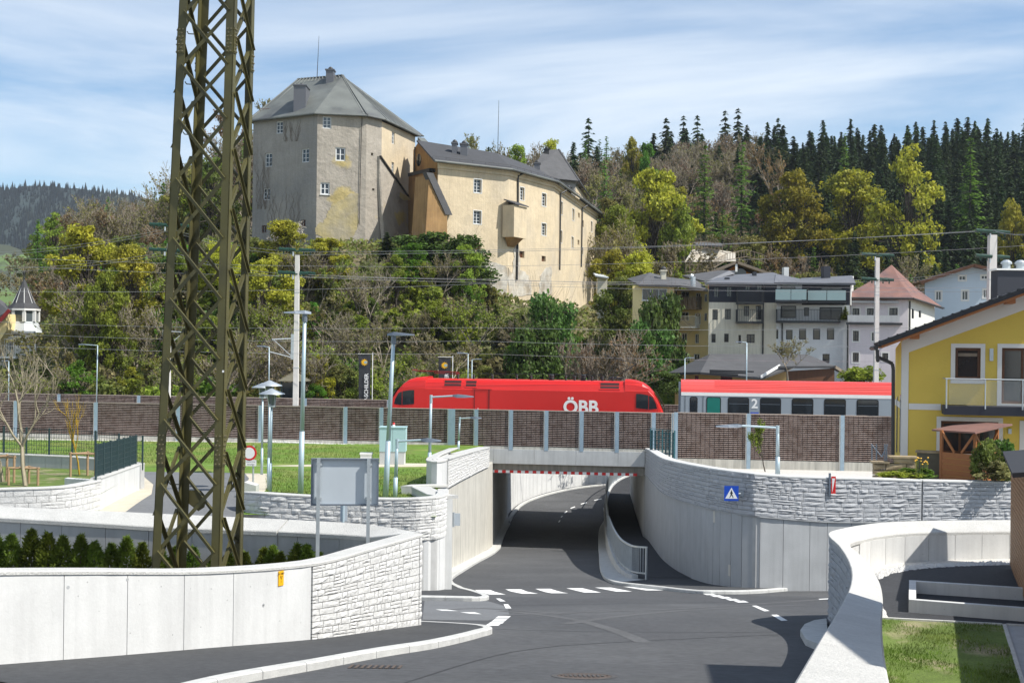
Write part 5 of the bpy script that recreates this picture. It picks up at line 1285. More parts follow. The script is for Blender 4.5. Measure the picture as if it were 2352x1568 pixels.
# red and white hazard marker on top of the right wall
s = S_of(Dw, 1912); b0 = Dw.p(s, Dw.h(s, 4), .1); z0, z1 = ztop(b0, 1138, 1912), ztop(b0, 1090, 1912)
root = empty('hazard_marker', Vector((b0.x, b0.y, z0)), 'small red and white hazard marker fixed to the top of the grey wall', 'marker')
MB().box(b0.x - .12, b0.x - .05, b0.y - .03, b0.y + .03, z0 + .0, z1 + .06).build('post', 'lamp_head', root)
bd = MB().box(b0.x - .04, b0.x + .12, b0.y - .045, b0.y - .03, z0 + .08, z1 - .05).build('board', 'red_sign', root)
MB().prism([Vector((b0.x - .01, b0.y - .05, z1 - .12)), Vector((b0.x + .09, b0.y - .05, z1 - .12)), Vector((b0.x + .0, b0.y - .05, z0 + .12))], (0, .003, 0)).build('white_wedge', 'white_paint', bd)
# floodlight bracket on the left wing wall
s = .2; c = P(1043, 1192, 46.5)
root = empty('wall_sign', c, 'grey square sign seen from behind, on a bracket at the stone wall end', 'sign')
MB().tube((c.x - .28, c.y, c.z), (c.x, c.y, c.z), .025, n=8).build('bracket', 'galv', root)
MB().tube((c.x - .02, c.y - .02, c.z - .28), (c.x - .02, c.y - .02, c.z + .26), .04, n=8).build('pole', 'galv', root)
MB().box(c.x - .22, c.x + .22, c.y + .03, c.y + .05, c.z - .24, c.z + .22).build('panel', 'sign_back', root)
# tree stakes
mat('stake', (.36, .24, .14), .8, .15, 6)
def stakes(px, py, label, w_=.5, h_=.62):
    b0 = PZ(px, py, 7.15); root = empty('tree_stakes', b0, label, 'tree stakes')
    for dx, dy in ((-w_, 0), (0, .5), (w_, 0)):
        MB().tube((b0.x + dx, b0.y + dy, b0.z - .1), (b0.x + dx, b0.y + dy, b0.z + h_), .045, n=8).build('stake', 'stake', root)
    MB().tube((b0.x - w_ - .06, b0.y, b0.z + h_ * .93), (b0.x + w_ + .06, b0.y, b0.z + h_ * .93), .035, n=8).build('cross_bar', 'stake', root)
    MB().tube((b0.x + w_, b0.y, b0.z + h_ * .93), (b0.x, b0.y + .5, b0.z + h_ * .93), .035, n=8).build('cross_bar', 'stake', root)
    MB().tube((b0.x - w_, b0.y, b0.z + h_ * .93), (b0.x, b0.y + .5, b0.z + h_ * .93), .035, n=8).build('cross_bar', 'stake', root)
stakes(53, 1114, 'low wooden tree stakes round the larger bare tree')
stakes(2, 1108, 'taller wooden tree stakes at the left picture edge', .45, .95)
stakes(190, 1095, 'wooden tree stakes standing behind the mesh fence', .45, .9)
# banners
def banner(px0, px1, y0, y1, Y, label, letters):
    a, b = P(px0, y0, Y), P(px1, y1, Y); root = empty('banner', Vector((b.x + .1, Y, 5.2)), label, 'banner', 'dark advertising banners behind the tracks')
    mat('banner_dark', (.035, .037, .042), .6, .25, 8) if 'banner_dark' not in M else None
    W_ = b.x - a.x; cl = MB()
    rows = []
    for i in range(9):
        t = i / 8; z = a.z + (b.z - a.z) * t; ox = .25 * t * W_ * .35
        rows.append([Vector((a.x + ox + W_ * u_, Y + .04 * math.sin(6 * t + 3 * u_), z)) for u_ in (0, .33, .66, 1 - .1 * t)])
    cl.sweep(rows, closed=False); cl.build('cloth', 'banner_dark', root)
    MB().tube((b.x + .14, Y, 5.2), (b.x + .14, Y, a.z + .15), .03, n=8).build('pole', 'white_frame', root)
    MB().tube((a.x - .03, Y, a.z + .05), (b.x + .14, Y, a.z + .05), .02, n=6).build('top_bar', 'white_frame', root)
    sunb = MB(); c = Vector((a.x + W_ * .5, Y - .06, a.z - W_ * .62))
    pts = []
    for i in range(24):
        rr_ = W_ * (.30 if i % 2 == 0 else .19); an = 2 * math.pi * i / 24; pts.append(c + Vector((rr_ * math.cos(an), 0, rr_ * math.sin(an))))
    e_ = sunb.prism(pts, (0, .01, 0)).build('sun_emblem', 'yellow_plate', root)
    MB().prism([c + Vector((W_ * .14 * math.cos(i) + W_ * .1, -.006, W_ * .12 * math.sin(i))) for i in np.linspace(0, 2 * math.pi, 12)[:-1]], (0, .005, 0)).build('emblem_centre', 'glass_green', e_)
    text_mesh(letters, W_ * .42, .004, (a.x + W_ * .82, Y - .09, b.z + .25), (0, 0, 1), (-1, 0, 0), 'white_paint', 'lettering', root, 'LEFT', .01)
banner(823, 850, 814, 935, 93.5, 'dark banner with sun emblem and vertical white lettering, left of the locomotive', 'PP-SCHILDER')
banner(1007, 1034, 821, 935, 95, 'dark banner with sun emblem rising behind the locomotive roof', 'PP-SCHILDER')
# small station shelter
p = P(672, 875, 96); root = empty('shelter', Vector((p.x, 96, 5.2)), 'small dark glass shelter with shallow hipped roof behind the tracks', 'shelter')
for dx in (-.85, 0, .85):
    MB().box(p.x + dx - .05, p.x + dx + .05, 96, 96.1, 5.2, p.z).build('post', 'fence_green', root)
for dx in (-.42, .42): MB().box(p.x + dx - .36, p.x + dx + .36, 96.03, 96.05, 5.4, p.z - .1).build('pane', 'glass_dark', root)
mat('roof_moss', (.13, .12, .085), .9, .2, 3)
MB().add([(p.x - 1.1, 95.6, p.z), (p.x + 1.1, 95.6, p.z), (p.x + 1.1, 98, p.z), (p.x - 1.1, 98, p.z), (p.x - .1, 96.6, p.z + .7), (p.x + .1, 96.8, p.z + .7)], [(0, 1, 5, 4), (1, 2, 5), (2, 3, 4, 5), (3, 0, 4), (3, 2, 1, 0)]).build('roof', 'roof_moss', root)
# ------------------------------------------------------------------ building helpers
mat('plaster_grey', (.30, .285, .26), .95, .16, .5, 5, 1.6, col2=(.22, .215, .205), c2scale=.25, fine=.12, streak=.15)
mat('plaster_mixed', (.36, .325, .275), .95, .16, .6, 6, 1.6, col2=(.44, .355, .16), c2scale=.16, c2pos=(.57, .62), fine=.12, streak=.12)
mat('plaster_ochre', (.58, .48, .33), .95, .12, .6, 3, 1.8, col2=(.52, .44, .32), c2scale=.2, fine=.08, streak=.14)
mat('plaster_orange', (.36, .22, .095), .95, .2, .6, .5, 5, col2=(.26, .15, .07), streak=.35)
mat('plaster_yellow_patch', (.43, .36, .185), .95, .16, .8, 4, 1.8, col2=(.38, .335, .24), c2scale=.3, streak=.15)
def jag(pts, amp=9, k=5):
    out = []
    for (a, b), (c, d) in zip(pts, pts[1:] + pts[:1]):
        out += [(a + (c - a) * i / k + random.uniform(-amp, amp) * (i > 0), b + (d - b) * i / k + random.uniform(-amp, amp) * (i > 0)) for i in range(k)]
    return out
mat('rubble', (.47, .44, .38), .95, .3, 1.2, 3.0, 2.2, col2=(.36, .31, .24), c2scale=.8, fine=.2)
mat('roof_sheet', (.135, .145, .135), .6, .2, .4, .2, 10, col2=(.085, .09, .09), c2scale=.3)
mat('roof_seam', (.20, .21, .20), .6, .1, 1)
mat('vine', (.20, .17, .145), .95, .2, 2)
mat('roof_dark', (.055, .056, .06), .8, .15, 1, .8, 4, fine=.15)
mat('roof_grey', (.085, .085, .088), .8, .18, 1, .8, 4, fine=.15)
mat('roof_rust', (.20, .105, .085), .85, .2, 1.2, .6, 6, col2=(.15, .09, .085), fine=.2)
mat('chimney_metal', (.13, .135, .15), .5, .06, 1, metal=.2)
mat('pipe', (.035, .035, .035), .5, .1, 3)
mat('window_white', (.66, .68, .68), .5, .03, 3)
class Face:
    """vertical wall plane between two image columns at given distances"""
    def __init__(s, x0, Y0, x1, Y1, py=600):
        a, b = P(x0, py, Y0), P(x1, py, Y1); s.o = Vector((a.x, a.y, 0)); d = Vector((b.x - a.x, b.y - a.y, 0)); s.L = d.length; s.e = d.normalized(); s.n = Vector((s.e.y, -s.e.x, 0))
    def sz(s, px, py):
        h = hit(px, py, s.o, s.n); return (h - s.o).dot(s.e), h.z
    def rect(s, xa, ya, xb, yb):
        xm, ym = (xa + xb) / 2, (ya + yb) / 2
        return s.sz(xa, ym)[0], s.sz(xb, ym)[0], s.sz(xm, yb)[1], s.sz(xm, ya)[1]
    def p(s, u, z, off=0.0): return s.o + s.e * u + s.n * off + Vector((0, 0, z))
def wall_holes(f, z0, z1, holes, parent, matn, depth=.2, name='wall', u0=0.0, u1=None, split=None):
    u1 = f.L if u1 is None else u1; mb = MB()
    zf0 = z0 if callable(z0) else (lambda u: z0); zf1 = z1 if callable(z1) else (lambda u: z1)
    us = sorted({u0, u1, *[h[0] for h in holes], *[h[1] for h in holes], *(split or [])}); us = [u for u in us if u0 <= u <= u1]
    for a, b in zip(us, us[1:]):
        if b - a < 1e-4: continue
        m = (a + b) / 2; zs = sorted({h[2] for h in holes if h[0] <= m <= h[1]} | {h[3] for h in holes if h[0] <= m <= h[1]})
        lv = [None] + zs + [None]
        for k in range(len(lv) - 1):
            lo, hi = lv[k], lv[k + 1]
            if lo is not None and hi is not None:
                mz = (lo + hi) / 2
                if any(h[0] <= m <= h[1] and h[2] <= mz <= h[3] for h in holes): continue
            la, lb_ = (zf0(a), zf0(b)) if lo is None else (lo, lo); ha, hb = (zf1(a), zf1(b)) if hi is None else (hi, hi)
            mb.poly([f.p(a, la), f.p(b, lb_), f.p(b, hb), f.p(a, ha)])
    for (a, b, c, d) in [h[:4] for h in holes]:
        for q in ([f.p(a, c), f.p(a, c, -depth), f.p(a, d, -depth), f.p(a, d)], [f.p(b, c, -depth), f.p(b, c), f.p(b, d), f.p(b, d, -depth)],
                  [f.p(a, d), f.p(a, d, -depth), f.p(b, d, -depth), f.p(b, d)], [f.p(a, c, -depth), f.p(a, c), f.p(b, c), f.p(b, c, -depth)]):
            mb.poly(q)
    return mb.build(name, matn, parent)
def window(f, h, parent, depth=.2, frame='window_white', glass='glass_dark', nx=2, ny=3, fw=.09, surround=None, sw=.12, sill=False, name='window'):
    a, b, c, d = h[:4]; mb = MB(); w_, hh = b - a, d - c; fw = min(fw, w_ * .14)
    def bar_(u0, u1, z0, z1, o0, o1): mb.obox(f.p(u0, z0, o0), f.e * (u1 - u0), f.n * (o1 - o0), (0, 0, z1 - z0))
    o0, o1 = -depth + .02, -depth + .09
    bar_(a, a + fw, c, d, o0, o1); bar_(b - fw, b, c, d, o0, o1); bar_(a + fw, b - fw, c, c + fw, o0, o1); bar_(a + fw, b - fw, d - fw, d, o0, o1)
    for i in range(1, nx): u_ = a + w_ * i / nx; bar_(u_ - fw * .4, u_ + fw * .4, c + fw, d - fw, o0, o1 - .01)
    for j in range(1, ny):
        z = c + hh * j / ny
        for i in range(nx):
            ua = a + w_ * i / nx + fw * (.4 if i else 1); ub = a + w_ * (i + 1) / nx - fw * (.4 if i < nx - 1 else 1); bar_(ua, ub, z - fw * .25, z + fw * .25, o0, o1 - .02)
    win = mb.build(name, frame, parent)
    MB().obox(f.p(a, c, -depth + .0), f.e * w_, f.n * .012, (0, 0, hh)).build('pane', glass, win)
    if surround:
        mb = MB(); q = .02
        for u0, u1, z0, z1 in ((a - sw, a, c - sw, d + sw), (b, b + sw, c - sw, d + sw), (a, b, d, d + sw), (a, b, c - sw, c)):
            mb.obox(f.p(u0, z0, .003), f.e * (u1 - u0), f.n * q, (0, 0, z1 - z0))
        mb.build('surround', surround, win)
    if sill: MB().obox(f.p(a - .08, c - .06, .004), f.e * (w_ + .16), f.n * .09, (0, 0, .06)).build('sill', frame, win)
    return win
def slab(parent, pts, th, matn, name='roof'):
    pts = [Vector(p) for p in pts]; n = (pts[1] - pts[0]).cross(pts[2] - pts[0]).normalized()
    if n.z < 0: n = -n
    return MB().prism(pts, -n * th).build(name, matn, parent)
def pipe(parent, pts, r=.07, name='downpipe', m='pipe'): return MB().path(pts, r, 8).build(name, m, parent)
def boxat(parent, f, px0, py0, px1, py1, d0, d1, matn, name):
    a, b, c, d = f.rect(px0, py0, px1, py1); return MB().obox(f.p(a, c, d0), f.e * (b - a), f.n * (d1 - d0), (0, 0, d - c)).build(name, matn, parent)
k5 = lambda x, y: ((650 + x / 2.53) / 1.17347, (80 + y / 2.53) / 1.17347)
k6 = lambda x, y: ((1080 + x / 3.016) / 1.17347, (330 + y / 3.016) / 1.17347)
def R5(f, r): a = k5(r[0], r[1]); b = k5(r[2], r[3]); return f.rect(a[0], a[1], b[0], b[1])
def R6(f, r): a = k6(r[0], r[1]); b = k6(r[2], r[3]); return f.rect(a[0], a[1], b[0], b[1])

# ------------------------------------------------------------------ castle keep
root = empty('castle_keep', P(720, 560, 147), 'tall grey castle keep with hipped sheet-metal roof on the rock', 'castle')
ze = P(837, 262, 142.3).z
f1 = Face(578, 146.5, 725, 142.0); f2 = Face(725, 142.0, 838, 143.6); f3 = Face(838, 143.6, 873, 145.2); f4 = Face(873, 145.2, 950, 155)
zbk = 20.0
H1 = [R5(f1, r) for r in [(237, 627, 283, 708), (162, 843, 209, 935), (412, 812, 462, 905), (150, 1082, 196, 1162), (140, 1335, 175, 1385), (408, 1297, 440, 1340)]]
wall_holes(f1, zbk, ze + .2, H1, root, 'plaster_grey')
for i, h in enumerate(H1):
    if i < 4: window(f1, h, root, nx=2, ny=3)
    else: window(f1, h, root, nx=2, ny=2, frame='wood_dark')
H2 = [R5(f2, r) for r in [(556, 593, 615, 675), (643, 803, 711, 896), (540, 1042, 603, 1125)]]
wall_holes(f2, zbk, ze + .2, H2, root, 'plaster_mixed')
for i, h in enumerate(H2): window(f2, h, root, nx=2, ny=2 if i else 3, glass='glass_grey' if i == 0 else 'glass_dark', sill=i == 2, fw=.14 if i else .1)
H3 = [R5(f3, r) for r in [(885, 840, 900, 860), (893, 1083, 908, 1098)]]
wall_holes(f3, zbk, ze + .2, H3, root, 'plaster_mixed', .5)
for h in H3: MB().obox(f3.p(h[0], h[2], -.49), f3.e * (h[1] - h[0]), f3.n * .02, (0, 0, h[3] - h[2])).build('hole_back', 'black', root)
H4 = [R5(f4, r) for r in [(1027, 700, 1046, 780), (1025, 905, 1042, 972)]]
wall_holes(f4, zbk, ze - .3, H4, root, 'plaster_ochre')
for h in H4: window(f4, h, root, nx=2, ny=3)
bk0, bk1 = f4.p(f4.L, 0), f1.p(0, 0); bkL = Vector((bk1.x + 2, 160, 0))
MB().add([bk0 + Vector((0, 0, zbk)), bkL + Vector((0, 0, zbk)), bkL + Vector((0, 0, ze)), bk0 + Vector((0, 0, ze))], [(0, 1, 2, 3)]).add([bkL + Vector((0, 0, zbk)), bk1 + Vector((0, 0, zbk)), bk1 + Vector((0, 0, ze)), bkL + Vector((0, 0, ze))], [(0, 1, 2, 3)]).build('rear_wall', 'plaster_grey', root)
# sloping buttress skin at the foot of the corner with a dark coping line
def bt(px, py, off=0):
    q = k5(px, py); return q
pts = [hit(*k5(942, 862), f4.o, f4.n), hit(*k5(1108, 1140), f4.o, f4.n)]
a, b = pts; o_ = f4.n * .5
MB().prism([a + f4.n * .02, b + f4.n * .55, Vector((b.x, b.y, zbk)) + f4.n * .8, Vector((f4.p(0, 0).x, f4.p(0, 0).y, zbk)) + f4.n * .8 - f4.e * 0, a + f4.n * .02 - f4.e * .0 + Vector((0, 0, -3))], -f4.n * .3).build('buttress', 'plaster_mixed', root)
MB().bar(a + f4.n * .1, b + f4.n * .6, .26, .16).build('buttress_coping', 'pipe', root)
# yellow patch of old render, a thin skin
ppx = [(505, 1395), (520, 1330), (560, 1310), (590, 1250), (612, 1200), (680, 1160), (740, 1118), (800, 1115), (800, 1300), (770, 1400), (700, 1440), (600, 1440)]
MB().prism([hit(*k5(*q), f2.o, f2.n) + f2.n * .03 for q in jag(ppx)], f2.n * -.02).build('old_render', 'plaster_yellow_patch', root)
ppx = [(1035, 1110), (1100, 1145), (1105, 1160), (1060, 1165), (1030, 1140)]
MB().prism([hit(*k5(*q), f4.o, f4.n) + f4.n * .9 for q in ppx], f4.n * -.02).build('old_render', 'plaster_yellow_patch', root)
# roof
ov = .55
e1, e2, e3, e4 = f1.p(-.6, ze - .15, ov), f2.p(f2.L * 1.0, ze + .05, ov), f3.p(f3.L, ze - .05, ov), f4.p(f4.L + .3, ze - .2, ov)
e12 = f1.p(f1.L, ze - .05, ov)
e5, e6 = bk0 + Vector((1.0, 1.5, ze)), bkL + Vector((-1, 1, ze))
rl_, rr_ = P(683, 183, 152), P(787, 178, 149.5)
zrg = rl_.z
rr_.z = zrg
slab(root, [e1, e12, e2, rr_, rl_], .16, 'roof_sheet'); slab(root, [e2, e3, rr_], .16, 'roof_sheet'); slab(root, [e3, e4, rr_], .16, 'roof_sheet')
slab(root, [e4, e5, rr_], .16, 'roof_sheet'); slab(root, [e5, e6, rl_, rr_], .16, 'roof_sheet'); slab(root, [e6, e1, rl_], .16, 'roof_sheet')
for i in range(15):
    t = (i + .5) / 15; a = e1.lerp(e2, t); a.z = e1.lerp(e2, t).z; b = rl_.lerp(rr_, t)
    sl_ = MB(); up_ = Vector((0, 0, .16)); 
    tt = .0; sl_.bar(a + up_, b + up_, .07, .09); sl_.build('roof_seam', 'roof_seam', root)
for i in range(8):
    t = (i + .5) / 8; a = e3.lerp(e4, t); MB().bar(a + Vector((0, 0, .05)), a.lerp(rr_, 1 - t * .5 - .02) + Vector((0, 0, .05)), .06, .06).build('roof_seam', 'roof_seam', root)
MB().bar(e2 + Vector((0, 0, .06)), rr_ + Vector((0, 0, .08)), .22, .1).build('hip_cap', 'roof_sheet', root); MB().bar(rl_ + Vector((0, 0, .05)), rr_ + Vector((0, 0, .05)), .25, .12).build('ridge_cap', 'roof_sheet', root)
pipe(root, [e1 + Vector((0, 0, -.15)), e12 + Vector((0, 0, -.12)), e2 + Vector((0, 0, -.1)), e3 + Vector((0, 0, -.1)), e4 + Vector((0, 0, -.1))], .11, 'gutter', 'roof_sheet')
def inslope(px, py, up_=0):       # on the front roof slope
    n = (e2 - e1).cross(rl_ - e1).normalized(); return hit(px, py, e1, n)
# snow guards
for xa, xb in ((128, 300), (440, 545), (560, 780)):
    a = inslope(*k5(xa, 563 - (xa - 128) * .055)); b = inslope(*k5(xb, 563 - (xb - 128) * .055)); mb = MB()
    for dz in (.08, .38): mb.bar(a + Vector((0, 0, dz)), b + Vector((0, 0, dz)), .04, .04)
    n = int((b - a).length / .35)
    for i in range(n + 1): c = a.lerp(b, i / n); mb.bar(c, c + Vector((0, 0, .4)), .03, .03)
    mb.build('snow_guard', 'roof_rust', root)
def chimney(root_, px0, px1, py0, py1, Y, d, cap=True, m='chimney_metal', dep=1.2):
    a, b = P(px0, py1, Y), P(px1, py0, Y); mb = MB(); mb.box(a.x, b.x, Y, Y + d, a.z - dep, b.z)
    ch = mb.build('chimney', m, root_)
    if cap:
        MB().box(a.x - .1, b.x + .1, Y - .1, Y + d + .1, b.z + .002, b.z + .14).build('chimney_cap', m, ch)
        MB().lathe(Vector(((a.x + b.x) / 2, Y + d / 2, b.z + .14)), [(.25, 0), (.3, .15), (.2, .32), (0, .42)], 10).build('cowl', 'pipe', ch)
    return ch
q0, q1 = k5(356, 383), k5(441, 545)
chimney(root, q0[0], q1[0], q0[1], q1[1] - 1, 143.7, 2.6, dep=.3)
q0, q1 = k5(577, 277), k5(630, 325); chimney(root, q0[0], q1[0], q0[1], q1[1], 148.5, 1.3)
t_ = P(*k5(530, 45), 150); b_ = P(*k5(517, 330), 150); MB().tube(b_, t_, .05, .02, n=6).build('lightning_rod', 'pipe', root)
# downpipe on the front
pipe(root, [hit(*k5(824, 560), f2.o, f2.n) + f2.n * .12, hit(*k5(815, 800), f2.o, f2.n) + f2.n * .12, hit(*k5(803, 1330), f2.o, f2.n) + f2.n * .12], .04)
# bare vine stems on the keep
def vine(px0, py0, px1, py1, n, seed):
    rnd = random.Random(seed); mb = MB()
    for _ in range(n):
        x = rnd.uniform(px0, px1); y = py1; w_ = .02; pr = hit(x, y, f1.o, f1.n) + f1.n * .05
        while y > py0 + rnd.uniform(0, (py1 - py0) * .5):
            y -= rnd.uniform(5, 9); x += rnd.uniform(-4, 4); c = hit(x, y, f1.o, f1.n) + f1.n * .05; mb.tube(pr, c, w_, n=3, caps=False); pr = c; w_ *= .96
    return mb
mb = vine(590, 275, 612, 480, 16, 1); mb2 = vine(620, 400, 690, 530, 16, 2); mb3 = vine(650, 268, 695, 325, 16, 3)
for m_ in (mb2, mb3): mb.add(m_.v, m_.f)
tag(mb.build('vine_stems', 'vine'), 'bare climbing vine stems on the shaded keep wall', 'vine', kind='stuff')
# lower connecting wall between keep and wing
root2 = empty('castle_connector', P(960, 500, 152), 'narrow ochre wall section joining keep and long wing, in deep shade', 'castle wall')
fc = Face(946, 152.5, 1006, 147.0)
zc = P(957, 325, 152).z
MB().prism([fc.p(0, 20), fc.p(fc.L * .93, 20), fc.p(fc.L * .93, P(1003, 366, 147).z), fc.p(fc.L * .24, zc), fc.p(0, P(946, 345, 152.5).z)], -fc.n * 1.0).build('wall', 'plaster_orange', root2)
MB().prism([fc.p(fc.L * .93, P(1003, 366, 147).z, .25), fc.p(fc.L * .24, zc, .25), fc.p(fc.L * .24, zc + .35, .25), fc.p(fc.L * .95, P(1003, 366, 147).z + .35, .25)], -fc.n * .9).build('verge', 'roof_sheet', root2)
h = fc.rect(*k6(131, 280), *k6(165, 333)); c = fc.p((h[0] + h[1]) / 2, (h[2] + h[3]) / 2, .03)
MB().prism([c + fc.e * (.62 * math.cos(a)) + Vector((0, 0, .75 * math.sin(a))) for a in np.linspace(0, 2 * math.pi, 20)[:-1]], -fc.n * .02).build('round_window', 'glass_dark', root2)
MB().prism([fc.p(.2, P(950, 398, 152).z, .8), fc.p(fc.L * .86, P(995, 388, 148).z, .8), fc.p(fc.L * .86, P(995, 392, 148).z - .2, .8), fc.p(.2, P(950, 402, 152).z - .2, .8)], -fc.n * .9).build('lean_to_roof', 'roof_dark', root2)
pipe(root2, [fc.p(fc.L * .15, 36, .3), fc.p(fc.L * .12, 21, .3)], .09)
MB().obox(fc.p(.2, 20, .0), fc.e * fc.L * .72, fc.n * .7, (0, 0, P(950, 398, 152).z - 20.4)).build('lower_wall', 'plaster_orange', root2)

# ------------------------------------------------------------------ long castle wing
root = empty('castle_wing', P(1180, 620, 150), 'long ochre castle wing with dark roof curving away to the right', 'castle')
seg = [(1003, 140.5), (1166, 146.0), (1269, 156.2), (1297, 164.5), (1369, 191.0)]
zeave = P(1005, 372, 140.5).z
fs_ = [Face(seg[i][0], seg[i][1], seg[i + 1][0], seg[i + 1][1]) for i in range(4)]
up = [(595, 463, 657, 572), (968, 528, 1004, 632), (1147, 577, 1182, 680), (1297, 643, 1315, 748), (1394, 702, 1410, 798), (1545, 805, 1557, 887)]
lw = [(592, 718, 655, 825), (965, 775, 1001, 880), (1145, 820, 1182, 918), (1295, 878, 1312, 978), (1388, 930, 1404, 1020), (1468, 1013, 1482, 1072)]
dk = [(583, 987, 650, 1040), (963, 1045, 1005, 1100), (1145, 1085, 1178, 1130), (1442, 735, 1455, 775), (1475, 795, 1487, 850), (1438, 955, 1452, 995)]
zbw = 15.0
for i, f in enumerate(fs_):
    x0, x1 = seg[i][0], seg[i + 1][0]; hs = []
    for kind_, lst in (('w', up), ('w', lw), ('d', dk)):
        for r in lst:
            c = k6((r[0] + r[2]) / 2, r[1])[0]
            if x0 < c < x1: hs.append((kind_,) + R6(f, r))
    wall_holes(f, zbw, zeave + .1, [h[1:] for h in hs], root, 'plaster_ochre', .3)
    for h in hs:
        if h[0] == 'w': window(f, h[1:], root, .3, nx=2, ny=4, surround='window_white', sw=.07, fw=.08, glass='glass_dark')
        else: MB().obox(f.p(h[1], h[3], -.29), f.e * (h[2] - h[1]), f.n * .02, (0, 0, h[4] - h[3])).build('niche_back', 'wood_dark', root)
    MB().obox(f.p(-.05, zeave - .7, .0), f.e * (f.L + .1), f.n * .14, (0, 0, .35)).build('cornice', 'plaster_ochre', root)
    MB().obox(f.p(-.05, zeave - .36, .0), f.e * (f.L + .1), f.n * .30, (0, 0, .25)).build('cornice', 'plaster_ochre', root)
endf = fs_[3].p(fs_[3].L, 0); bkp = endf + Vector((-9, 6, 0))
MB().add([endf + Vector((0, 0, zbw)), bkp + Vector((0, 0, zbw)), bkp + Vector((0, 0, zeave)), endf + Vector((0, 0, zeave))], [(0, 1, 2, 3)]).build('end_wall', 'plaster_ochre', root)
ev = [fs_[0].p(-.9, zeave, .75)] + [fs_[i].p(fs_[i].L, zeave, .75) for i in range(4)]
rg = [P(957, 322, 149), P(1140, 351, 152.5), P(1235, 388, 166), P(1258, 402, 174), P(1335, 455, 199)]
for i in range(4):
    slab(root, [ev[i], ev[i + 1], rg[i + 1]], .18, 'roof_dark'); slab(root, [ev[i], rg[i + 1], rg[i]], .18, 'roof_dark')
slab(root, [ev[4], bkp + Vector((.5, 1, zeave)), rg[4]], .18, 'roof_dark')
pipe(root, [e + Vector((0, 0, -.05)) for e in ev], .14, 'gutter', 'roof_sheet')
mb = MB()
for i in range(4):
    n_ = max(2, int((ev[i + 1] - ev[i]).length / 1.6))
    for k in range(n_):
        a = ev[i].lerp(ev[i + 1], k / n_); b = rg[i].lerp(rg[i + 1], k / n_); c = a.lerp(b, .1); mb.bar(c, c + Vector((0, 0, .25)), .04, .04)
    mb.bar(ev[i].lerp(rg[i], .1) + Vector((0, 0, .25)), ev[i + 1].lerp(rg[i + 1], .1) + Vector((0, 0, .25)), .05, .05)
mb.build('snow_guard', 'roof_grey', root)
for xx, y0, y1, x1 in ((945, 435, 690, 945), (1290, 580, 1200, 1283), (1467, 700, 1175, 1460)):
    px = k6(xx, y0)[0]; i = max(k for k in range(4) if seg[k][0] <= px); f = fs_[i]
    a = hit(*k6(xx, y0), f.o, f.n) + f.n * .15; b = hit(*k6(x1, y1), f.o, f.n) + f.n * .15; pipe(root, [a + f.n * .6 + f.e * .8 + Vector((0, 0, .5)), a, b], .1)
f = fs_[1]; a = hit(*k6(938, 970), f.o, f.n) + f.n * .2; b = hit(*k6(932, 1280), f.o, f.n) + f.n * .2; pipe(root, [a, b], .12)
# latrine bay
f = fs_[1]; q = R6(f, (870, 690, 965, 945)); u0, u1 = -1.0, 2.1
bay = MB(); z0, z1 = q[2], q[3]; bay.obox(f.p(u0, z0, -.2), f.e * (u1 - u0), f.n * 1.5, (0, 0, z1 - z0)); bay = bay.build('bay', 'plaster_ochre', root)
MB().prism([f.p(u0 - .15, z1 + .02, 1.5), f.p(u1 + .15, z1 + .02, 1.5), f.p(u1 + .15, z1 + .6, 0), f.p(u0 - .15, z1 + .6, 0)], (0, 0, .12)).build('bay_roof', 'roof_dark', bay)
MB().sweep([[f.p(u0 + .2, z0, 0), f.p(u1 - .2, z0, 0), f.p(u1 - .2, z0, 1.0), f.p(u0 + .2, z0, 1.0)], [f.p(u0 + .9, z0 - 1.0, 0), f.p(u1 - .9, z0 - 1.0, 0), f.p(u1 - .9, z0 - 1.0, .2), f.p(u0 + .9, z0 - 1.0, .2)]]).build('corbel', 'plaster_orange', bay)
# stepped buttress with stone slabs at the left corner
f = fs_[0]
sl_ = [(228, 430), (262, 520), (295, 620), (330, 720)]
pa = [hit(*k6(x, y), f.o, f.n) for x, y in [(225, 425), (358, 740), (340, 860), (220, 860)]]
o0 = f.n * .9
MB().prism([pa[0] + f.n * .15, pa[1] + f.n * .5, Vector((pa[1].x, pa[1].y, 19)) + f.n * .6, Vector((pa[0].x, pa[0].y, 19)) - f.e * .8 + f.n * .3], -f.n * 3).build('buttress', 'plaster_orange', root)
for i in range(7):
    t = (i + .5) / 7; c = pa[0].lerp(pa[1], t) + f.n * (.3 + .3 * t); d = (pa[1] - pa[0]).normalized()
    MB().obox(c - d * .55 - f.e * .35, d * 1.1, f.e * .9, -f.n * .9 + Vector((0, 0, .08))).build('buttress_slab', 'roof_grey', root)
# rubble masonry where the render has fallen, and rock below
for f, ppx in ((fs_[0], [(560, 1000), (610, 1070), (650, 1075), (720, 1120), (800, 1150), (864, 1180), (866, 1420), (560, 1420)]), (fs_[1], [(872, 1180), (900, 1230), (925, 1010), (945, 975), (960, 1040), (965, 1200), (1010, 1215), (1060, 1300), (1060, 1400), (872, 1420)]), (fs_[1], [(1130, 1250), (1180, 1180), (1222, 1170), (1224, 1400), (1120, 1400)])):
    MB().prism([hit(*k6(*q), f.o, f.n) + f.n * .06 for q in jag(ppx, 7)], f.n * -.05).build('bare_masonry', 'rubble', root)
for a, b in (((415, 170), (467, 252)), ((483, 178), (553, 265))):
    q0, q1 = k6(*a), k6(*b); chimney(root, q0[0], q1[0] - 3, q0[1], q1[1], 146, 1.4)
q0, q1 = k6(1085, 335), k6(1132, 420); chimney(root, q0[0], q1[0], q0[1], q1[1], 165, 1.4)
q0, q1 = k6(1340, 535), k6(1388, 575); chimney(root, q0[0], q1[0], q0[1], q1[1], 178, 1.6, m='pipe')
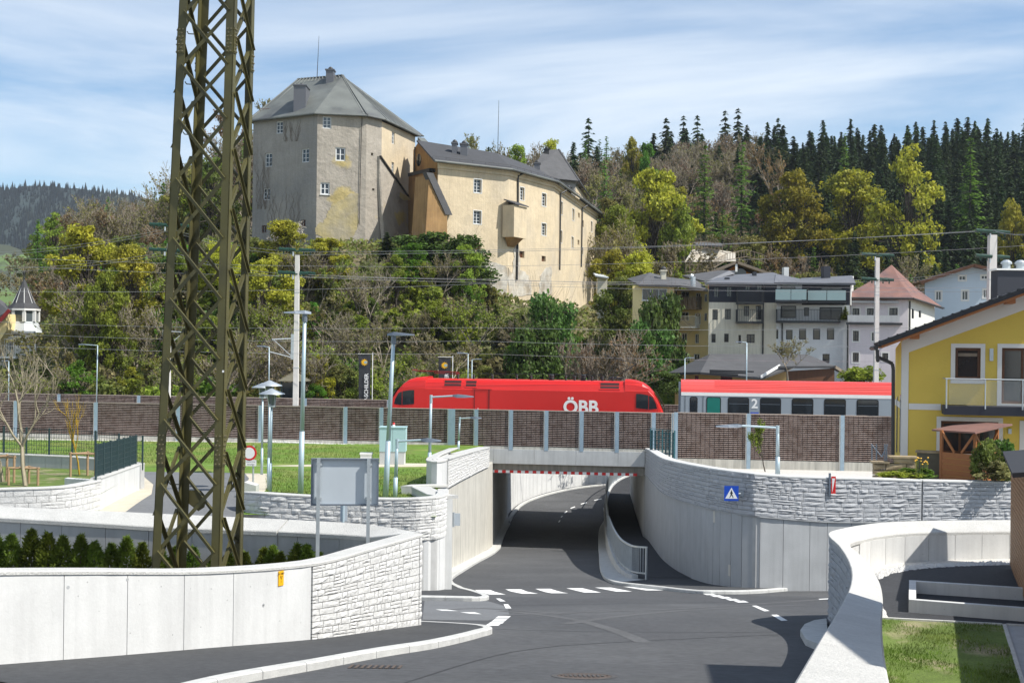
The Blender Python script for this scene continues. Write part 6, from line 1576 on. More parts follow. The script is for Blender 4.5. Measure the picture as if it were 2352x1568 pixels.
q0, q1 = k6(1235, 460), k6(1290, 500); chimney(root, q0[0], q1[0], q0[1], q1[1], 172, 1.6, cap=False, m='chimney_metal')
t_ = P(*k6(797, -180), 156); b_ = P(*k6(788, 270), 156); MB().tube(b_, t_, .05, .02, n=6).build('mast', 'pipe', root)
# rear tower
root = empty('castle_tower', P(1276, 470, 200), 'square rear castle tower with dark shingled pyramid roof', 'castle tower')
fa_, fb2 = Face(1212, 200, 1320, 203), Face(1320, 203, 1345, 214)
zt_ = P(1270, 408, 201).z
wall_holes(fa_, 20, zt_, [], root, 'plaster_grey'); wall_holes(fb2, 20, zt_ - 1.0, [], root, 'plaster_ochre')
A0, B0, C0 = fa_.p(-.6, zt_, .8), fa_.p(fa_.L + .3, zt_ - .3, .8), fb2.p(fb2.L + 1, zt_ - 1.6, .8)
r0, r1 = P(1250, 345, 207), P(1283, 343, 208)
slab(root, [A0, B0, r1, r0], .2, 'roof_grey'); slab(root, [B0, C0, r1], .2, 'roof_grey')
MB().bar(B0, r1, .3, .15).build('hip_cap', 'roof_dark', root)
q0, q1 = k6(1165, 205), k6(1205, 245); chimney(root, q0[0], q1[0], q0[1] + 4, q1[1], 206, 1.0, m='pipe')
# ------------------------------------------------------------------ town houses
k4 = lambda x, y: ((1600 + x / 2.851) / 1.17347, (650 + y / 2.851) / 1.17347)
k7 = lambda x, y: ((2160 + x / 2.45) / 1.17347, (680 + y / 2.45) / 1.17347)
def RK(f, k, r): a = k(r[0], r[1]); b = k(r[2], r[3]); return f.rect(a[0], a[1], b[0], b[1])
mat('house_yellow', (.78, .64, .32), .9, .06, .6, streak=.06); mat('house_cream', (.66, .62, .50), .9, .10, .5, streak=.22); mat('house_white', (.70, .71, .70), .9, .05, .6, streak=.06)
mat('clad_dark', (.03, .034, .046), .7, .08, .5); mat('clad_grey', (.50, .53, .55), .7, .06, .5); mat('house_pink', (.58, .53, .55), .9, .06, .5, streak=.08); mat('house_blue', (.44, .52, .60), .9, .05, .5)
mat('house_orange', (.45, .17, .035), .9, .08, .5); mat('roof_slate', (.13, .135, .15), .6, .12, .8, fine=.1); mat('timber_grey', (.20, .16, .12), .8, .2, 3); mat('house_gold', (.60, .44, .085), .9, .06, .7, .5, 14)
mat('stucco_white', (.62, .61, .58), .9, .04, 1)
ZT = 5.0
def simple_face(root, x0, Y0, x1, Y1, ytop, matn, k, wins, zb=ZT, **kw):
    f = Face(x0, Y0, x1, Y1, 750); zt = ytop if ytop > 100 else ytop
    z1 = P((x0 + x1) / 2, ytop, (Y0 + Y1) / 2).z
    hs = [RK(f, k, w) for w in wins]
    wall_holes(f, zb, z1, hs, root, matn, .15)
    for h in hs: window(f, h, root, .15, **kw)
    return f, z1
def rail(root, f, u0, u1, z, h_, off, m='black_metal', bars=True, name='balcony_railing', gap=.14, glass=None, ends=True):
    """balcony: slab at height z reaching off metres out, railing of height h_"""
    sl_ = MB().obox(f.p(u0, z - .18, 0.005), f.e * (u1 - u0), f.n * off, (0, 0, .18)).build('balcony_slab', 'white_frame' if m == 'galv' else m, root)
    mb = MB(); mb.obox(f.p(u0, z + h_ - .05, off - .05), f.e * (u1 - u0), f.n * .05, (0, 0, .05))
    n = max(2, int((u1 - u0) / (gap if bars else 1.2)))
    for i in range(n + 1): u_ = u0 + (u1 - u0 - .03) * i / n; mb.obox(f.p(u_, z, off - .04), f.e * .03, f.n * .03, (0, 0, h_ - .05))
    for uu in (u0, u1 - .04):
        mb.obox(f.p(uu, z + h_ - .05, .02), f.e * .04, f.n * (off - .08), (0, 0, .05))
        m_ = max(1, int(off / gap))
        for j in range(m_): mb.obox(f.p(uu, z, .05 + j * gap), f.e * .03, f.n * .03, (0, 0, h_ - .05))
    mb.build(name, m, sl_)
    if glass:
        n = max(1, int((u1 - u0) / 1.2))
        for i in range(n): MB().obox(f.p(u0 + (u1 - u0) * i / n + .03, z + .06, off - .015), f.e * ((u1 - u0) / n - .06), f.n * .015, (0, 0, h_ - .12)).build('balcony_panel', glass, sl_)
    return sl_
# 1 yellow apartment house
root = empty('apartment_house', Vector((P(1540, 800, 120).x, 120, ZT)), 'pale yellow apartment house with balconies beside the castle rock', 'house')
fA, zA = simple_face(root, 1452, 118.5, 1547, 118.5, 657, 'house_yellow', k4, [(372, 360, 565, 455), (397, 503, 453, 578), (495, 508, 553, 583), (440, 660, 500, 730)], nx=3, ny=1, frame='window_white', sill=True, fw=.07)
fS = Face(1547, 118.5, 1550, 123, 750); wall_holes(fS, ZT, zA, [], root, 'house_yellow')
wB = [(615, 380, 640, 437), (672, 385, 735, 455), (785, 398, 822, 462), (850, 405, 872, 465), (613, 537, 638, 640), (670, 542, 732, 610), (778, 552, 822, 640), (850, 552, 870, 612), (675, 705, 718, 775), (780, 712, 808, 785), (685, 855, 722, 930), (770, 865, 815, 915)]
fB, zB = simple_face(root, 1546, 123, 1630, 121.5, 663, 'house_yellow', k4, wB, nx=2, ny=1, fw=.07)
for (xa, xb, ys, hh, mm) in ((616, 830, 512, 1.05, 'timber_grey'), (616, 815, 655, 1.0, 'galv')):
    u0, z = fB.sz(*k4(xa, ys)); u1, _ = fB.sz(*k4(xb, ys)); rail(root, fB, u0, u1, z, hh, 1.5, mm, True, gap=.12 if mm == 'galv' else .16)
u0, z = fB.sz(*k4(620, 470)); u1, _ = fB.sz(*k4(825, 470)); 
for i in range(6): MB().obox(fB.p(u0 + (u1 - u0) * i / 6 + .03, z - .55, 1.53), fB.e * ((u1 - u0) / 6 - .06), fB.n * .03, (0, 0, .95)).build('balcony_board', 'timber_grey', root)
e0, e1_, e2_ = P(*k4(345, 330), 117.5), P(*k4(668, 338), 117.5), P(*k4(880, 372), 120.5)
r0, r1 = P(*k4(430, 240), 127), P(*k4(560, 275), 127); r2 = P(*k4(790, 300), 128)
slab(root, [e0, e1_, r1, r0], .2, 'roof_grey'); slab(root, [e1_, e2_, r2, r1], .2, 'roof_grey'); slab(root, [e0, r0, P(1440, 640, 128)], .2, 'roof_grey')
q0, q1 = k4(520, 232), k4(558, 270); chimney(root, q0[0], q1[0], q0[1], q1[1], 124, 1.0, m='house_cream')
MB().tube(P(*k4(765, 350), 120), P(*k4(762, 275), 120), .25, n=10).tube(P(*k4(762, 275), 120), P(*k4(742, 268), 120), .25, n=10).build('flue', 'galv', root)
# 2 house with dark clad upper floor
root = empty('apartment_house', Vector((P(1700, 800, 117).x, 117, ZT)), 'cream apartment house with dark clad top storey and black balcony cage', 'house')
fD = Face(1627, 117, 1783, 116.5, 750)
up_ = [RK(fD, k4, r) for r in [(922, 352, 963, 433), (1020, 347, 1063, 427), (1163, 338, 1205, 388), (1252, 335, 1295, 388)]]
zmid = fD.sz(*k4(1100, 470))[1]; ztp = fD.sz(*k4(1100, 322))[1]
wall_holes(fD, zmid, ztp, up_, root, 'clad_dark', .15, 'clad_wall')
for i in range(1, 10):
    z = zmid + (ztp - zmid) * i / 10
    us = [0.0] + sorted(x for h in up_ if h[2] - .1 < z < h[3] + .1 for x in (h[0] - .05, h[1] + .05)) + [fD.L]
    for a, b in zip(us[::2], us[1::2]): MB().obox(fD.p(a, z, .002), fD.e * (b - a), fD.n * .02, (0, 0, .02)).build('clad_joint', 'clad_dark', root)
for h in up_: window(fD, h, root, .15, nx=2, ny=1, frame='clad_dark', fw=.06)
lo_ = [RK(fD, k4, r) for r in [(912, 525, 953, 604), (1010, 520, 1053, 600), (1155, 497, 1195, 575), (1245, 495, 1288, 600), (905, 712, 937, 777), (1003, 710, 1037, 775), (1112, 720, 1132, 785), (1175, 714, 1237, 780)]]
wall_holes(fD, ZT, zmid - .004, lo_, root, 'house_cream', .18)
for h in lo_: window(fD, h, root, .18, nx=2, ny=1, frame='clad_dark', fw=.06)
u0, z0 = fD.sz(*k4(1092, 470)); u1, z1 = fD.sz(*k4(1292, 470)); zl = fD.sz(*k4(1180, 618))[1]
rail(root, fD, u0, u1, z0, 1.15, 1.6, 'black_metal', True, gap=.10); rail(root, fD, u0, u1, zl, 1.1, 1.6, 'black_metal', True, gap=.16)
for uu in (u0, u1 - .08): MB().obox(fD.p(uu, zl, 1.5), fD.e * .08, fD.n * .08, (0, 0, z0 - zl)).build('balcony_post', 'black_metal', root)
pipe(root, [fD.p(fD.sz(*k4(1305, 400))[0], ztp, .1), fD.p(fD.sz(*k4(1297, 800))[0], ZT, .1)], .07)
e0, e1_ = fD.p(-.4, ztp, .5), fD.p(fD.L + .4, ztp, .5); r0, r1 = P(*k4(990, 262), 125), P(*k4(1380, 240), 125)
slab(root, [e0, e1_, P(*k4(1380, 240), 125), r0], .18, 'roof_slate'); slab(root, [e1_, P(*k4(1600, 318), 122), r1], .18, 'roof_slate')
q0, q1 = k4(1228, 235), k4(1252, 272); chimney(root, q0[0], q1[0], q0[1], q1[1], 122, .8, False, 'clad_dark'); q0, q1 = k4(1015, 278), k4(1045, 312); chimney(root, q0[0], q1[0], q0[1], q1[1], 119, .8, False, 'clad_dark')
MB().prism([P(*k4(870, 305), 121), P(*k4(1045, 225), 124), P(*k4(1085, 225), 124), P(*k4(1085, 250), 124)], (0, 3, 0)).build('dormer', 'roof_slate', root)
# 3 house with glass balconies
root = empty('apartment_house', Vector((P(1880, 800, 116).x, 116, ZT)), 'white apartment house with green glass balconies on the top floors', 'house')
fE = Face(1783, 116.5, 1951, 114.8, 750)
zu = fE.sz(*k4(1700, 490))[1]; zt_ = fE.sz(*k4(1700, 320))[1]; zl = fE.sz(*k4(1650, 622))[1]
hu = [RK(fE, k4, r) for r in [(1435, 345, 1550, 400), (1742, 350, 1912, 415), (1620, 358, 1660, 408)]]
hm = [RK(fE, k4, r) for r in [(1437, 495, 1555, 590), (1735, 507, 1910, 605), (1615, 510, 1655, 575)]]
hl = [RK(fE, k4, r) for r in [(1378, 675, 1418, 750), (1478, 678, 1528, 755), (1578, 672, 1632, 755), (1685, 670, 1740, 755), (1792, 668, 1848, 755), (1758, 865, 1812, 935)]]
us_ = fE.sz(*k4(1600, 400))[0]
wall_holes(fE, zu, zt_, [hu[0]], root, 'clad_grey', .3, 'clad_wall', 0, us_); wall_holes(fE, zu, zt_, hu[1:], root, 'clad_dark', .3, 'clad_wall', us_, fE.L)
wall_holes(fE, zl, zu - .004, hm, root, 'house_white', .3); wall_holes(fE, ZT, zl - .004, hl, root, 'house_white', .15)
for h in hu + hm: window(fE, h, root, .3, nx=2 if h[1] - h[0] > 1.5 else 1, ny=1, frame='clad_dark', fw=.08, glass='glass_dark')
for h in hl: window(fE, h, root, .15, nx=1, ny=1, frame='clad_dark', fw=.06)
u0, z = fE.sz(*k4(1405, 462)); u1, _ = fE.sz(*k4(1940, 462)); um = fE.sz(*k4(1645, 462))[0]
rail(root, fE, u0, um - .02, z, 1.05, 2.2, 'black_metal', False, glass='glass_green'); rail(root, fE, um + .02, u1, z, 1.0, 1.3, 'black_metal', False, glass='glass_green')
u0, z = fE.sz(*k4(1405, 612)); u1, _ = fE.sz(*k4(1895, 612)); rail(root, fE, u0, u1, z, 1.05, 1.2, 'black_metal', True, gap=.13)
pipe(root, [fE.p(fE.sz(*k4(1450, 640))[0], zl - .1, .1), fE.p(fE.sz(*k4(1450, 640))[0], ZT, .1)], .06); pipe(root, [fE.p(fE.L - .15, zl - .1, .1), fE.p(fE.L - .15, ZT, .1)], .07)
e0, e1_, r0, r1 = fE.p(us_ - .4, zt_, .6), fE.p(fE.L + .5, zt_ - .05, .6), P(*k4(1595, 283), 123), P(*k4(1985, 263), 122)
slab(root, [e0, e1_, r1, r0], .2, 'roof_slate'); slab(root, [fE.p(-.2, zt_ + .02, .5), fE.p(us_ - .45, zt_ + .02, .5), P(*k4(1595, 290), 123), P(*k4(1400, 250), 123)], .2, 'roof_slate')
MB().prism([fE.p(fE.L + .02, zu, 0), fE.p(fE.L + .02, zt_, 0), P(*k4(1990, 268), 122), Vector((P(*k4(1990, 268), 122).x, 122, zu))], (.1, 0, 0)).build('gable_wall', 'stucco_white', root)
q0, q1 = k4(1768, 192), k4(1820, 285); chimney(root, q0[0], q1[0], q0[1], q1[1], 120, 1.2, False, 'clad_dark')
q0, q1 = k4(1462, 200), k4(1500, 270); chimney(root, q0[0], q1[0], q0[1], q1[1], 126, 1.0, False, 'house_white')
# 4 pink house with pyramid roof
root = empty('pink_house', Vector((P(2010, 800, 112).x, 112, ZT)), 'pale pink house with steep rust-red pyramid roof and grey terrace', 'house')
fF = Face(1951, 112.5, 2075, 112, 750); zt_ = fF.sz(*k7(450, 470))[1]
hf = [RK(fF, k7, r) for r in [(340, 518, 378, 586), (338, 662, 378, 725), (465, 530, 487, 583), (533, 665, 572, 715)]]
wall_holes(fF, ZT, zt_, hf, root, 'house_pink', .15)
for h in hf: window(fF, h, root, .15, nx=2, ny=2, surround='stucco_white', sw=.12, frame='clad_dark', fw=.06)
pz0, pz1 = fF.sz(*k7(450, 460))[1], fF.sz(*k7(450, 415))[1]; u1 = fF.sz(*k7(645, 440))[0]
MB().obox(fF.p(-.2, pz0, .0), fF.e * (u1 + .2), fF.n * .25, (0, 0, pz1 - pz0)).build('terrace_parapet', 'concrete_grey', root)
MB().obox(fF.p(-.3, pz0 - .25, .0), fF.e * (u1 + .5), fF.n * .5, (0, 0, .2)).build('terrace_edge', 'black_metal', root)
fG = Face(1948, 116.5, 2086, 116, 700); fH = Face(2086, 116, 2147, 125, 700); zt2 = fG.sz(*k7(500, 297))[1]
hg = [RK(fG, k7, r) for r in [(337, 370, 382, 416), (432, 370, 477, 415), (580, 367, 635, 415)]]
wall_holes(fG, ZT, zt2, hg, root, 'house_pink', .15)
for h in hg: window(fG, h, root, .15, nx=2, ny=1, surround='stucco_white', sw=.14, frame='clad_dark', fw=.06)
hh_ = [RK(fH, k7, r) for r in [(728, 373, 743, 437), (775, 385, 790, 430)]]
wall_holes(fH, ZT, zt2, hh_, root, 'stucco_white', .15)
for h in hh_: window(fH, h, root, .15, nx=1, ny=1, frame='clad_dark', fw=.05)
ap = P(*k7(595, 82), 121); E0, E1, E2 = fG.p(-.8, zt2 - .1, .7), fG.p(fG.L + .3, zt2 - .1, .7), fH.p(fH.L + .8, zt2 - .6, .7)
m0, m1, m2 = E0.lerp(ap, .55) + Vector((0, 0, -.25)), E1.lerp(ap, .55) + Vector((0, 0, -.3)), E2.lerp(ap, .5) + Vector((0, 0, -.3))
slab(root, [E0, E1, m1], .15, 'roof_rust'); slab(root, [E0, m1, m0], .15, 'roof_rust'); slab(root, [m0, m1, ap], .15, 'roof_rust'); slab(root, [E1, E2, m2], .15, 'roof_rust'); slab(root, [E1, m2, m1], .15, 'roof_rust'); slab(root, [m1, m2, ap], .15, 'roof_rust')
pipe(root, [E0, E1, E2], .08, 'gutter'); pipe(root, [fH.p(.2, zt2 - .3, .1), fH.p(.2, ZT, .1)], .08)
MB().obox(fG.p(.2, fG.sz(*k7(480, 335))[1], .05), fG.e * (fG.sz(*k7(635, 330))[0] - .2), fG.n * .5, (0, 0, .18)).build('awning', 'concrete_grey', root)
# 5 blue house
root = empty('blue_house', Vector((P(2200, 700, 128).x, 128, ZT)), 'light blue gabled house with arched attic windows behind the yellow house', 'house')
fI = Face(2124, 128, 2300, 127, 650)
hb = [RK(fI, k7, r) for r in [(887, 257, 923, 317), (1060, 252, 1100, 315), (1200, 245, 1230, 300), (1040, 155, 1084, 185), (1187, 152, 1231, 178)]]
zl_ = lambda u: float(np.interp(u, [0, fI.L * .62, fI.L], [fI.sz(*k7(815, 185))[1], fI.sz(*k7(1110, 92))[1], fI.sz(*k7(1300, 130))[1]]))
wall_holes(fI, ZT, zl_, hb, root, 'house_blue', .15, split=[fI.L * .62])
for i, h in enumerate(hb): window(fI, h, root, .15, nx=2, ny=1, surround='stucco_white', sw=.12, frame='white_frame', fw=.06)
A_, B_, C_ = fI.p(-.6, zl_(0) - .15, .9), fI.p(fI.L * .62, zl_(fI.L * .62) + .2, .9), fI.p(fI.L, zl_(fI.L) + .1, .9); dp = -fI.n * 10
slab(root, [A_, B_, B_ + dp, A_ + dp], .3, 'wood_dark'); slab(root, [B_, C_, C_ + dp, B_ + dp], .3, 'wood_dark')
# 6 dark flat roof with vents
root = empty('flat_roof_house', Vector((P(2325, 700, 70).x, 70, ZT)), 'dark flat-topped building with two metal roof vents at the right edge', 'house')
a, b = P(2291, 664, 70), P(2420, 622, 70); MB().box(a.x, b.x, 70, 71, ZT, b.z).build('wall', 'clad_dark', root); MB().box(a.x - .1, b.x, 69.9, 71.1, b.z + .002, b.z + .1).build('roof_edge', 'white_frame', root)
for x in (2311, 2343): c = P(x, 621, 70.5); MB().lathe(Vector((c.x, c.y, b.z + .1)), [(.22, 0), (.22, .25), (.3, .27), (.3, .38), (.15, .5), (0, .52)], 12).build('roof_vent', 'galv', root)
# 7 station hut with hipped roof
root = empty('station_building', Vector((P(1700, 880, 104).x, 104, ZT)), 'low ochre station building with broad dark hipped roof behind the coach', 'building')
a, b = P(*k4(625, 1010), 105), P(*k4(1500, 1040), 104); mat('hut_ochre', (.44, .30, .13), .9, .08, .6)
fJ = Face(k4(625, 0)[0], 105, k4(1480, 0)[0], 103.5, 880); hj = [RK(fJ, k4, r) for r in [(777, 1032, 806, 1068), (975, 1035, 1065, 1066)]]
wall_holes(fJ, ZT, a.z + .2, hj, root, 'hut_ochre', .15)
for h in hj: window(fJ, h, root, .15, nx=1, ny=1, frame='wood_dark')
E0, E1, E2, E3 = P(*k4(568, 1010), 104), P(*k4(820, 1005), 101.5), P(*k4(1290, 1048), 100.5), P(*k4(890, 868), 110)
r0, r1 = P(*k4(895, 865), 110), P(*k4(1640, 868), 109)
slab(root, [E0, E1, r0], .18, 'roof_dark'); slab(root, [E1, E2, P(*k4(1700, 900), 107), r1, r0], .18, 'roof_grey'); slab(root, [r0, P(1560, 850, 118), E0], .18, 'roof_dark')
E4, E5, E6 = P(*k4(1290, 1040), 100.5), P(*k4(1640, 868), 108), P(*k4(1855, 958), 104); slab(root, [P(*k4(1420, 960), 103), E6, E5], .18, 'roof_grey'); slab(root, [E6, P(*k4(1972, 1035), 108), E5], .18, 'roof_grey')
MB().bar(P(*k4(1285, 1042), 100.3), P(*k4(1430, 955), 103.5), .1, .2).build('verge_board', 'white_frame', root); MB().bar(P(*k4(1855, 965), 103.8), P(*k4(1972, 1040), 107), .1, .25).build('verge_board', 'timber_grey', root)
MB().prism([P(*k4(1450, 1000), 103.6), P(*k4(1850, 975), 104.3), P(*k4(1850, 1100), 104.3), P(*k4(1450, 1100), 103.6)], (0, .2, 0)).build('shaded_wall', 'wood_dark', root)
for i in range(3): MB().bar(P(*k4(890, 992 + 12 * i), 101 - .3 * i), P(*k4(1230 - 60 * i, 1002 + 12 * i), 100.6 - .3 * i), .12, .12).build('awning_rail', 'black_metal', root)
# 8 orange house behind
root = empty('gabled_house', Vector((P(1700, 640, 145).x, 145, 14)), 'orange gabled house with wide eaves and oval window behind the flats', 'house')
ap = P(*k4(1100, 150), 145); l_, r_ = P(*k4(880, 240), 145), P(*k4(1385, 250), 145)
MB().prism([ap + Vector((0, 1.5, -.5)), l_ + Vector((1.5, 1.5, -.3)), Vector((l_.x + 1.5, 146.5, 14)), Vector((r_.x - 1.5, 146.5, 14)), r_ + Vector((-1.5, 1.5, -.3))], (0, 8, 0)).build('wall', 'house_orange', root)
slab(root, [l_, ap, ap + Vector((0, 10, 0)), l_ + Vector((0, 10, 0))], .3, 'timber_grey'); slab(root, [ap, r_, r_ + Vector((0, 10, 0)), ap + Vector((0, 10, 0))], .3, 'timber_grey')
c = P(*k4(1122, 243), 146.4); MB().prism([c + Vector((.75 * math.cos(t), 0, .5 * math.sin(t))) for t in np.linspace(0, 2 * math.pi, 18)[:-1]], (0, -.03, 0)).build('oval_window', 'glass_dark', root)
MB().bar(P(*k4(1095, 165), 145.2), P(*k4(1095, 235), 145.2), .25, .25).build('king_post', 'white_frame', root)
slab(root, [P(*k4(680, 262), 140), P(*k4(870, 310), 130), P(*k4(1050, 225), 140), P(*k4(980, 222), 146)], .2, 'roof_grey')
# small lean-to roof at castle foot
root = empty('shed_roof', P(1375, 640, 150), 'small pale shed roof peeping out beside the castle wing', 'shed'); slab(root, [P(1362, 626, 150), P(1392, 632, 150), P(1398, 637, 146), P(1368, 632, 146)], .15, 'clad_grey'); MB().box(P(1370, 632, 149).x, P(1392, 632, 149).x, 147, 150, 15, P(1370, 640, 149).z).build('wall', 'house_cream', root)
# hillside path walls and railings
root = empty('hillside_terrace', P(1660, 600, 185), 'pale rubble terrace wall with timber railing on the wooded slope', 'terrace')
MB().prism([P(1572, 602, 180), P(1590, 574, 182), P(1625, 570, 183), P(1690, 580, 184), P(1690, 600, 183)], (0, 1, 0)).build('wall', 'rubble', root)
def hrail(pts, lab):
    rt = root; mb = MB()
    for a, b in zip(pts, pts[1:]):
        n = max(2, int((b - a).length / .5))
        for dz in (.05, 1.0): mb.bar(a + Vector((0, 0, dz)), b + Vector((0, 0, dz)), .08, .08)
        for i in range(n): c = a.lerp(b, i / n); mb.bar(c, c + Vector((0, 0, 1)), .07, .07)
    tag(mb.build('railing', 'timber_grey', rt), kind='stuff')
hrail([P(1590, 574, 181), P(1625, 570, 182), P(1668, 582, 182)], ''); hrail([P(1640, 615, 172), P(1670, 598, 176), P(1715, 590, 178), P(1750, 600, 178), P(1762, 606, 178)], ''); hrail([P(1575, 625, 168), P(1612, 624, 168)], '')
slab(root, [P(1593, 556, 186), P(1655, 558, 186), P(1662, 565, 182), P(1600, 562, 182)], .2, 'roof_grey', 'pavilion_roof')
# 9 villa with turret on the far left
root = empty('villa', Vector((P(40, 800, 122).x, 122, ZT)), 'white villa with octagonal pointed turret at the left picture edge', 'villa')
k9 = lambda x, y: (x / 4.127 / 1.17347, (720 + y / 4.127) / 1.17347)
c = P(*k9(265, 450), 124); px2m = 124 / F / 4.127 / 1.17347
zE, zS, zA_ = P(*k9(265, 460), 124).z, P(*k9(265, 400), 124).z, P(*k9(280, 130), 124).z
tb = P(*k9(265, 605), 124).z; rE, rS = 172 * px2m, 105 * px2m
n8 = lambda r, z: [Vector((c.x + r * math.cos(math.pi / 8 + i * math.pi / 4), 124 + r * math.sin(math.pi / 8 + i * math.pi / 4), z)) for i in range(8)]
MB().sweep([n8(rE, zE), n8(rS * 1.12, zS), n8(.05, zA_)]).build('turret_roof', 'roof_dark', root)
for q in n8(rS * 1.12, zS): MB().bar(q, Vector((c.x, 124, zA_)), .045, .045).build('roof_hip', 'white_frame', root)
MB().sweep([n8(rE * 1.02, zE - .2), n8(rE * 1.02, zE - .02)]).build('eaves_board', 'white_frame', root)
MB().lathe(Vector((c.x, 124, zA_)), [(.12, 0), (.05, .3), (.12, .6), (.03, .8), (0, 1.6)], 8).build('finial', 'pipe', root)
rT = 150 * px2m; q8 = n8(rT, tb); t8 = n8(rT, zE - .2)
for i in range(8):
    j = (i + 1) % 8; MB().bar(q8[i], t8[i], .28, .28).build('turret_post', 'white_frame', root)
    MB().add([q8[i], q8[j], t8[j], t8[i]], [(0, 1, 2, 3)]).build('turret_pane', 'glass_grey', root)
MB().sweep([n8(rT * 1.35, P(*k9(265, 725), 124).z), n8(rT * 1.0, tb)]).build('skirt_roof', 'clad_grey', root)
a, b = P(*k9(-60, 780), 122), P(*k9(380, 1000), 122)
fK = Face(-30, 123, k9(400, 0)[0], 121.5, 800); hk = [RK(fK, k9, r) for r in [(90, 805, 140, 930), (178, 808, 228, 900), (265, 820, 305, 920), (-40, 830, 30, 920)]]
wall_holes(fK, ZT, P(40, 770, 122).z, hk, root, 'stucco_white', .2)
for h in hk: window(fK, h, root, .2, nx=1, ny=1, frame='white_frame', glass='glass_dark')
for yy in (715, 775): z = P(*k9(200, yy), 121.5).z; MB().obox(fK.p(0, z - .15, .1), fK.e * fK.L, fK.n * .3, (0, 0, .2)).build('moulding', 'white_frame', root)
u0, z = fK.sz(*k9(-40, 1000)); u1, _ = fK.sz(*k9(260, 1000)); rail(root, fK, u0, u1, z + .1, 1.7, 1.2, 'white_frame', True, gap=.25)
slab(root, [P(-40, 745, 120), P(*k9(105, 480), 120), P(*k9(60, 400), 126), P(-40, 660, 126)], .25, 'roof_grey', 'side_roof'); MB().bar(P(-30, 770, 119.8), P(*k9(105, 478), 119.8), .15, .35).build('red_verge', 'red_dark', root)
MB().prism([P(-30, 760, 120.5), P(*k9(70, 520), 120.5), P(*k9(70, 700), 120.5), P(-30, 830, 120.5)], (0, 4, 0)).build('side_wall', 'house_yellow', root)
root = empty('annex', Vector((P(178, 800, 128).x, 128, ZT)), 'small pale yellow annex half hidden by shrubs on the left slope', 'house')
fL = Face(k9(755, 0)[0], 128, k9(930, 0)[0], 128, 780); hx = [RK(fL, k9, (800, 680, 880, 780))]; wall_holes(fL, ZT, P(*k9(840, 640), 128).z, hx, root, 'house_yellow', .2); window(fL, hx[0], root, .2, nx=2, ny=2, surround='stucco_white', sw=.2)
slab(root, [P(*k9(740, 640), 127), P(*k9(950, 640), 127), P(*k9(920, 600), 131), P(*k9(770, 600), 131)], .2, 'roof_moss')

# ------------------------------------------------------------------ yellow house on the right
root = empty('yellow_house', Vector((P(2080, 1080, 52).x, 52, 7.0)), 'bright yellow house with white corner trim, dark gabled roof and balcony', 'house')
fM = Face(2072, 52, 2480, 50.3, 900); fN = Face(2055.5, 57.0, 2072, 52, 900)
zg_ = 6.6
veg = lambda u: float(np.interp(u, [0, fM.L], [fM.sz(*k7(650, 575))[1], fM.sz(*k7(1470, 265))[1] + (fM.L - fM.sz(*k7(1470, 265))[0]) * .36]))
hm_ = [RK(fM, k7, r) for r in [(1015, 630, 1183, 838), (1322, 632, 1600, 1000), (920, 1115, 1300, 1330)]]
wall_holes(fM, zg_, veg, hm_, root, 'house_gold', .16)
def cas(h, nx, ny): return window(fM, h, root, .16, nx=nx, ny=ny, frame='wood_dark', fw=.11, surround='stucco_white', sw=.17, glass='glass_dark')
w1 = cas(hm_[0], 1, 1); w2 = cas(hm_[1], 2, 1); w3 = cas(hm_[2], 3, 1)
h = hm_[0]; MB().obox(fM.p(h[0] + .12, h[3] - .35, -.13), fM.e * (h[1] - h[0] - .24), fM.n * .02, (0, 0, .13)).build('blind_box', 'timber_grey', w1)
zn = veg(0)
wall_holes(fN, zg_, lambda u: zn + .4 * (u / fN.L) - .35, [], root, 'house_gold', .1, 'side_wall')
u0 = fM.sz(*k7(672, 800))[0]; u1 = fM.sz(*k7(716, 800))[0]
MB().obox(fM.p(-.02, zg_, .004), fM.e * (u1 - u0), fM.n * .03, (0, 0, zn - zg_ + .05)).build('corner_trim', 'stucco_white', root)
MB().obox(fN.p(fN.L - .3, zg_, .004), fN.e * .3, fN.n * .03, (0, 0, zn - zg_ - .1)).build('corner_trim', 'stucco_white', root)
zb0, zb1 = fM.sz(*k7(800, 1038))[1], fM.sz(*k7(800, 998))[1]
MB().obox(fM.p(u1 - u0, zb0, .003), fM.e * (fM.sz(*k7(920, 1010))[0] - (u1 - u0)), fM.n * .025, (0, 0, zb1 - zb0)).build('band_trim', 'stucco_white', root); MB().obox(fN.p(0, zb0 + .0, .003), fN.e * (fN.L - .3), fN.n * .025, (0, 0, zb1 - zb0)).build('band_trim', 'stucco_white', root)
# sloping white band under the verge
q = [fM.p(0, veg(0) - .62, .004), fM.p(fM.L, veg(fM.L) - .62, .004), fM.p(fM.L, veg(fM.L), .004), fM.p(0, veg(0), .004)]
MB().prism(q, fM.n * .02).build('verge_trim', 'stucco_white', root)
for xx, yy in ((745, 570), (1365, 340)):
    a, z = fM.sz(*k7(xx, yy)); MB().obox(fM.p(a - .42, z - .28, .006), fM.e * .84, fM.n * .03, (0, 0, .6)).build('purlin_plate', 'stucco_white', root)
    MB().obox(fM.p(a - .18, z - .02, .03), fM.e * .32, fM.n * 1.1, (0, 0, .34)).build('purlin', 'wood_orange', root)
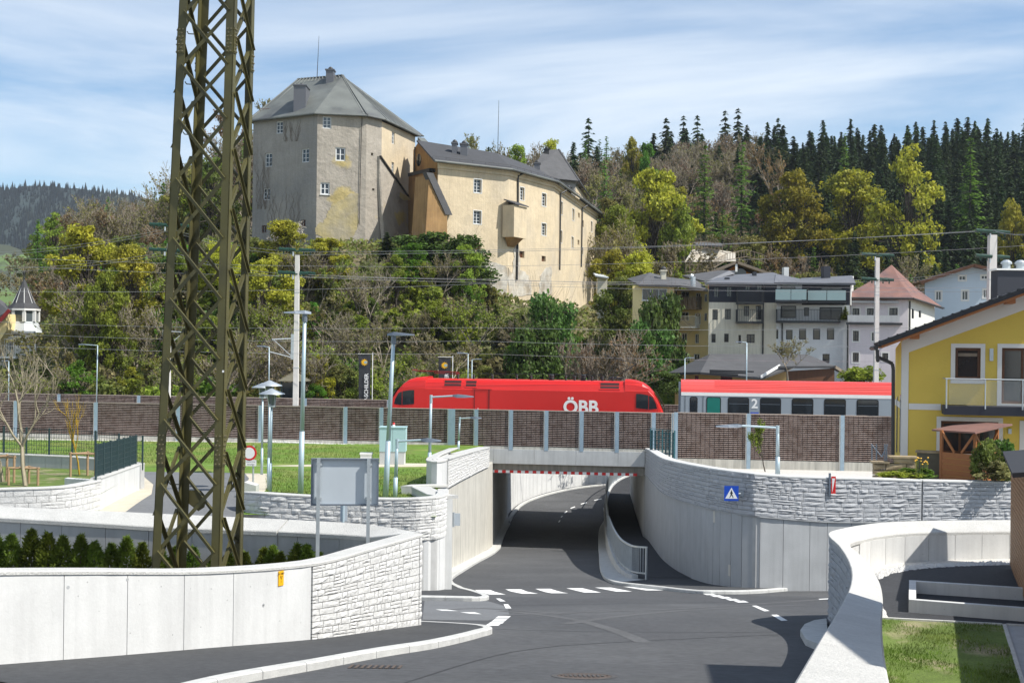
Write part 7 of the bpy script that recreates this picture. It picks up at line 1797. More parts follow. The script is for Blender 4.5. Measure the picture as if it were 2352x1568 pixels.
# roof
rt0 = P(*k7(505, 600), 51.0); rt0 = fM.p(fM.sz(*k7(500, 640))[0] - .1, fM.sz(*k7(520, 560))[1] - .1, 1.3)
uL = fM.sz(*k7(520, 600))[0]; sl_r = (veg(fM.L) - veg(0)) / fM.L
def rp_(u, off, dz=0): return fM.p(u, veg(0) + u * sl_r + .08 + dz, off)
slab(root, [rp_(uL, 1.35), rp_(fM.L, 1.35), rp_(fM.L, -6), rp_(uL, -6)], .10, 'wood_orange', 'soffit')
mat('roof_tile', (.028, .029, .033), .75, .1, 3, .3, 8)
slab(root, [rp_(uL - .12, 1.45, .2), rp_(fM.L, 1.45, .2), rp_(fM.L, -6, .2), rp_(uL - .12, -6, .2)], .18, 'roof_tile')
for i in range(22):
    t = i / 22; u_ = uL - .1 + (fM.L - uL) * t; MB().obox(rp_(u_, 1.47, .19), fM.e * .28, fM.n * -.4, (0, 0, .06)).build('verge_tile', 'roof_tile', root)
pipe(root, [rp_(uL - .2, 1.3, .0), rp_(uL - .2, -6, .0)], .10, 'gutter')
dp_ = [rp_(uL - .15, 1.2, -.1), rp_(uL - .12, 1.15, -.55)] + [P(*k7(x, y), 52.2) for x, y in ((500, 690), (560, 715), (600, 735), (606, 770), (604, 1345))]
pipe(root, dp_, .075)
# balcony
ub, zb_ = fM.sz(*k7(925, 1030)); zt_ = fM.sz(*k7(1000, 1005))[1]; z0 = fM.sz(*k7(1000, 1062))[1]
bal = MB().obox(fM.p(ub, z0, .01), fM.e * (fM.L - ub), fM.n * 1.35, (0, 0, zt_ - z0)).build('balcony', 'clad_dark', root)
hrz = fM.sz(*k7(1000, 830))[1]
MB().tube(fM.p(ub + .05, hrz, 1.33), fM.p(fM.L, hrz, 1.33), .028, n=8).tube(fM.p(ub + .05, hrz, 1.33), fM.p(ub + .05, hrz, .05), .028, n=8).build('handrail', 'galv', bal)
for xx in (940, 1190, 1430, 1660): u_ = fM.sz(*k7(xx, 900))[0]; MB().tube(fM.p(u_, zt_ - .1, 1.36), fM.p(u_, hrz, 1.33), .03, n=8).build('railing_post', 'galv', bal)
mat('clear_glass', (.7, .75, .75), .05, 0); gm = M['clear_glass'].node_tree; bs = gm.nodes['Principled BSDF']; tr = gm.nodes.new('ShaderNodeBsdfTransparent'); mx = gm.nodes.new('ShaderNodeMixShader'); mx.inputs[0].default_value = .10; gm.links.new(tr.outputs[0], mx.inputs[1]); gm.links.new(bs.outputs[0], mx.inputs[2]); gm.links.new(mx.outputs[0], gm.nodes['Material Output'].inputs['Surface'])
for xa, xb in ((955, 1180), (1200, 1420), (1440, 1650)):
    a, b = fM.sz(*k7(xa, 900))[0], fM.sz(*k7(xb, 900))[0]; MB().obox(fM.p(a, zt_ + .06, 1.325), fM.e * (b - a), fM.n * .012, (0, 0, hrz - zt_ - .12)).build('glass_panel', 'clear_glass', bal)
u_, z = fM.sz(*k7(1253, 675)); MB().obox(fM.p(u_ - .07, z - .25, .0), fM.e * .14, fM.n * .12, (0, 0, .5)).build('wall_lamp', 'galv', root)
u_, z = fM.sz(*k7(1375, 1183)); MB().obox(fM.p(u_ - .06, z - .08, .0), fM.e * .12, fM.n * .1, (0, 0, .2)).build('wall_lamp', 'galv', root)
u0 = fM.sz(*k7(1440, 1200))[0]; MB().obox(fM.p(u0, zg_, .004), fM.e * .2, fM.n * .03, (0, 0, fM.sz(*k7(1440, 1110))[1] - zg_)).build('door_trim', 'stucco_white', root)
for xx in (633, 655): u_ = fN.sz(*k7(xx, 1200))[0]; MB().obox(fN.p(u_ - .15, fN.sz(*k7(xx, 1320))[1], .01), fN.e * .3, fN.n * .03, (0, 0, 2.4)).build('side_window', 'glass_grey', root)
# garden wall of sandstone blocks
mat('sandstone', (.36, .28, .17), .9, .25, 3, .8, 12, col2=(.25, .20, .13))
fO = Face(k7(480, 0)[0], 48.2, k7(760, 0)[0], 48.0, 1060)
root = empty('garden_wall', Vector((fO.o.x, fO.o.y, 7.0)), 'low rough sandstone block wall below the yellow house', 'wall')
zt1, zt2 = fO.sz(*k7(540, 1390))[1], fO.sz(*k7(680, 1356))[1]; rnd = random.Random(4)
for r in range(5):
    u_ = 0
    while u_ < fO.L:
        L_ = rnd.uniform(.35, .8); z = 6.85 + r * .24
        top = zt1 if u_ < fO.L * .35 else zt2
        if z + .2 < top:
            w = min(L_, fO.L - u_) - .03
            if w > .1:
                mb = MB(); j = lambda a: a + rnd.uniform(-.03, .03)
                mb.add([fO.p(j(u_), j(z), j(.0)), fO.p(j(u_ + w), j(z), j(0)), fO.p(j(u_ + w), j(z + .21), j(.0)), fO.p(j(u_), j(z + .21), j(0)), fO.p(u_, z, -.4), fO.p(u_ + w, z, -.4), fO.p(u_ + w, z + .21, -.4), fO.p(u_, z + .21, -.4), fO.p(u_ + w / 2, z + .1, .06)], [(0, 1, 8), (1, 2, 8), (2, 3, 8), (3, 0, 8), (3, 2, 6, 7), (1, 5, 6, 2), (0, 3, 7, 4)])
                mb.build('stone_block', 'sandstone', root)
        u_ += L_
for a, b, z in ((-.1, fO.L * .36, zt1), (fO.L * .36, fO.L + .05, zt2)): MB().obox(fO.p(a, z - .02, .08), fO.e * (b - a), fO.n * -.6, (0, 0, .07)).build('cover_slab', 'sandstone', root)
fP = Face(k7(762, 0)[0], 49.5, k7(912, 0)[0], 49.2, 1060); zt_ = fP.sz(*k7(840, 1325))[1]
MB().obox(fP.p(0, 6.8, 0), fP.e * fP.L, fP.n * -.4, (0, 0, zt_ - 6.8)).build('pillar', 'roof_moss', root); MB().obox(fP.p(-.06, zt_ + .002, .06), fP.e * (fP.L + .12), fP.n * -.52, (0, 0, .08)).build('cover_slab', 'sandstone', root)
# wooden garden shed with X-braced openings
fQ = Face(k7(912, 0)[0], 48.6, k7(1148, 0)[0], 47.2, 1060); fR = Face(k7(1148, 0)[0], 47.2, k7(1300, 0)[0], 49.2, 1060)
root = empty('garden_shed', Vector((fQ.o.x, fQ.o.y, 7.0)), 'open orange-brown timber garden shed with X bracing and low pitched roof', 'shed')
zr_ = fQ.sz(*k7(1030, 1325))[1]; ztq = fQ.sz(*k7(1030, 1180))[1]
for f in (fQ, fR):
    for i in range(6): z = 6.9 + (zr_ - 6.9) * i / 6; MB().obox(f.p(0, z + .004, 0), f.e * f.L, f.n * -.03, (0, 0, (zr_ - 6.9) / 6 - .01)).build('board', 'wood_orange', root)
    for u_ in (0, f.L - .1): MB().obox(f.p(u_, 6.9, .012), f.e * .1, f.n * -.1, (0, 0, ztq - 6.9)).build('post', 'wood_orange', root)
    MB().bar(f.p(.1, ztq - .1, -.03), f.p(f.L * .4, zr_ + .02, -.03), .05, .09).build('brace', 'wood_orange', root); MB().bar(f.p(f.L - .1, ztq - .1, -.03), f.p(f.L * .6, zr_ + .02, -.03), .05, .09).build('brace', 'wood_orange', root)
slab(root, [P(*k7(860, 1168), 49.5), P(*k7(1148, 1187), 46.6), P(*k7(1392, 1132), 48.6), P(*k7(1100, 1118), 51.0)], .06, 'roof_rust')
# wrought iron stair rail near the wall
fT = Face(k7(455, 0)[0], 49, k7(570, 0)[0], 49, 1040); root = empty('stair_railing', fT.p(0, 7.2), 'small dark iron stair railing beside the yellow house', 'railing')
for xx in (465, 495, 550, 562): a = fT.sz(*k7(xx, 1385)); b = fT.sz(*k7(xx, 1265)); MB().tube(fT.p(*a), fT.p(*b), .025, n=6).build('post', 'lamp_head', root)
MB().path([fT.p(*fT.sz(*k7(460, 1265))), fT.p(*fT.sz(*k7(530, 1350))), fT.p(*fT.sz(*k7(570, 1265)))], .025).build('rail', 'lamp_head', root)

# ------------------------------------------------------------------ timber-clad house at the right edge
root = empty('timber_house', Vector((12.6, 23, ZL)), 'timber-clad house at the right picture edge with dark overhanging roof', 'house')
a, b = PZ(2322, 1306, ZL), PZ(2352, 1380, ZL); d = (b - a).normalized(); nrm_ = Vector((d.y, -d.x, 0)); 
if nrm_.x > 0: nrm_ = -nrm_
Lw = 4.4; zt_ = ZL + 2.45
a2 = a + d * Lw; bx = [a, a2, a2 - nrm_ * 5, a - nrm_ * 5]
MB().prism([Vector((p.x, p.y, ZL - .05)) for p in bx], (0, 0, zt_ - ZL)).build('core', 'wood_dark', root)
nbd = 24
for i in range(nbd):
    z = ZL + .1 + (zt_ - ZL - .15) * i / nbd; MB().obox(Vector((a.x, a.y, z)) + nrm_ * .002, d * Lw, nrm_ * .022, (0, 0, (zt_ - ZL - .15) / nbd - .014)).build('board', 'wood_clad', root)
    MB().obox(Vector((a.x, a.y, z)) - d * .002, -nrm_ * 5, -d * .022, (0, 0, (zt_ - ZL - .15) / nbd - .014)).build('board', 'wood_clad', root)
ridge0, ridge1 = a - nrm_ * 2.5 - d * .75 + Vector((0, 0, 2.85)), a2 - nrm_ * 2.5 + d * .4 + Vector((0, 0, 2.85))
ev0, ev1 = a + nrm_ * .16 - d * .75 + Vector((0, 0, 2.55)), a2 + nrm_ * .3 + d * .4 + Vector((0, 0, 2.55)); ow0, ow1 = ev0 - nrm_ * 5.6, ev1 - nrm_ * 5.6
slab(root, [ev0, ev1, ridge1, ridge0], .09, 'roof_tile'); slab(root, [ridge0, ridge1, ow1, ow0], .09, 'roof_tile')
MB().prism([a + Vector((0, 0, 2.4)), a - nrm_ * 5 + Vector((0, 0, 2.4)), a - nrm_ * 2.5 + Vector((0, 0, 2.68))], d * .1).build('gable', 'wood_clad', root)
a3 = a + d * (Lw + .45); MB().prism([Vector((p.x, p.y, ZL - .05)) for p in (a3, a3 + d * 8, a3 + d * 8 - nrm_ * 5, a3 - nrm_ * 5)], (0, 0, 1.7)).build('low_wing', 'wood_clad', root)
# taller house beyond the right edge, whose shadow falls on the parapet
root = empty('neighbour_house', (12, 11.5, ZL), 'two storey timber house standing outside the right picture edge', 'house')
hc = [Vector((8.2, 15.0, ZL - .1)), Vector((5.9, 6.2, ZL - .1)), Vector((12.6, 4.45, ZL - .1)), Vector((14.9, 13.25, ZL - .1))]; MB().prism(hc, (0, 0, 7.5)).build('wall', 'wood_clad', root)
e_ = Vector((.968, -.253, 0)); q_ = (hc[1] - hc[0])
for i in range(34): MB().obox(hc[0] - e_ * .025 + Vector((0, 0, .1 + i * .216)), q_, e_ * .023, (0, 0, .2)).build('board', 'wood_clad', root)
for t in (.2, .62):
    for z in (1.0, 4.4): MB().obox(hc[0] + q_ * t - e_ * .06 + Vector((0, 0, z)), q_ * .14, e_ * .03, (0, 0, 1.3)).build('window', 'glass_dark', root)
U = [h + Vector((0, 0, 7.55)) for h in hc]; m0, m1 = (U[0] + U[3]) / 2 + Vector((0, 0, 1.3)), (U[1] + U[2]) / 2 + Vector((0, 0, 1.3)); slab(root, [U[0] - e_ * .3, U[1] - e_ * .3, m1, m0], .2, 'roof_dark'); slab(root, [m0, m1, U[2] + e_ * .3, U[3] + e_ * .3], .2, 'roof_dark')
# ------------------------------------------------------------------ vegetation: meshes from arrays
leafmat('leaf_yellow', (.42, .40, .04), (.33, .34, .04)); leafmat('leaf_lime', (.27, .33, .04), (.20, .27, .035)); leafmat('leaf_green', (.12, .27, .025), (.09, .19, .02)); leafmat('leaf_olive', (.20, .21, .05), (.25, .22, .065))
leafmat('leaf_brown', (.21, .175, .085), (.19, .18, .07)); leafmat('leaf_red', (.22, .125, .06), (.20, .15, .065)); leafmat('leaf_ivy', (.065, .13, .025), (.10, .16, .03), .3); leafmat('leaf_spruce', (.030, .056, .016), (.044, .072, .020), .2)
leafmat('leaf_larch', (.15, .27, .04), (.13, .23, .04)); leafmat('leaf_thuja', (.085, .13, .018), (.17, .20, .03), .3); leafmat('leaf_blossom', (.55, .50, .46), (.45, .42, .36)); leafmat('leaf_gold', (.30, .26, .02), (.23, .23, .025)); leafmat('grass_blade', (.12, .21, .025), (.17, .20, .05), .3); leafmat('leaf_dull', (.15, .20, .04), (.19, .20, .055))
mat('bark_dark', (.055, .045, .036), .9, .25, 3) ; mat('bark_pale', (.30, .26, .18), .85, .25, 4)
if 'bark' not in M: mat('bark', (.11, .085, .065), .9, .25, 3)
mat('twig', (.27, .23, .18), .9, .25, 2)
def np_mesh(name, V, Fq, matn=None):
    me = bpy.data.meshes.new(name); n, m, k = len(V), len(Fq), Fq.shape[1]
    me.vertices.add(n); me.vertices.foreach_set('co', np.ascontiguousarray(V, np.float32).ravel())
    me.loops.add(m * k); me.loops.foreach_set('vertex_index', np.ascontiguousarray(Fq, np.int32).ravel())
    me.polygons.add(m); me.polygons.foreach_set('loop_start', np.arange(0, m * k, k, dtype=np.int32)); me.polygons.foreach_set('loop_total', np.full(m, k, np.int32))
    me.update(calc_edges=True)
    if matn: me.materials.append(M[matn])
    return me
def quads(Pc, size, r, up=.25, stretch=1.0, outward=None):
    """random leaf quads at points Pc"""
    n = len(Pc); a = r.normal(size=(n, 3)); 
    if outward is not None: a = a * .75 + outward
    a[:, 2] += up; a /= np.linalg.norm(a, axis=1)[:, None] + 1e-9
    t = np.cross(a, r.normal(size=(n, 3))); t /= np.linalg.norm(t, axis=1)[:, None] + 1e-9; b = np.cross(a, t)
    s = (size * r.uniform(.55, 1.3, n))[:, None]; w = s * r.uniform(.5, .9, n)[:, None] * stretch
    V = np.stack([Pc - t * s - b * w * .35, Pc + t * s * .15 - b * w, Pc + t * s + b * w * .25, Pc - t * s * .1 + b * w], 1).reshape(-1, 3)
    return V, np.arange(n * 4).reshape(-1, 4)
def segs_mesh(name, S_, matn, n=4):
    """tapered n-gon tubes from segments (p, q, r0, r1)"""
    p = np.array([s[0] for s in S_]); q = np.array([s[1] for s in S_]); r0 = np.array([s[2] for s in S_])[:, None]; r1 = np.array([s[3] for s in S_])[:, None]
    d = q - p; d /= np.linalg.norm(d, axis=1)[:, None] + 1e-9
    a = np.cross(d, np.where(np.abs(d[:, 2:3]) > .9, np.array([[1., 0, 0]]), np.array([[0, 0, 1.]]))); a /= np.linalg.norm(a, axis=1)[:, None] + 1e-9; b = np.cross(d, a)
    V = []
    for base, rr in ((p, r0), (q, r1)):
        for i in range(n):
            t = 2 * math.pi * i / n; V.append(base + (a * math.cos(t) + b * math.sin(t)) * rr)
    V = np.stack(V, 1).reshape(-1, 3); m = len(p); k = np.arange(m)[:, None] * 2 * n
    Fq = np.concatenate([np.concatenate([k + i, k + (i + 1) % n, k + n + (i + 1) % n, k + n + i], 1) for i in range(n)], 0)
    return np_mesh(name, V, Fq, matn)
def branch(r, p, d, L, rad, lev, out, tips, spread=.55, kids=(3, 5), up=.12, shrink=.66, minr=.008):
    n = 3; q = p; dd = d.copy()
    for i in range(n):
        nd = dd + r.normal(size=3) * .13; nd[2] += up * .5; nd /= np.linalg.norm(nd); e = q + nd * L / n
        ra = max(minr, rad * (1 - .25 * i / n)); rb = max(minr * .8, rad * (1 - .25 * (i + 1) / n)); out.append((q, e, ra, rb))
        if lev > 0 and (i > 0):
            for _ in range(r.integers(kids[0], kids[1]) // 2 + (1 if i == n - 1 else 0)):
                x = nd + r.normal(size=3) * spread; x[2] += up; x /= np.linalg.norm(x)
                branch(r, e, x, L * shrink * r.uniform(.7, 1.15), rad * .52, lev - 1, out, tips, spread, kids, up, shrink, minr)
        q = e; dd = nd
    tips.append(q)
def broad(seed, H=12.0, Rc=4.0, nclump=46, leaves=5200, size=.30, base=.28, tall=1.0, hollow=.35):
    """crown of leaf clumps on a limb skeleton"""
    r = np.random.default_rng(seed); S_ = []; tips = []
    top = np.array([r.normal() * .3, r.normal() * .3, H * .62]); S_.append((np.zeros(3), top * .45, H * .018 + .05, H * .014 + .03)); S_.append((top * .45, top, H * .014 + .03, .05))
    C_ = []; lobes = []
    for i in range(8):
        z = (i + r.uniform(.2, .8)) / 8; ph = i * 2.4 + r.uniform(-.5, .5); prof = math.sin(math.pi * min(.97, .16 + z * .78)) ** .8; rad = Rc * prof * r.uniform(.3, .72)
        lobes.append((np.array([rad * math.cos(ph), rad * math.sin(ph), H * (base + (1 - base) * z * .86)]), Rc * r.uniform(.38, .58) * (1.05 - .35 * z)))
    lobes.append((np.array([r.normal() * .3, r.normal() * .3, H * .90]), Rc * .33))
    for i in range(nclump):
        lc, lr = lobes[r.integers(0, len(lobes))]; d = r.normal(size=3); d /= np.linalg.norm(d); c = lc + d * lr * r.uniform(.45, 1.08) * np.array([1, 1, .8]); c[2] = min(c[2], H * .985)
        C_.append((c, Rc * r.uniform(.10, .24)))
        a = top * r.uniform(.35, .95); m_ = (a + c) / 2 + np.array([0, 0, -.3]) + r.normal(size=3) * .2; S_.append((a, m_, .06, .04)); S_.append((m_, c, .04, .015))
    per = leaves // nclump; Ps = []; Os = []
    for c, cr_ in C_:
        d = r.normal(size=(per, 3)); d /= np.linalg.norm(d, axis=1)[:, None]; rr = cr_ * r.uniform(.25, 1.1, per)[:, None] ** .6
        Ps.append(c + d * rr * np.array([1, 1, .75])); Os.append(d)
    Pc = np.concatenate(Ps); V, Fq = quads(Pc, size, r, .3, outward=np.concatenate(Os) * .6)
    return segs_mesh('trunk', S_, 'bark_dark', 5), np_mesh('crown', V, Fq, 'leaf_green')
def bare(seed, H=11.0, lev=4, buds=1500, bsize=.13, spread=.5, up=.2, stems=1, minr=.012, kids=(3, 5), shrink=.66):
    r = np.random.default_rng(seed); S_ = []; tips = []
    for k in range(stems):
        d = np.array([r.normal() * .12 * (1 + stems * .5), r.normal() * .12 * (1 + stems * .5), 1.0]); d /= np.linalg.norm(d)
        branch(r, np.array([r.normal() * .25 * (stems > 1), r.normal() * .25 * (stems > 1), 0.]), d, H * .42, H * .012 + .02, lev, S_, tips, spread, kids, up, shrink, minr)
    zmax = max(t[2] for t in tips); sc = H / zmax; S_ = [(a * sc, b * sc, c, e) for a, b, c, e in S_]
    nt_ = [s for s in S_ if s[2] < .05]; idx = r.integers(0, len(nt_), buds); t = r.uniform(0, 1, buds)[:, None]
    Pc = np.array([nt_[i][0] for i in idx]) * (1 - t) + np.array([nt_[i][1] for i in idx]) * t + r.normal(size=(buds, 3)) * .08
    V, Fq = quads(Pc, bsize, r)
    return segs_mesh('trunk', S_, 'twig', 3), np_mesh('crown', V, Fq, 'leaf_brown')
def conifer(seed, H=22.0, Rb=3.2, whorls=34, per=9, droop=.35, base=.08, fill=5, size=.34, thin=1.0):
    r = np.random.default_rng(seed); Ps = []; Sz = []; Ts = []
    for w_ in range(whorls):
        t = (w_ + r.uniform(0, .6)) / whorls; z = H * (base + (1 - base) * t); L = Rb * (1 - t) ** .9 * r.uniform(.6, 1.2) + .12
        for k in range(max(4, int(per * (1 - t * .4)))):
            ph = r.uniform(0, 2 * math.pi); l = L * r.uniform(.6, 1.1); n = max(2, int(fill * l / Rb * 2.2) + 1)
            for j in range(n):
                u_ = (j + r.uniform(.2, 1)) / n; Ps.append((l * u_ * math.cos(ph) + r.normal() * .12, l * u_ * math.sin(ph) + r.normal() * .12, z - droop * l * u_ ** 1.5 + r.normal() * .1)); Sz.append(size * (1.25 - .5 * u_)); Ts.append((math.cos(ph), math.sin(ph), -droop * 1.4))
    Pc = np.array(Ps); s = np.array(Sz)[:, None]; T = np.array(Ts); T /= np.linalg.norm(T, axis=1)[:, None]; n = len(Pc)
    sd = np.cross(T, np.array([[0, 0, 1.]]) + r.normal(size=(n, 3)) * .5); sd /= np.linalg.norm(sd, axis=1)[:, None]
    V = np.stack([Pc - T * s * .9, Pc - sd * s * .55 * thin, Pc + T * s * 1.4, Pc + sd * s * .55 * thin], 1).reshape(-1, 3)
    S_ = [(np.zeros(3), np.array([0, 0, H * .5]), H * .011 + .05, H * .007 + .03), (np.array([0, 0, H * .5]), np.array([0, 0, H * .99]), H * .007 + .03, .02)]
    return segs_mesh('trunk', S_, 'bark_dark', 6), np_mesh('crown', V, np.arange(n * 4).reshape(-1, 4), 'leaf_spruce')
def shrub(seed, Rr=1.6, Hh=2.2, leaves=1500, size=.16, nclump=16):
    r = np.random.default_rng(seed); Ps = []; Os = []; S_ = []
    for i in range(nclump):
        ph = r.uniform(0, 2 * math.pi); z = r.uniform(.15, .9); rad = Rr * math.sqrt(r.uniform(.05, 1)) * (1 - .45 * z); c = np.array([rad * math.cos(ph), rad * math.sin(ph), Hh * z]); cr_ = Rr * r.uniform(.25, .42)
        d = r.normal(size=(leaves // nclump, 3)); d /= np.linalg.norm(d, axis=1)[:, None]; Ps.append(c + d * cr_ * r.uniform(.3, 1.1, len(d))[:, None]); Os.append(d); S_.append((np.array([r.normal() * .15, r.normal() * .15, 0]), c, .035, .012))
        for _ in range(3): S_.append((c, c + r.normal(size=3) * Rr * .35 + np.array([0, 0, .3]), .014, .006))
    V, Fq = quads(np.concatenate(Ps), size, r, .3, outward=np.concatenate(Os) * .6)
    return segs_mesh('stems', S_, 'bark', 3), np_mesh('crown', V, Fq, 'leaf_olive')
PR = {}
for i in range(4): PR['broad%d' % i] = broad(11 + i, 12, 3.9 + .4 * (i % 2), 120, 13200, .15, .22 + .05 * i)
for i in range(2): PR['thin%d' % i] = broad(31 + i, 12, 3.4, 90, 5400, .15, .25)
for i in range(4): PR['bare%d' % i] = bare(51 + i, 11, 4, 1900, .13, .5, .22, 1 if i < 2 else 3, kids=(3, 6), minr=.022)
for i in range(3): PR['spruce%d' % i] = conifer(71 + i, 22, 5.4 + .6 * i, 64, 9, .22 + .08 * i, .04, 10, .42)
PR['spruce_thin'] = conifer(77, 20, 4.6, 24, 10, .30, .15, 8, .42)
for i in range(2): PR['larch%d' % i] = conifer(81 + i, 22, 4.2, 40, 8, .12, .2, 7, .27, 1.0)
for i in range(3): PR['shrub%d' % i] = shrub(91 + i, 1.7, 2.3 + .3 * i, 1700, .16)
PR['ivy'] = shrub(97, 3.6, 7.6, 11000, .20, 60)
cnt = 0
def plant(kind, base, sc, leaf, name, label, cat='tree', group=None, rz=None, trunk=None, sz=None):
    tm, cm = PR[kind]; root = empty(name, base, label, cat, group, random.uniform(0, 6.28) if rz is None else rz)
    root.scale = (sc, sc, sc) if sz is None else (sc * sz[0], sc * sz[0], sc * sz[1])
    t = link_mesh('stems' if cat in ('shrub', 'ivy') else 'trunk', tm, root); c = link_mesh('crown', cm, root)
    for o, m in ((t, trunk), (c, leaf)):
        if m: o.material_slots[0].link = 'OBJECT'; o.material_slots[0].material = M[m]
    return root
def GH(px, py, Y0=99, Y1=380):
    a, b = ray(px, py); Y = Y0
    while Y < Y1:
        if CAMZ + b * Y <= zhill(a * Y, Y): return Vector((a * Y, Y, zhill(a * Y, Y)))
        Y += 1.0
    return None
def at_hill(px, Y):
    a, b = ray(px, 700); return Vector((a * Y, Y, zhill(a * Y, Y) - .2))
def tree_px(kind, px, ytop, Y, leaf, name, label, w=None, **kw):
    """tree standing on the hill at distance Y under column px, scaled so that its top shows at row ytop"""
    b = at_hill(px, Y); H = P(px, ytop, Y).z - b.z
    H0 = {'b': 12, 't': 12, 's': 22, 'l': 22}.get(kind[0], 12)
    if kind.startswith('bare'): H0 = 11
    if kind.startswith('shrub'): H0 = 2.9
    if kind == 'ivy': H0 = 8.2
    if kind == 'spruce_thin': H0 = 20
    sc = H / H0; wx = 1 if w is None else w / sc
    return plant(kind, b, sc, leaf, name, label, sz=(wx, 1.0), **kw)
def zone_rock(px, Y):
    h = 'low' if Y < 115 else 'halfway up' if Y < 128 else 'high'
    a = 'at the left edge' if px < 330 else 'behind the lattice tower' if px < 590 else 'below the keep' if px < 900 else 'below the castle wing' if px < 1180 else 'above the locomotive cab'
    return f'{h} on the castle rock {a}'
def zone_slope(px, Y):
    a = 'behind the castle wing' if px < 1500 else 'above the dark clad flats' if px < 1790 else 'above the pink house' if px < 2060 else 'above the blue house'
    return ('low on' if Y < 230 else 'halfway up' if Y < 285 else 'on the crest of') + ' the wooded slope ' + a
def zone_left(px, Y):
    a = 'left of the lattice tower' if px < 350 else 'seen through the lattice tower' if px < 575 else 'beside the keep'
    return ('on the near side of' if Y < 205 else 'on the crest of') + ' the left hill ' + a
# --- trees that stand out, each with its own label
SP = [('broad0', 1500, 383, 205, 'leaf_yellow', 'big yellow-green maple standing right of the castle wing', 1.9), ('broad1', 1412, 470, 190, 'leaf_lime', 'lime green maple close to the right end of the castle', 1.0), ('broad2', 1560, 470, 200, 'leaf_lime', 'spreading lime green tree in front of the dark larch trunks', 1.0),
      ('larch0', 1615, 330, 245, 'leaf_larch', 'tall bright green larch on the slope, left of a pair', 1.0), ('larch1', 1700, 325, 240, 'leaf_larch', 'tall bright green larch on the slope, right of a pair', 1.0), ('broad3', 1812, 398, 235, 'leaf_gold', 'golden green beech in the middle of the wooded slope', 1.9),
      ('broad1', 1955, 388, 240, 'leaf_gold', 'broad golden beech left of the large bare-limbed tree', 2.1), ('thin0', 2085, 326, 225, 'leaf_yellow', 'large dark-limbed tree with yellow crown top on the slope', 2.1), ('larch0', 2225, 312, 250, 'leaf_larch', 'bright green slender tree against the dark spruces', 1.35), ('broad2', 2325, 460, 215, 'leaf_yellow', 'yellow-green tree at the right picture edge', 1.0),
      ('broad3', 1450, 320, 290, 'leaf_yellow', 'small yellow-green crown high on the slope', .8), ('broad0', 1480, 325, 285, 'leaf_green', 'fresh green crown high on the slope beside the yellow one', .8), ('bare0', 1790, 318, 262, 'leaf_red', 'reddish brown budding tree below the spruces', 1.4), ('spruce_thin', 1347, 268, 330, 'leaf_spruce', 'lone tall spruce on the skyline behind the castle tower', 1.0),
      ('larch1', 1935, 305, 280, 'leaf_larch', 'green larch half hidden among dark spruces', .9), ('larch1', 1405, 480, 200, 'leaf_green', 'fresh green small larch beside the castle', .35)]
for kd, px, yt, Y, lf, lab, w in SP: tree_px(kd, px, yt, Y, lf, 'tree', lab, w=None if kd.startswith(('larch', 'spruce')) else w)
# --- the wooded slope
r2 = random.Random(5); FG = 'trees of the wooded slope'; n_sp = 0
LABF = {'spruce': ('dark spruce in the dense stand on the right ridge', 'dark spruces on the right ridge'), 'larch': ('pale green larch among the slope woodland', 'larches in the slope woodland'), 'bare': ('leafless grey-brown tree in the slope woodland', 'leafless trees on the slope'), 'broad': ('budding olive-green tree in the slope woodland', 'budding trees on the slope')}
for row in range(15):
    Y = 182 + row * 12.0
    for i in range(24):
        px = 1330 + i * 49 + r2.uniform(-24, 24) + (24 if row % 2 else 0); Yj = Y + r2.uniform(-5, 5)
        if px > 2440: continue
        b = at_hill(px, Yj)
        line = float(np.interp(px, [1300, 1500, 1750, 1900, 2400], [330, 300, 262, 225, 196]))
        deep = Yj > line + r2.uniform(-12, 12)
        if Yj < 195 and 1560 < px < 1790: continue
        if px < 1390 and Yj < 235: continue
        q = r2.random()
        if deep:
            if px < 1700 and q < .6: kd, lf, key = 'bare%d' % r2.randrange(4), 'leaf_brown', 'bare'
            else: kd, lf, key = 'spruce%d' % r2.randrange(3), 'leaf_spruce', 'spruce'
        elif q < .40: kd, lf, key = 'bare%d' % r2.randrange(4), r2.choice(['leaf_brown', 'leaf_olive', 'leaf_red', 'leaf_olive']), 'bare'
        elif q < .80: kd, lf, key = r2.choice(['thin0', 'thin1', 'broad3']), r2.choice(['leaf_olive', 'leaf_gold', 'leaf_olive', 'leaf_lime']), 'broad'
        elif q < .90: kd, lf, key = 'larch%d' % r2.randrange(2), 'leaf_larch', 'larch'
        else: kd, lf, key = 'spruce%d' % r2.randrange(3), 'leaf_spruce', 'spruce'
        H = {'spruce': r2.uniform(12, 19), 'larch': r2.uniform(15, 20), 'bare': r2.uniform(12, 17), 'broad': r2.uniform(10, 15)}[key]
        H0 = {'spruce': 22, 'larch': 22, 'bare': 11, 'broad': 12}[key]
        nm = {'spruce': 'spruce', 'larch': 'larch', 'bare': 'bare_tree', 'broad': 'broadleaf_tree'}[key]
        ad_ = {'spruce': 'dark spruce', 'larch': 'pale green larch', 'bare': {'leaf_brown': 'leafless grey-brown tree', 'leaf_olive': 'olive budding tree', 'leaf_red': 'reddish budding tree'}.get(lf), 'broad': {'leaf_olive': 'olive-leaved tree', 'leaf_gold': 'golden-leaved tree', 'leaf_lime': 'lime green tree', 'leaf_dull': 'dull green tree'}.get(lf)}[key]
        plant(kd, b, H / H0, lf, nm, ad_ + ' ' + zone_slope(px, Yj), 'tree', LABF[key][1], sz=(1.0 if key != 'spruce' else r2.uniform(.9, 1.15), 1))
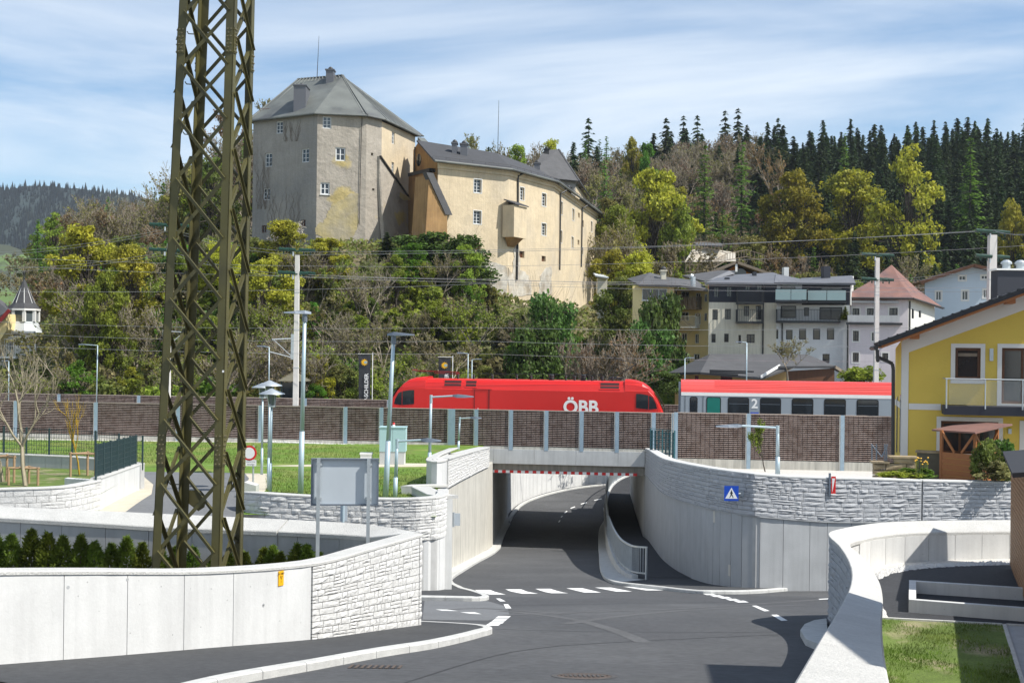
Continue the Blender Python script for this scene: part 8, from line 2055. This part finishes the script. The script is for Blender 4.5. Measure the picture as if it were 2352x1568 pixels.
for i in range(100):
    px = 1690 + i * 7.6 + r2.uniform(-8, 8); Yj = r2.uniform(300, 352); plant('spruce%d' % r2.randrange(3), at_hill(px, Yj), r2.uniform(9, 16) / 22, 'leaf_spruce', 'spruce', 'dark spruce ' + zone_slope(px, Yj), 'tree', LABF['spruce'][1], sz=(r2.uniform(.9, 1.25), 1))
for i in range(34):
    px = 1340 + i * 12 + r2.uniform(-8, 8); Yj = r2.uniform(290, 345); plant('bare%d' % r2.randrange(4), at_hill(px, Yj), r2.uniform(1.0, 1.5), r2.choice(['leaf_brown', 'leaf_olive', 'leaf_red']), 'bare_tree', 'leafless grey-brown tree ' + zone_slope(px, Yj), 'tree', LABF['bare'][1])
# --- skyline spruces standing singly
for i, (px, yt) in enumerate([(1525, 268), (1565, 262), (1597, 262), (1660, 250), (1690, 245), (1782, 268), (1118, 335), (1086, 332)]):
    tree_px('spruce_thin', px, yt, 318 + i * 3, 'leaf_spruce', 'spruce', 'slim spruce rising singly above the skyline woodland', cat='tree', group='single skyline spruces')
# --- woodland behind the castle and on the left hill
for row in range(9):
    Y = 165 + row * 13
    for i in range(17):
        px = 90 + i * 33 + r2.uniform(-16, 16); Yj = Y + r2.uniform(-5, 5)
        b = at_hill(px, Yj)
        if b.x < -100: continue
        q = r2.random(); H = r2.uniform(9, 14)
        if px > 560 and Yj < 172: continue
        if q < .58: plant('bare%d' % r2.randrange(4), b, H / 11, r2.choice(['leaf_brown', 'leaf_olive', 'leaf_red']), 'bare_tree', 'leafless tree ' + zone_left(px, Yj), 'tree', 'leafless trees left of the castle')
        elif q < .85: plant(r2.choice(['thin0', 'thin1']), b, H / 12, r2.choice(['leaf_olive', 'leaf_dull', 'leaf_lime']), 'broadleaf_tree', 'budding tree ' + zone_left(px, Yj), 'tree', 'budding trees left of the castle')
        else: plant('larch%d' % r2.randrange(2), b, H / 20, 'leaf_larch', 'larch', 'pale larch ' + zone_left(px, Yj), 'tree', 'larches left of the castle')
for i in range(11):
    px = 1130 + i * 24; plant('bare%d' % (i % 4), at_hill(px, 268 + r2.uniform(-8, 20)), r2.uniform(1.0, 1.4), r2.choice(['leaf_brown', 'leaf_olive']), 'bare_tree', 'leafless tree on the skyline behind the castle wing', 'tree', 'leafless skyline trees behind the wing')
for px, yt, Y, lf in ((1185, 325, 240, 'leaf_lime'), (1262, 312, 250, 'leaf_yellow')): tree_px('thin1', px, yt, Y, lf, 'broadleaf_tree', 'light green tree on the skyline ' + ('left' if px < 1200 else 'right') + ' of the rear tower mast', w=.9)
# --- castle rock: plants that stand out
CP_ = [('broad0', 190, 515, 118, 'leaf_yellow', 'large yellow-flowering tree on the left slope', 1.0), ('broad1', 300, 560, 116, 'leaf_yellow', 'yellow tree left of the lattice tower, lower one', .75), ('broad2', 245, 620, 110, 'leaf_lime', 'light green bush on the left slope', .6), ('broad3', 500, 560, 122, 'leaf_yellow', 'yellow tree behind the lattice tower', .8),
       ('broad1', 655, 505, 128, 'leaf_yellow', 'yellow bush below the castle keep', .75), ('broad0', 745, 545, 127, 'leaf_yellow', 'second yellow bush below the keep, right of the first', .8), ('broad2', 620, 590, 118, 'leaf_yellow', 'broad yellow tree left of the railway mast', .9), ('bare0', 622, 505, 133, 'leaf_blossom', 'white blossoming shrub against the keep wall', .6),
       ('broad3', 945, 560, 128, 'leaf_green', 'fresh green bush below the castle corner', .55), ('ivy', 975, 528, 135, 'leaf_ivy', 'ivy-covered wall block between keep and wing, left part', 1.15), ('ivy', 1045, 532, 134, 'leaf_ivy', 'ivy-covered wall block between keep and wing, right part', 1.15), ('broad0', 1068, 560, 130, 'leaf_lime', 'lime green bush at the wing corner', .55),
       ('spruce0', 887, 533, 132, 'leaf_spruce', 'small dark yew at the foot of the keep', .45), ('ivy', 1262, 655, 118, 'leaf_ivy', 'tall ivy-clad tree trunk above the locomotive', .8), ('ivy', 1235, 720, 112, 'leaf_ivy', 'dark ivy mass above the locomotive roof', .8), ('bare3', 1400, 752, 104, 'leaf_red', 'rust brown budding shrub right of the ivy', .85), ('bare2', 1330, 770, 106, 'leaf_red', 'rust brown budding shrub left of the larger one', .6),
       ('ivy', 1522, 650, 112, 'leaf_ivy', 'dark evergreen tree at the left corner of the flats', .75), ('ivy', 1490, 720, 110, 'leaf_ivy', 'dark evergreen bush below the flats corner', .7), ('broad2', 1405, 572, 150, 'leaf_yellow', 'yellow-green tree at the right end of the castle wing', .8), ('broad1', 1462, 578, 145, 'leaf_yellow', 'yellow-green tree above the yellow flats', .85), ('broad3', 1425, 640, 132, 'leaf_dull', 'dull green tree between castle and flats', .8)]
for kd, px, yt, Y, lf, lab, w in CP_: tree_px(kd, px, yt, Y, lf, 'shrub' if kd in ('ivy',) else 'tree', lab, w=w, cat='shrub' if kd == 'ivy' else 'tree')
for i, (px, yt, Y) in enumerate([(738, 812, 102), (705, 830, 101), (300, 840, 104)]): tree_px('thin0', px, yt, Y, 'leaf_gold', 'shrub', ['golden shrub in front of the shelter', 'low golden shrub right of the railway mast', 'golden shrub beside the far lamp post'][i], w=.45, cat='shrub')
# --- castle rock: filling growth
LB2 = {'bare': ('leafless thicket tree on the castle rock', 'leafless trees on the castle rock'), 'shrub': ('green-brown shrub on the castle rock', 'shrubs on the castle rock'), 'broad': ('young leafing tree on the castle rock', 'leafing trees on the castle rock')}
for row in range(11):
    Y = 101 + row * 3.9
    for i in range(30):
        px = 40 + i * 49 + r2.uniform(-24, 24); Yj = Y + r2.uniform(-2, 2); b = at_hill(px, Yj)
        if px > 1480 or (px > 990 and Yj > 137) or (px > 1130 and Yj > 128 + .02 * (px - 1130)): continue
        if 1110 < px < 1330 and Yj > 118: pass
        if -5 < b.x < 36 and Yj < min(125, 110 + .6 * (b.x + 4)): continue
        lim = float(np.interp(px, [0, 120, 215, 560, 600, 900, 1000, 1100, 1250, 1365, 1480], [850, 845, 560, 520, 545, 570, 560, 640, 690, 665, 650])) + r2.uniform(0, 35)
        Hmax = P(px, lim, Yj).z - b.z
        if Hmax < .8: continue
        q = r2.random()
        if q < .36: kd, lf, key, H, H0 = 'bare%d' % r2.randrange(4), r2.choice(['leaf_brown', 'leaf_olive', 'leaf_lime', 'leaf_lime']), 'bare', r2.uniform(5, 9), 11
        elif q < .72: kd, lf, key, H, H0 = 'shrub%d' % r2.randrange(3), r2.choice(['leaf_olive', 'leaf_dull', 'leaf_lime', 'leaf_green', 'leaf_brown', 'leaf_ivy']), 'shrub', r2.uniform(2.2, 4.2), 2.6
        else: kd, lf, key, H, H0 = r2.choice(['thin0', 'thin1', 'broad2']), r2.choice(['leaf_olive', 'leaf_dull', 'leaf_lime', 'leaf_lime', 'leaf_green']), 'broad', r2.uniform(4, 7), 12
        H = min(H, Hmax)
        plant(kd, b, H / H0, lf, {'bare': 'bare_tree', 'shrub': 'shrub', 'broad': 'broadleaf_tree'}[key], {'leaf_brown': 'brown', 'leaf_olive': 'olive', 'leaf_lime': 'lime green', 'leaf_dull': 'dull green', 'leaf_green': 'fresh green', 'leaf_ivy': 'dark ivy-green', 'leaf_gold': 'golden'}[lf] + {'bare': ' twiggy tree ', 'shrub': ' shrub ', 'broad': ' leafing tree '}[key] + zone_rock(px, Yj), 'shrub' if key == 'shrub' else 'tree', LB2[key][1], sz=(1.15, 1))
# --- undergrowth on the slopes
rg_ = np.random.default_rng(3)
def undergrowth(n, x0, x1, y0, y1, size, name, matn, lab, cond=None):
    X = rg_.uniform(x0, x1, n); Y = rg_.uniform(y0, y1, n); Z = np.array([zhill(a, b) for a, b in zip(X, Y)]) + rg_.uniform(0, 1.1, n) ** 1.5
    k = np.ones(n, bool) if cond is None else np.array([cond(a, b) for a, b in zip(X, Y)])
    V, Fq = quads(np.stack([X, Y, Z], 1)[k], size, rg_, .8); o = link_mesh(name, np_mesh(name, V, Fq, matn)); tag(o, lab, 'undergrowth', kind='stuff')
incut = lambda a, b: not (-4 < a < 34 and b < min(124, 108 + .6 * (a + 4)))
undergrowth(26000, -62, 26, 99, 146, .26, 'undergrowth', 'leaf_dull', 'low green undergrowth covering the castle rock', incut)
undergrowth(14000, -62, 26, 99, 146, .24, 'undergrowth', 'leaf_brown', 'dead brown stalks and leaf litter on the castle rock', incut)
undergrowth(16000, 10, 150, 165, 330, .5, 'undergrowth', 'leaf_olive', 'low growth on the floor of the slope woodland')
undergrowth(4000, 20, 80, 124, 180, .35, 'undergrowth', 'leaf_green', 'green meadow growth above the town roofs')
# --- town greenery
def town(kind, px, yb, yt, Y, leaf, lab, w, name='shrub', cat='shrub', trunk=None):
    b = P(px, yb, Y); H = P(px, yt, Y).z - b.z; H0 = {'bare': 11, 'shru': 2.8, 'ivy': 8.2, 'spru': 22, 'broa': 12, 'thin': 12}[kind[:4] if kind != 'ivy' else 'ivy']
    return plant(kind, b, H / H0, leaf, name, lab, cat, sz=(w / (H / H0), 1), trunk=trunk)
town('bare1', 1810, 880, 770, 99.5, 'leaf_brown', 'leafless branching tree in front of the station building', .55, 'bare_tree', 'tree')
town('shrub1', 1980, 885, 838, 99, 'leaf_lime', 'yellow-green bush beside the station building', 1.1)
town('spruce0', 1941, 735, 703, 114.5, 'leaf_thuja', 'small clipped conifer on the grey terrace', .14, 'conifer', 'tree')
town('ivy', 1530, 905, 850, 103, 'leaf_ivy', 'dark hedge at the left end of the station building', .4)
# green bank beside the flats
tag(MB().prism([P(1500, 880, 108), P(1565, 880, 108), P(1560, 868, 112), P(1515, 866, 112)], (0, 0, -2)).build('bank', 'grass'), kind='structure')
# --- foreground planting
def thuja_mesh(seed):
    r = np.random.default_rng(seed); n = 2600; z = r.uniform(0, 1, n) ** .9; rad = (.30 * np.sin(np.pi * np.clip(.16 + z * .84, 0, 1)) ** .8 * (1 - .35 * z) + .015) * np.sqrt(r.uniform(.35, 1.1, n)); ph = r.uniform(0, 2 * np.pi, n); lump = 1 + .25 * np.sin(ph * 3 + z * 14 + seed) 
    Pc = np.stack([rad * lump * np.cos(ph), rad * lump * np.sin(ph), z * 1.3 + .02], 1); out = np.stack([np.cos(ph), np.sin(ph), np.full(n, .9)], 1)
    t = out / np.linalg.norm(out, axis=1)[:, None]; t += r.normal(size=(n, 3)) * .3; sd = np.cross(t, r.normal(size=(n, 3))); sd /= np.linalg.norm(sd, axis=1)[:, None]; s = (.055 * r.uniform(.6, 1.3, n))[:, None]
    V = np.stack([Pc - t * s * .6, Pc - sd * s * .35, Pc + t * s * 1.2, Pc + sd * s * .35], 1).reshape(-1, 3)
    return segs_mesh('trunk', [(np.zeros(3), np.array([0, 0, 1.1]), .03, .01)], 'bark', 5), np_mesh('crown', V, np.arange(n * 4).reshape(-1, 4), 'leaf_thuja')
for i in range(3): PR['thuja%d' % i] = thuja_mesh(i)
TH = [(-8, 1232), (26, 1229), (72, 1219), (109, 1225), (143, 1233), (185, 1231), (217, 1245), (255, 1249), (290, 1235), (326, 1247), (370, 1259), (404, 1256), (444, 1257), (487, 1279), (527, 1271), (563, 1268), (606, 1259), (626, 1255), (644, 1269), (682, 1251), (704, 1253), (732, 1269)]
for i, (px, yt) in enumerate(TH):
    Y = 26.3 - .9 * smooth(550, 760, px); b = P(px, 1300, Y); b.z = 6.72; H = P(px, yt, Y).z - b.z
    plant('thuja%d' % (i % 3), b, H / 1.32, 'leaf_thuja', 'thuja', 'young thuja in the hedge row below the yard wall, counted ' + ['first', 'second', 'third', 'fourth', 'fifth', 'sixth', 'seventh', 'eighth', 'ninth', 'tenth', 'eleventh', 'twelfth', 'thirteenth', 'fourteenth', 'fifteenth', 'sixteenth', 'seventeenth', 'eighteenth', 'nineteenth', 'twentieth', 'twenty-first', 'twenty-second'][i] + ' from the left', 'shrub', 'thuja hedge plants', sz=(1.0, 1))
PR['sapling0'] = bare(131, 5.2, 4, 60, .03, .42, .30, 1, .0045, (3, 5), .62); PR['sapling1'] = bare(133, 4.6, 3, 30, .03, .40, .35, 1, .0045, (3, 5), .6)
def sap(kind, px, yb, yt, lab, trunk='bark_pale', leaf='leaf_brown', z=7.15, w=1.0):
    b = PZ(px, yb, z); H = P(px, yt, b.y).z - b.z; H0 = {'sapling0': 5.2, 'sapling1': 4.6}[kind]
    plant(kind, b, H / H0, leaf, 'young_tree', lab, 'tree', trunk=trunk, sz=(w, 1), rz=1.3)
sap('sapling0', 58, 1116, 770, 'tall leafless young tree with pale trunk in the tree bed', w=1.2); sap('sapling1', 5, 1106, 830, 'leafless young tree at the left picture edge')
sap('sapling1', 182, 1090, 900, 'small leafless young tree with yellow lichen on its trunk', 'bark_gold' if 'bark_gold' in M else (mat('bark_gold', (.42, .27, .03), .9, .3, 5) and 'bark_gold'), w=.8)
b = P(1757, 1083, 56); H = P(1757, 962, 56).z - b.z; PR['sapling2'] = bare(141, 5, 4, 4200, .055, .42, .32, 1, .006, (3, 5), .6)
plant('sapling2', b, H / 5, 'leaf_lime', 'young_tree', 'young tree with fresh yellow-green leaves in front of the barrier', 'tree', trunk='bark_dark', sz=(.85, 1))
# climbing shrub, garden plants
for k, (px, yb, yt, Y, lf, w, lab) in enumerate([(2312, 1100, 1003, 47.0, 'leaf_ivy', .36, 'tall climbing shrub beside the timber shed'), (2262, 1100, 1010, 46.6, 'leaf_dull', .26, 'slim climbing shrub at the shed post'), (2285, 1102, 1060, 46.4, 'leaf_brown', .4, 'low brownish shrub at the foot of the shed'), (2105, 1096, 1072, 47.0, 'leaf_green', .35, 'leafy green clump by the sandstone wall'), (2065, 1098, 1080, 46.6, 'leaf_lime', .4, 'yellow-green cushion plant on top of the grey wall')]):
    b = P(px, yb, Y); H = P(px, yt, Y).z - b.z; plant('shrub%d' % (k % 3), b, H / 2.6, lf, 'garden_shrub', lab, 'shrub', sz=(w / (H / 2.6) * 1.3, 1))
fl = empty('daffodils', P(2115, 1085, 46.9), 'clump of yellow daffodils by the sandstone wall', 'flowers')
for i in range(12):
    c = P(2105 + r2.uniform(-8, 28), 1064 + r2.uniform(-14, 6), 46.8 + r2.uniform(-.2, .2)); st = MB(); st.tube((c.x, c.y, c.z - .45), c, .008, n=4); s_ = st.build('flower', 'grass', fl)
    MB().lathe(c, [(.01, -.01), (.04, .012), (.03, .02), (.015, .04), (0, .04)], 7).build('petals', 'yellow_plate', s_)
# --- grass tufts
def tufts(n, sampler, size, lab, name='grass'):
    Pn = np.array([sampler() for _ in range(n)]); d = rg_.normal(size=(n, 3)) * .45; d[:, 2] = 1; d /= np.linalg.norm(d, axis=1)[:, None]; sd = np.cross(d, rg_.normal(size=(n, 3))); sd /= np.linalg.norm(sd, axis=1)[:, None]; s = (size * rg_.uniform(.5, 1.3, n))[:, None]
    V = np.stack([Pn - sd * s * .10, Pn + sd * s * .10, Pn + d * s], 1).reshape(-1, 3); o = link_mesh(name, np_mesh(name, V, np.arange(n * 3).reshape(-1, 3), 'grass_blade')); tag(o, lab, 'grass', kind='stuff')
def s_right():
    while True:
        px, py = r2.uniform(2019, 2345), r2.uniform(1422, 1600)
        if py > 1420 + (px - 2019) * .055 and px < 2306 + (py - 1434) * .3:
            p = PZ(px, py, ZL); q = math.sin(p.x * 3.1 + 1) * math.sin(p.y * 2.3) + r2.uniform(-.8, .8)
            if q > .1: return tuple(p)
tufts(9000, s_right, .05, 'short patchy grass blades on the right lawn')
def s_left():
    while True:
        px, py = r2.uniform(0, 1005), r2.uniform(1004, 1143)
        if py < 1064 or (px > 610 and py > 1078):
            if py < np.interp(px, [0, 600, 880, 1005], [1004, 1018, 1030, 1056]) : continue
            p = G(px, py, zleft); return tuple(p)
tufts(26000, s_left, .11, 'green grass blades on the bank below the noise barrier')

# ------------------------------------------------------------------ distant mountain on the left
def far_ridge(name, Y, pts, zb, matn, lab=None):
    mb = MB(); rnd = random.Random(9); n = 60; top = []
    for i in range(n + 1):
        px = pts[0][0] + (pts[-1][0] - pts[0][0]) * i / n; top.append((px, float(np.interp(px, [p[0] for p in pts], [p[1] for p in pts])) + rnd.uniform(-2.0, 2.0)))
    rows = []
    for k in range(7):
        t = k / 6; rows.append([Vector((P(px, py, Y).x * (1 - .25 * (1 - t)), Y * (1 - .30 * (1 - t)), zb + (P(px, py, Y).z - zb) * t ** .9 + rnd.uniform(-1, 1) * 6 * (0 < t < 1))) for px, py in top])
    mb.sweep(rows, closed=False); o = mb.build(name, matn, smooth=True); tag(o, kind='structure'); return o
mat('far_forest', (.022, .036, .034), .95, .35, .012, col2=(.045, .055, .035), c2scale=.006, fine=.5, c2pos=(.5, .62))
mat('far_meadow', (.10, .16, .04), .95, .3, .01, col2=(.05, .06, .035), c2scale=.012, c2pos=(.42, .5))
far_ridge('far_mountain', 1900, [(-700, 470), (-300, 440), (0, 437), (70, 427), (135, 430), (200, 436), (330, 455), (520, 500)], -10, 'far_forest')
far_ridge('far_hill', 1100, [(-700, 560), (-200, 552), (0, 560), (60, 575), (140, 600), (260, 640)], -10, 'far_meadow')
def far_trees():
    Ps = []; rr = random.Random(12)
    for i in range(2600):
        px = rr.uniform(-40, 330); t = rr.uniform(.25, 1); Y = 1900 * (1 - .30 * (1 - t)); ytop = float(np.interp(px, [-300, 0, 70, 135, 200, 330], [440, 437, 427, 430, 436, 455]))
        yield px, Y, ytop, t
V_ = []; rr = np.random.default_rng(2)
for px, Y, ytop, t in far_trees():
    z = -10 + (P(px, ytop, 1900).z + 10) * t ** .9; x = P(px, ytop, 1900).x * (1 - .25 * (1 - t)); h = rr.uniform(7, 13); w = h * .24
    for k in range(4):
        a = k * math.pi / 4; V_ += [(x - w * math.cos(a), Y - w * math.sin(a), z - 3), (x + w * math.cos(a), Y + w * math.sin(a), z - 3), (x, Y, z + h)]
o = link_mesh('far_forest', np_mesh('far_forest', np.array(V_), np.arange(len(V_)).reshape(-1, 3), 'far_forest')); tag(o, 'far-off dark spruce forest on the distant mountain', 'forest', kind='stuff')
# ------------------------------------------------------------------ thin air that lets the far mountain fade
hz = MB().box(-1500, 1500, -20, 2150, -12, 300).build('haze', 'soil'); hm = bpy.data.materials.new('haze'); hm.use_nodes = True; hn = hm.node_tree; hn.nodes.clear()
vo = hn.nodes.new('ShaderNodeVolumePrincipled'); ho = hn.nodes.new('ShaderNodeOutputMaterial'); vo.inputs['Color'].default_value = (.80, .88, 1, 1); vo.inputs['Density'].default_value = .00009; vo.inputs['Anisotropy'].default_value = .2
hn.links.new(vo.outputs[0], ho.inputs['Volume']); hz.data.materials.clear(); hz.data.materials.append(hm); tag(hz, kind='stuff')
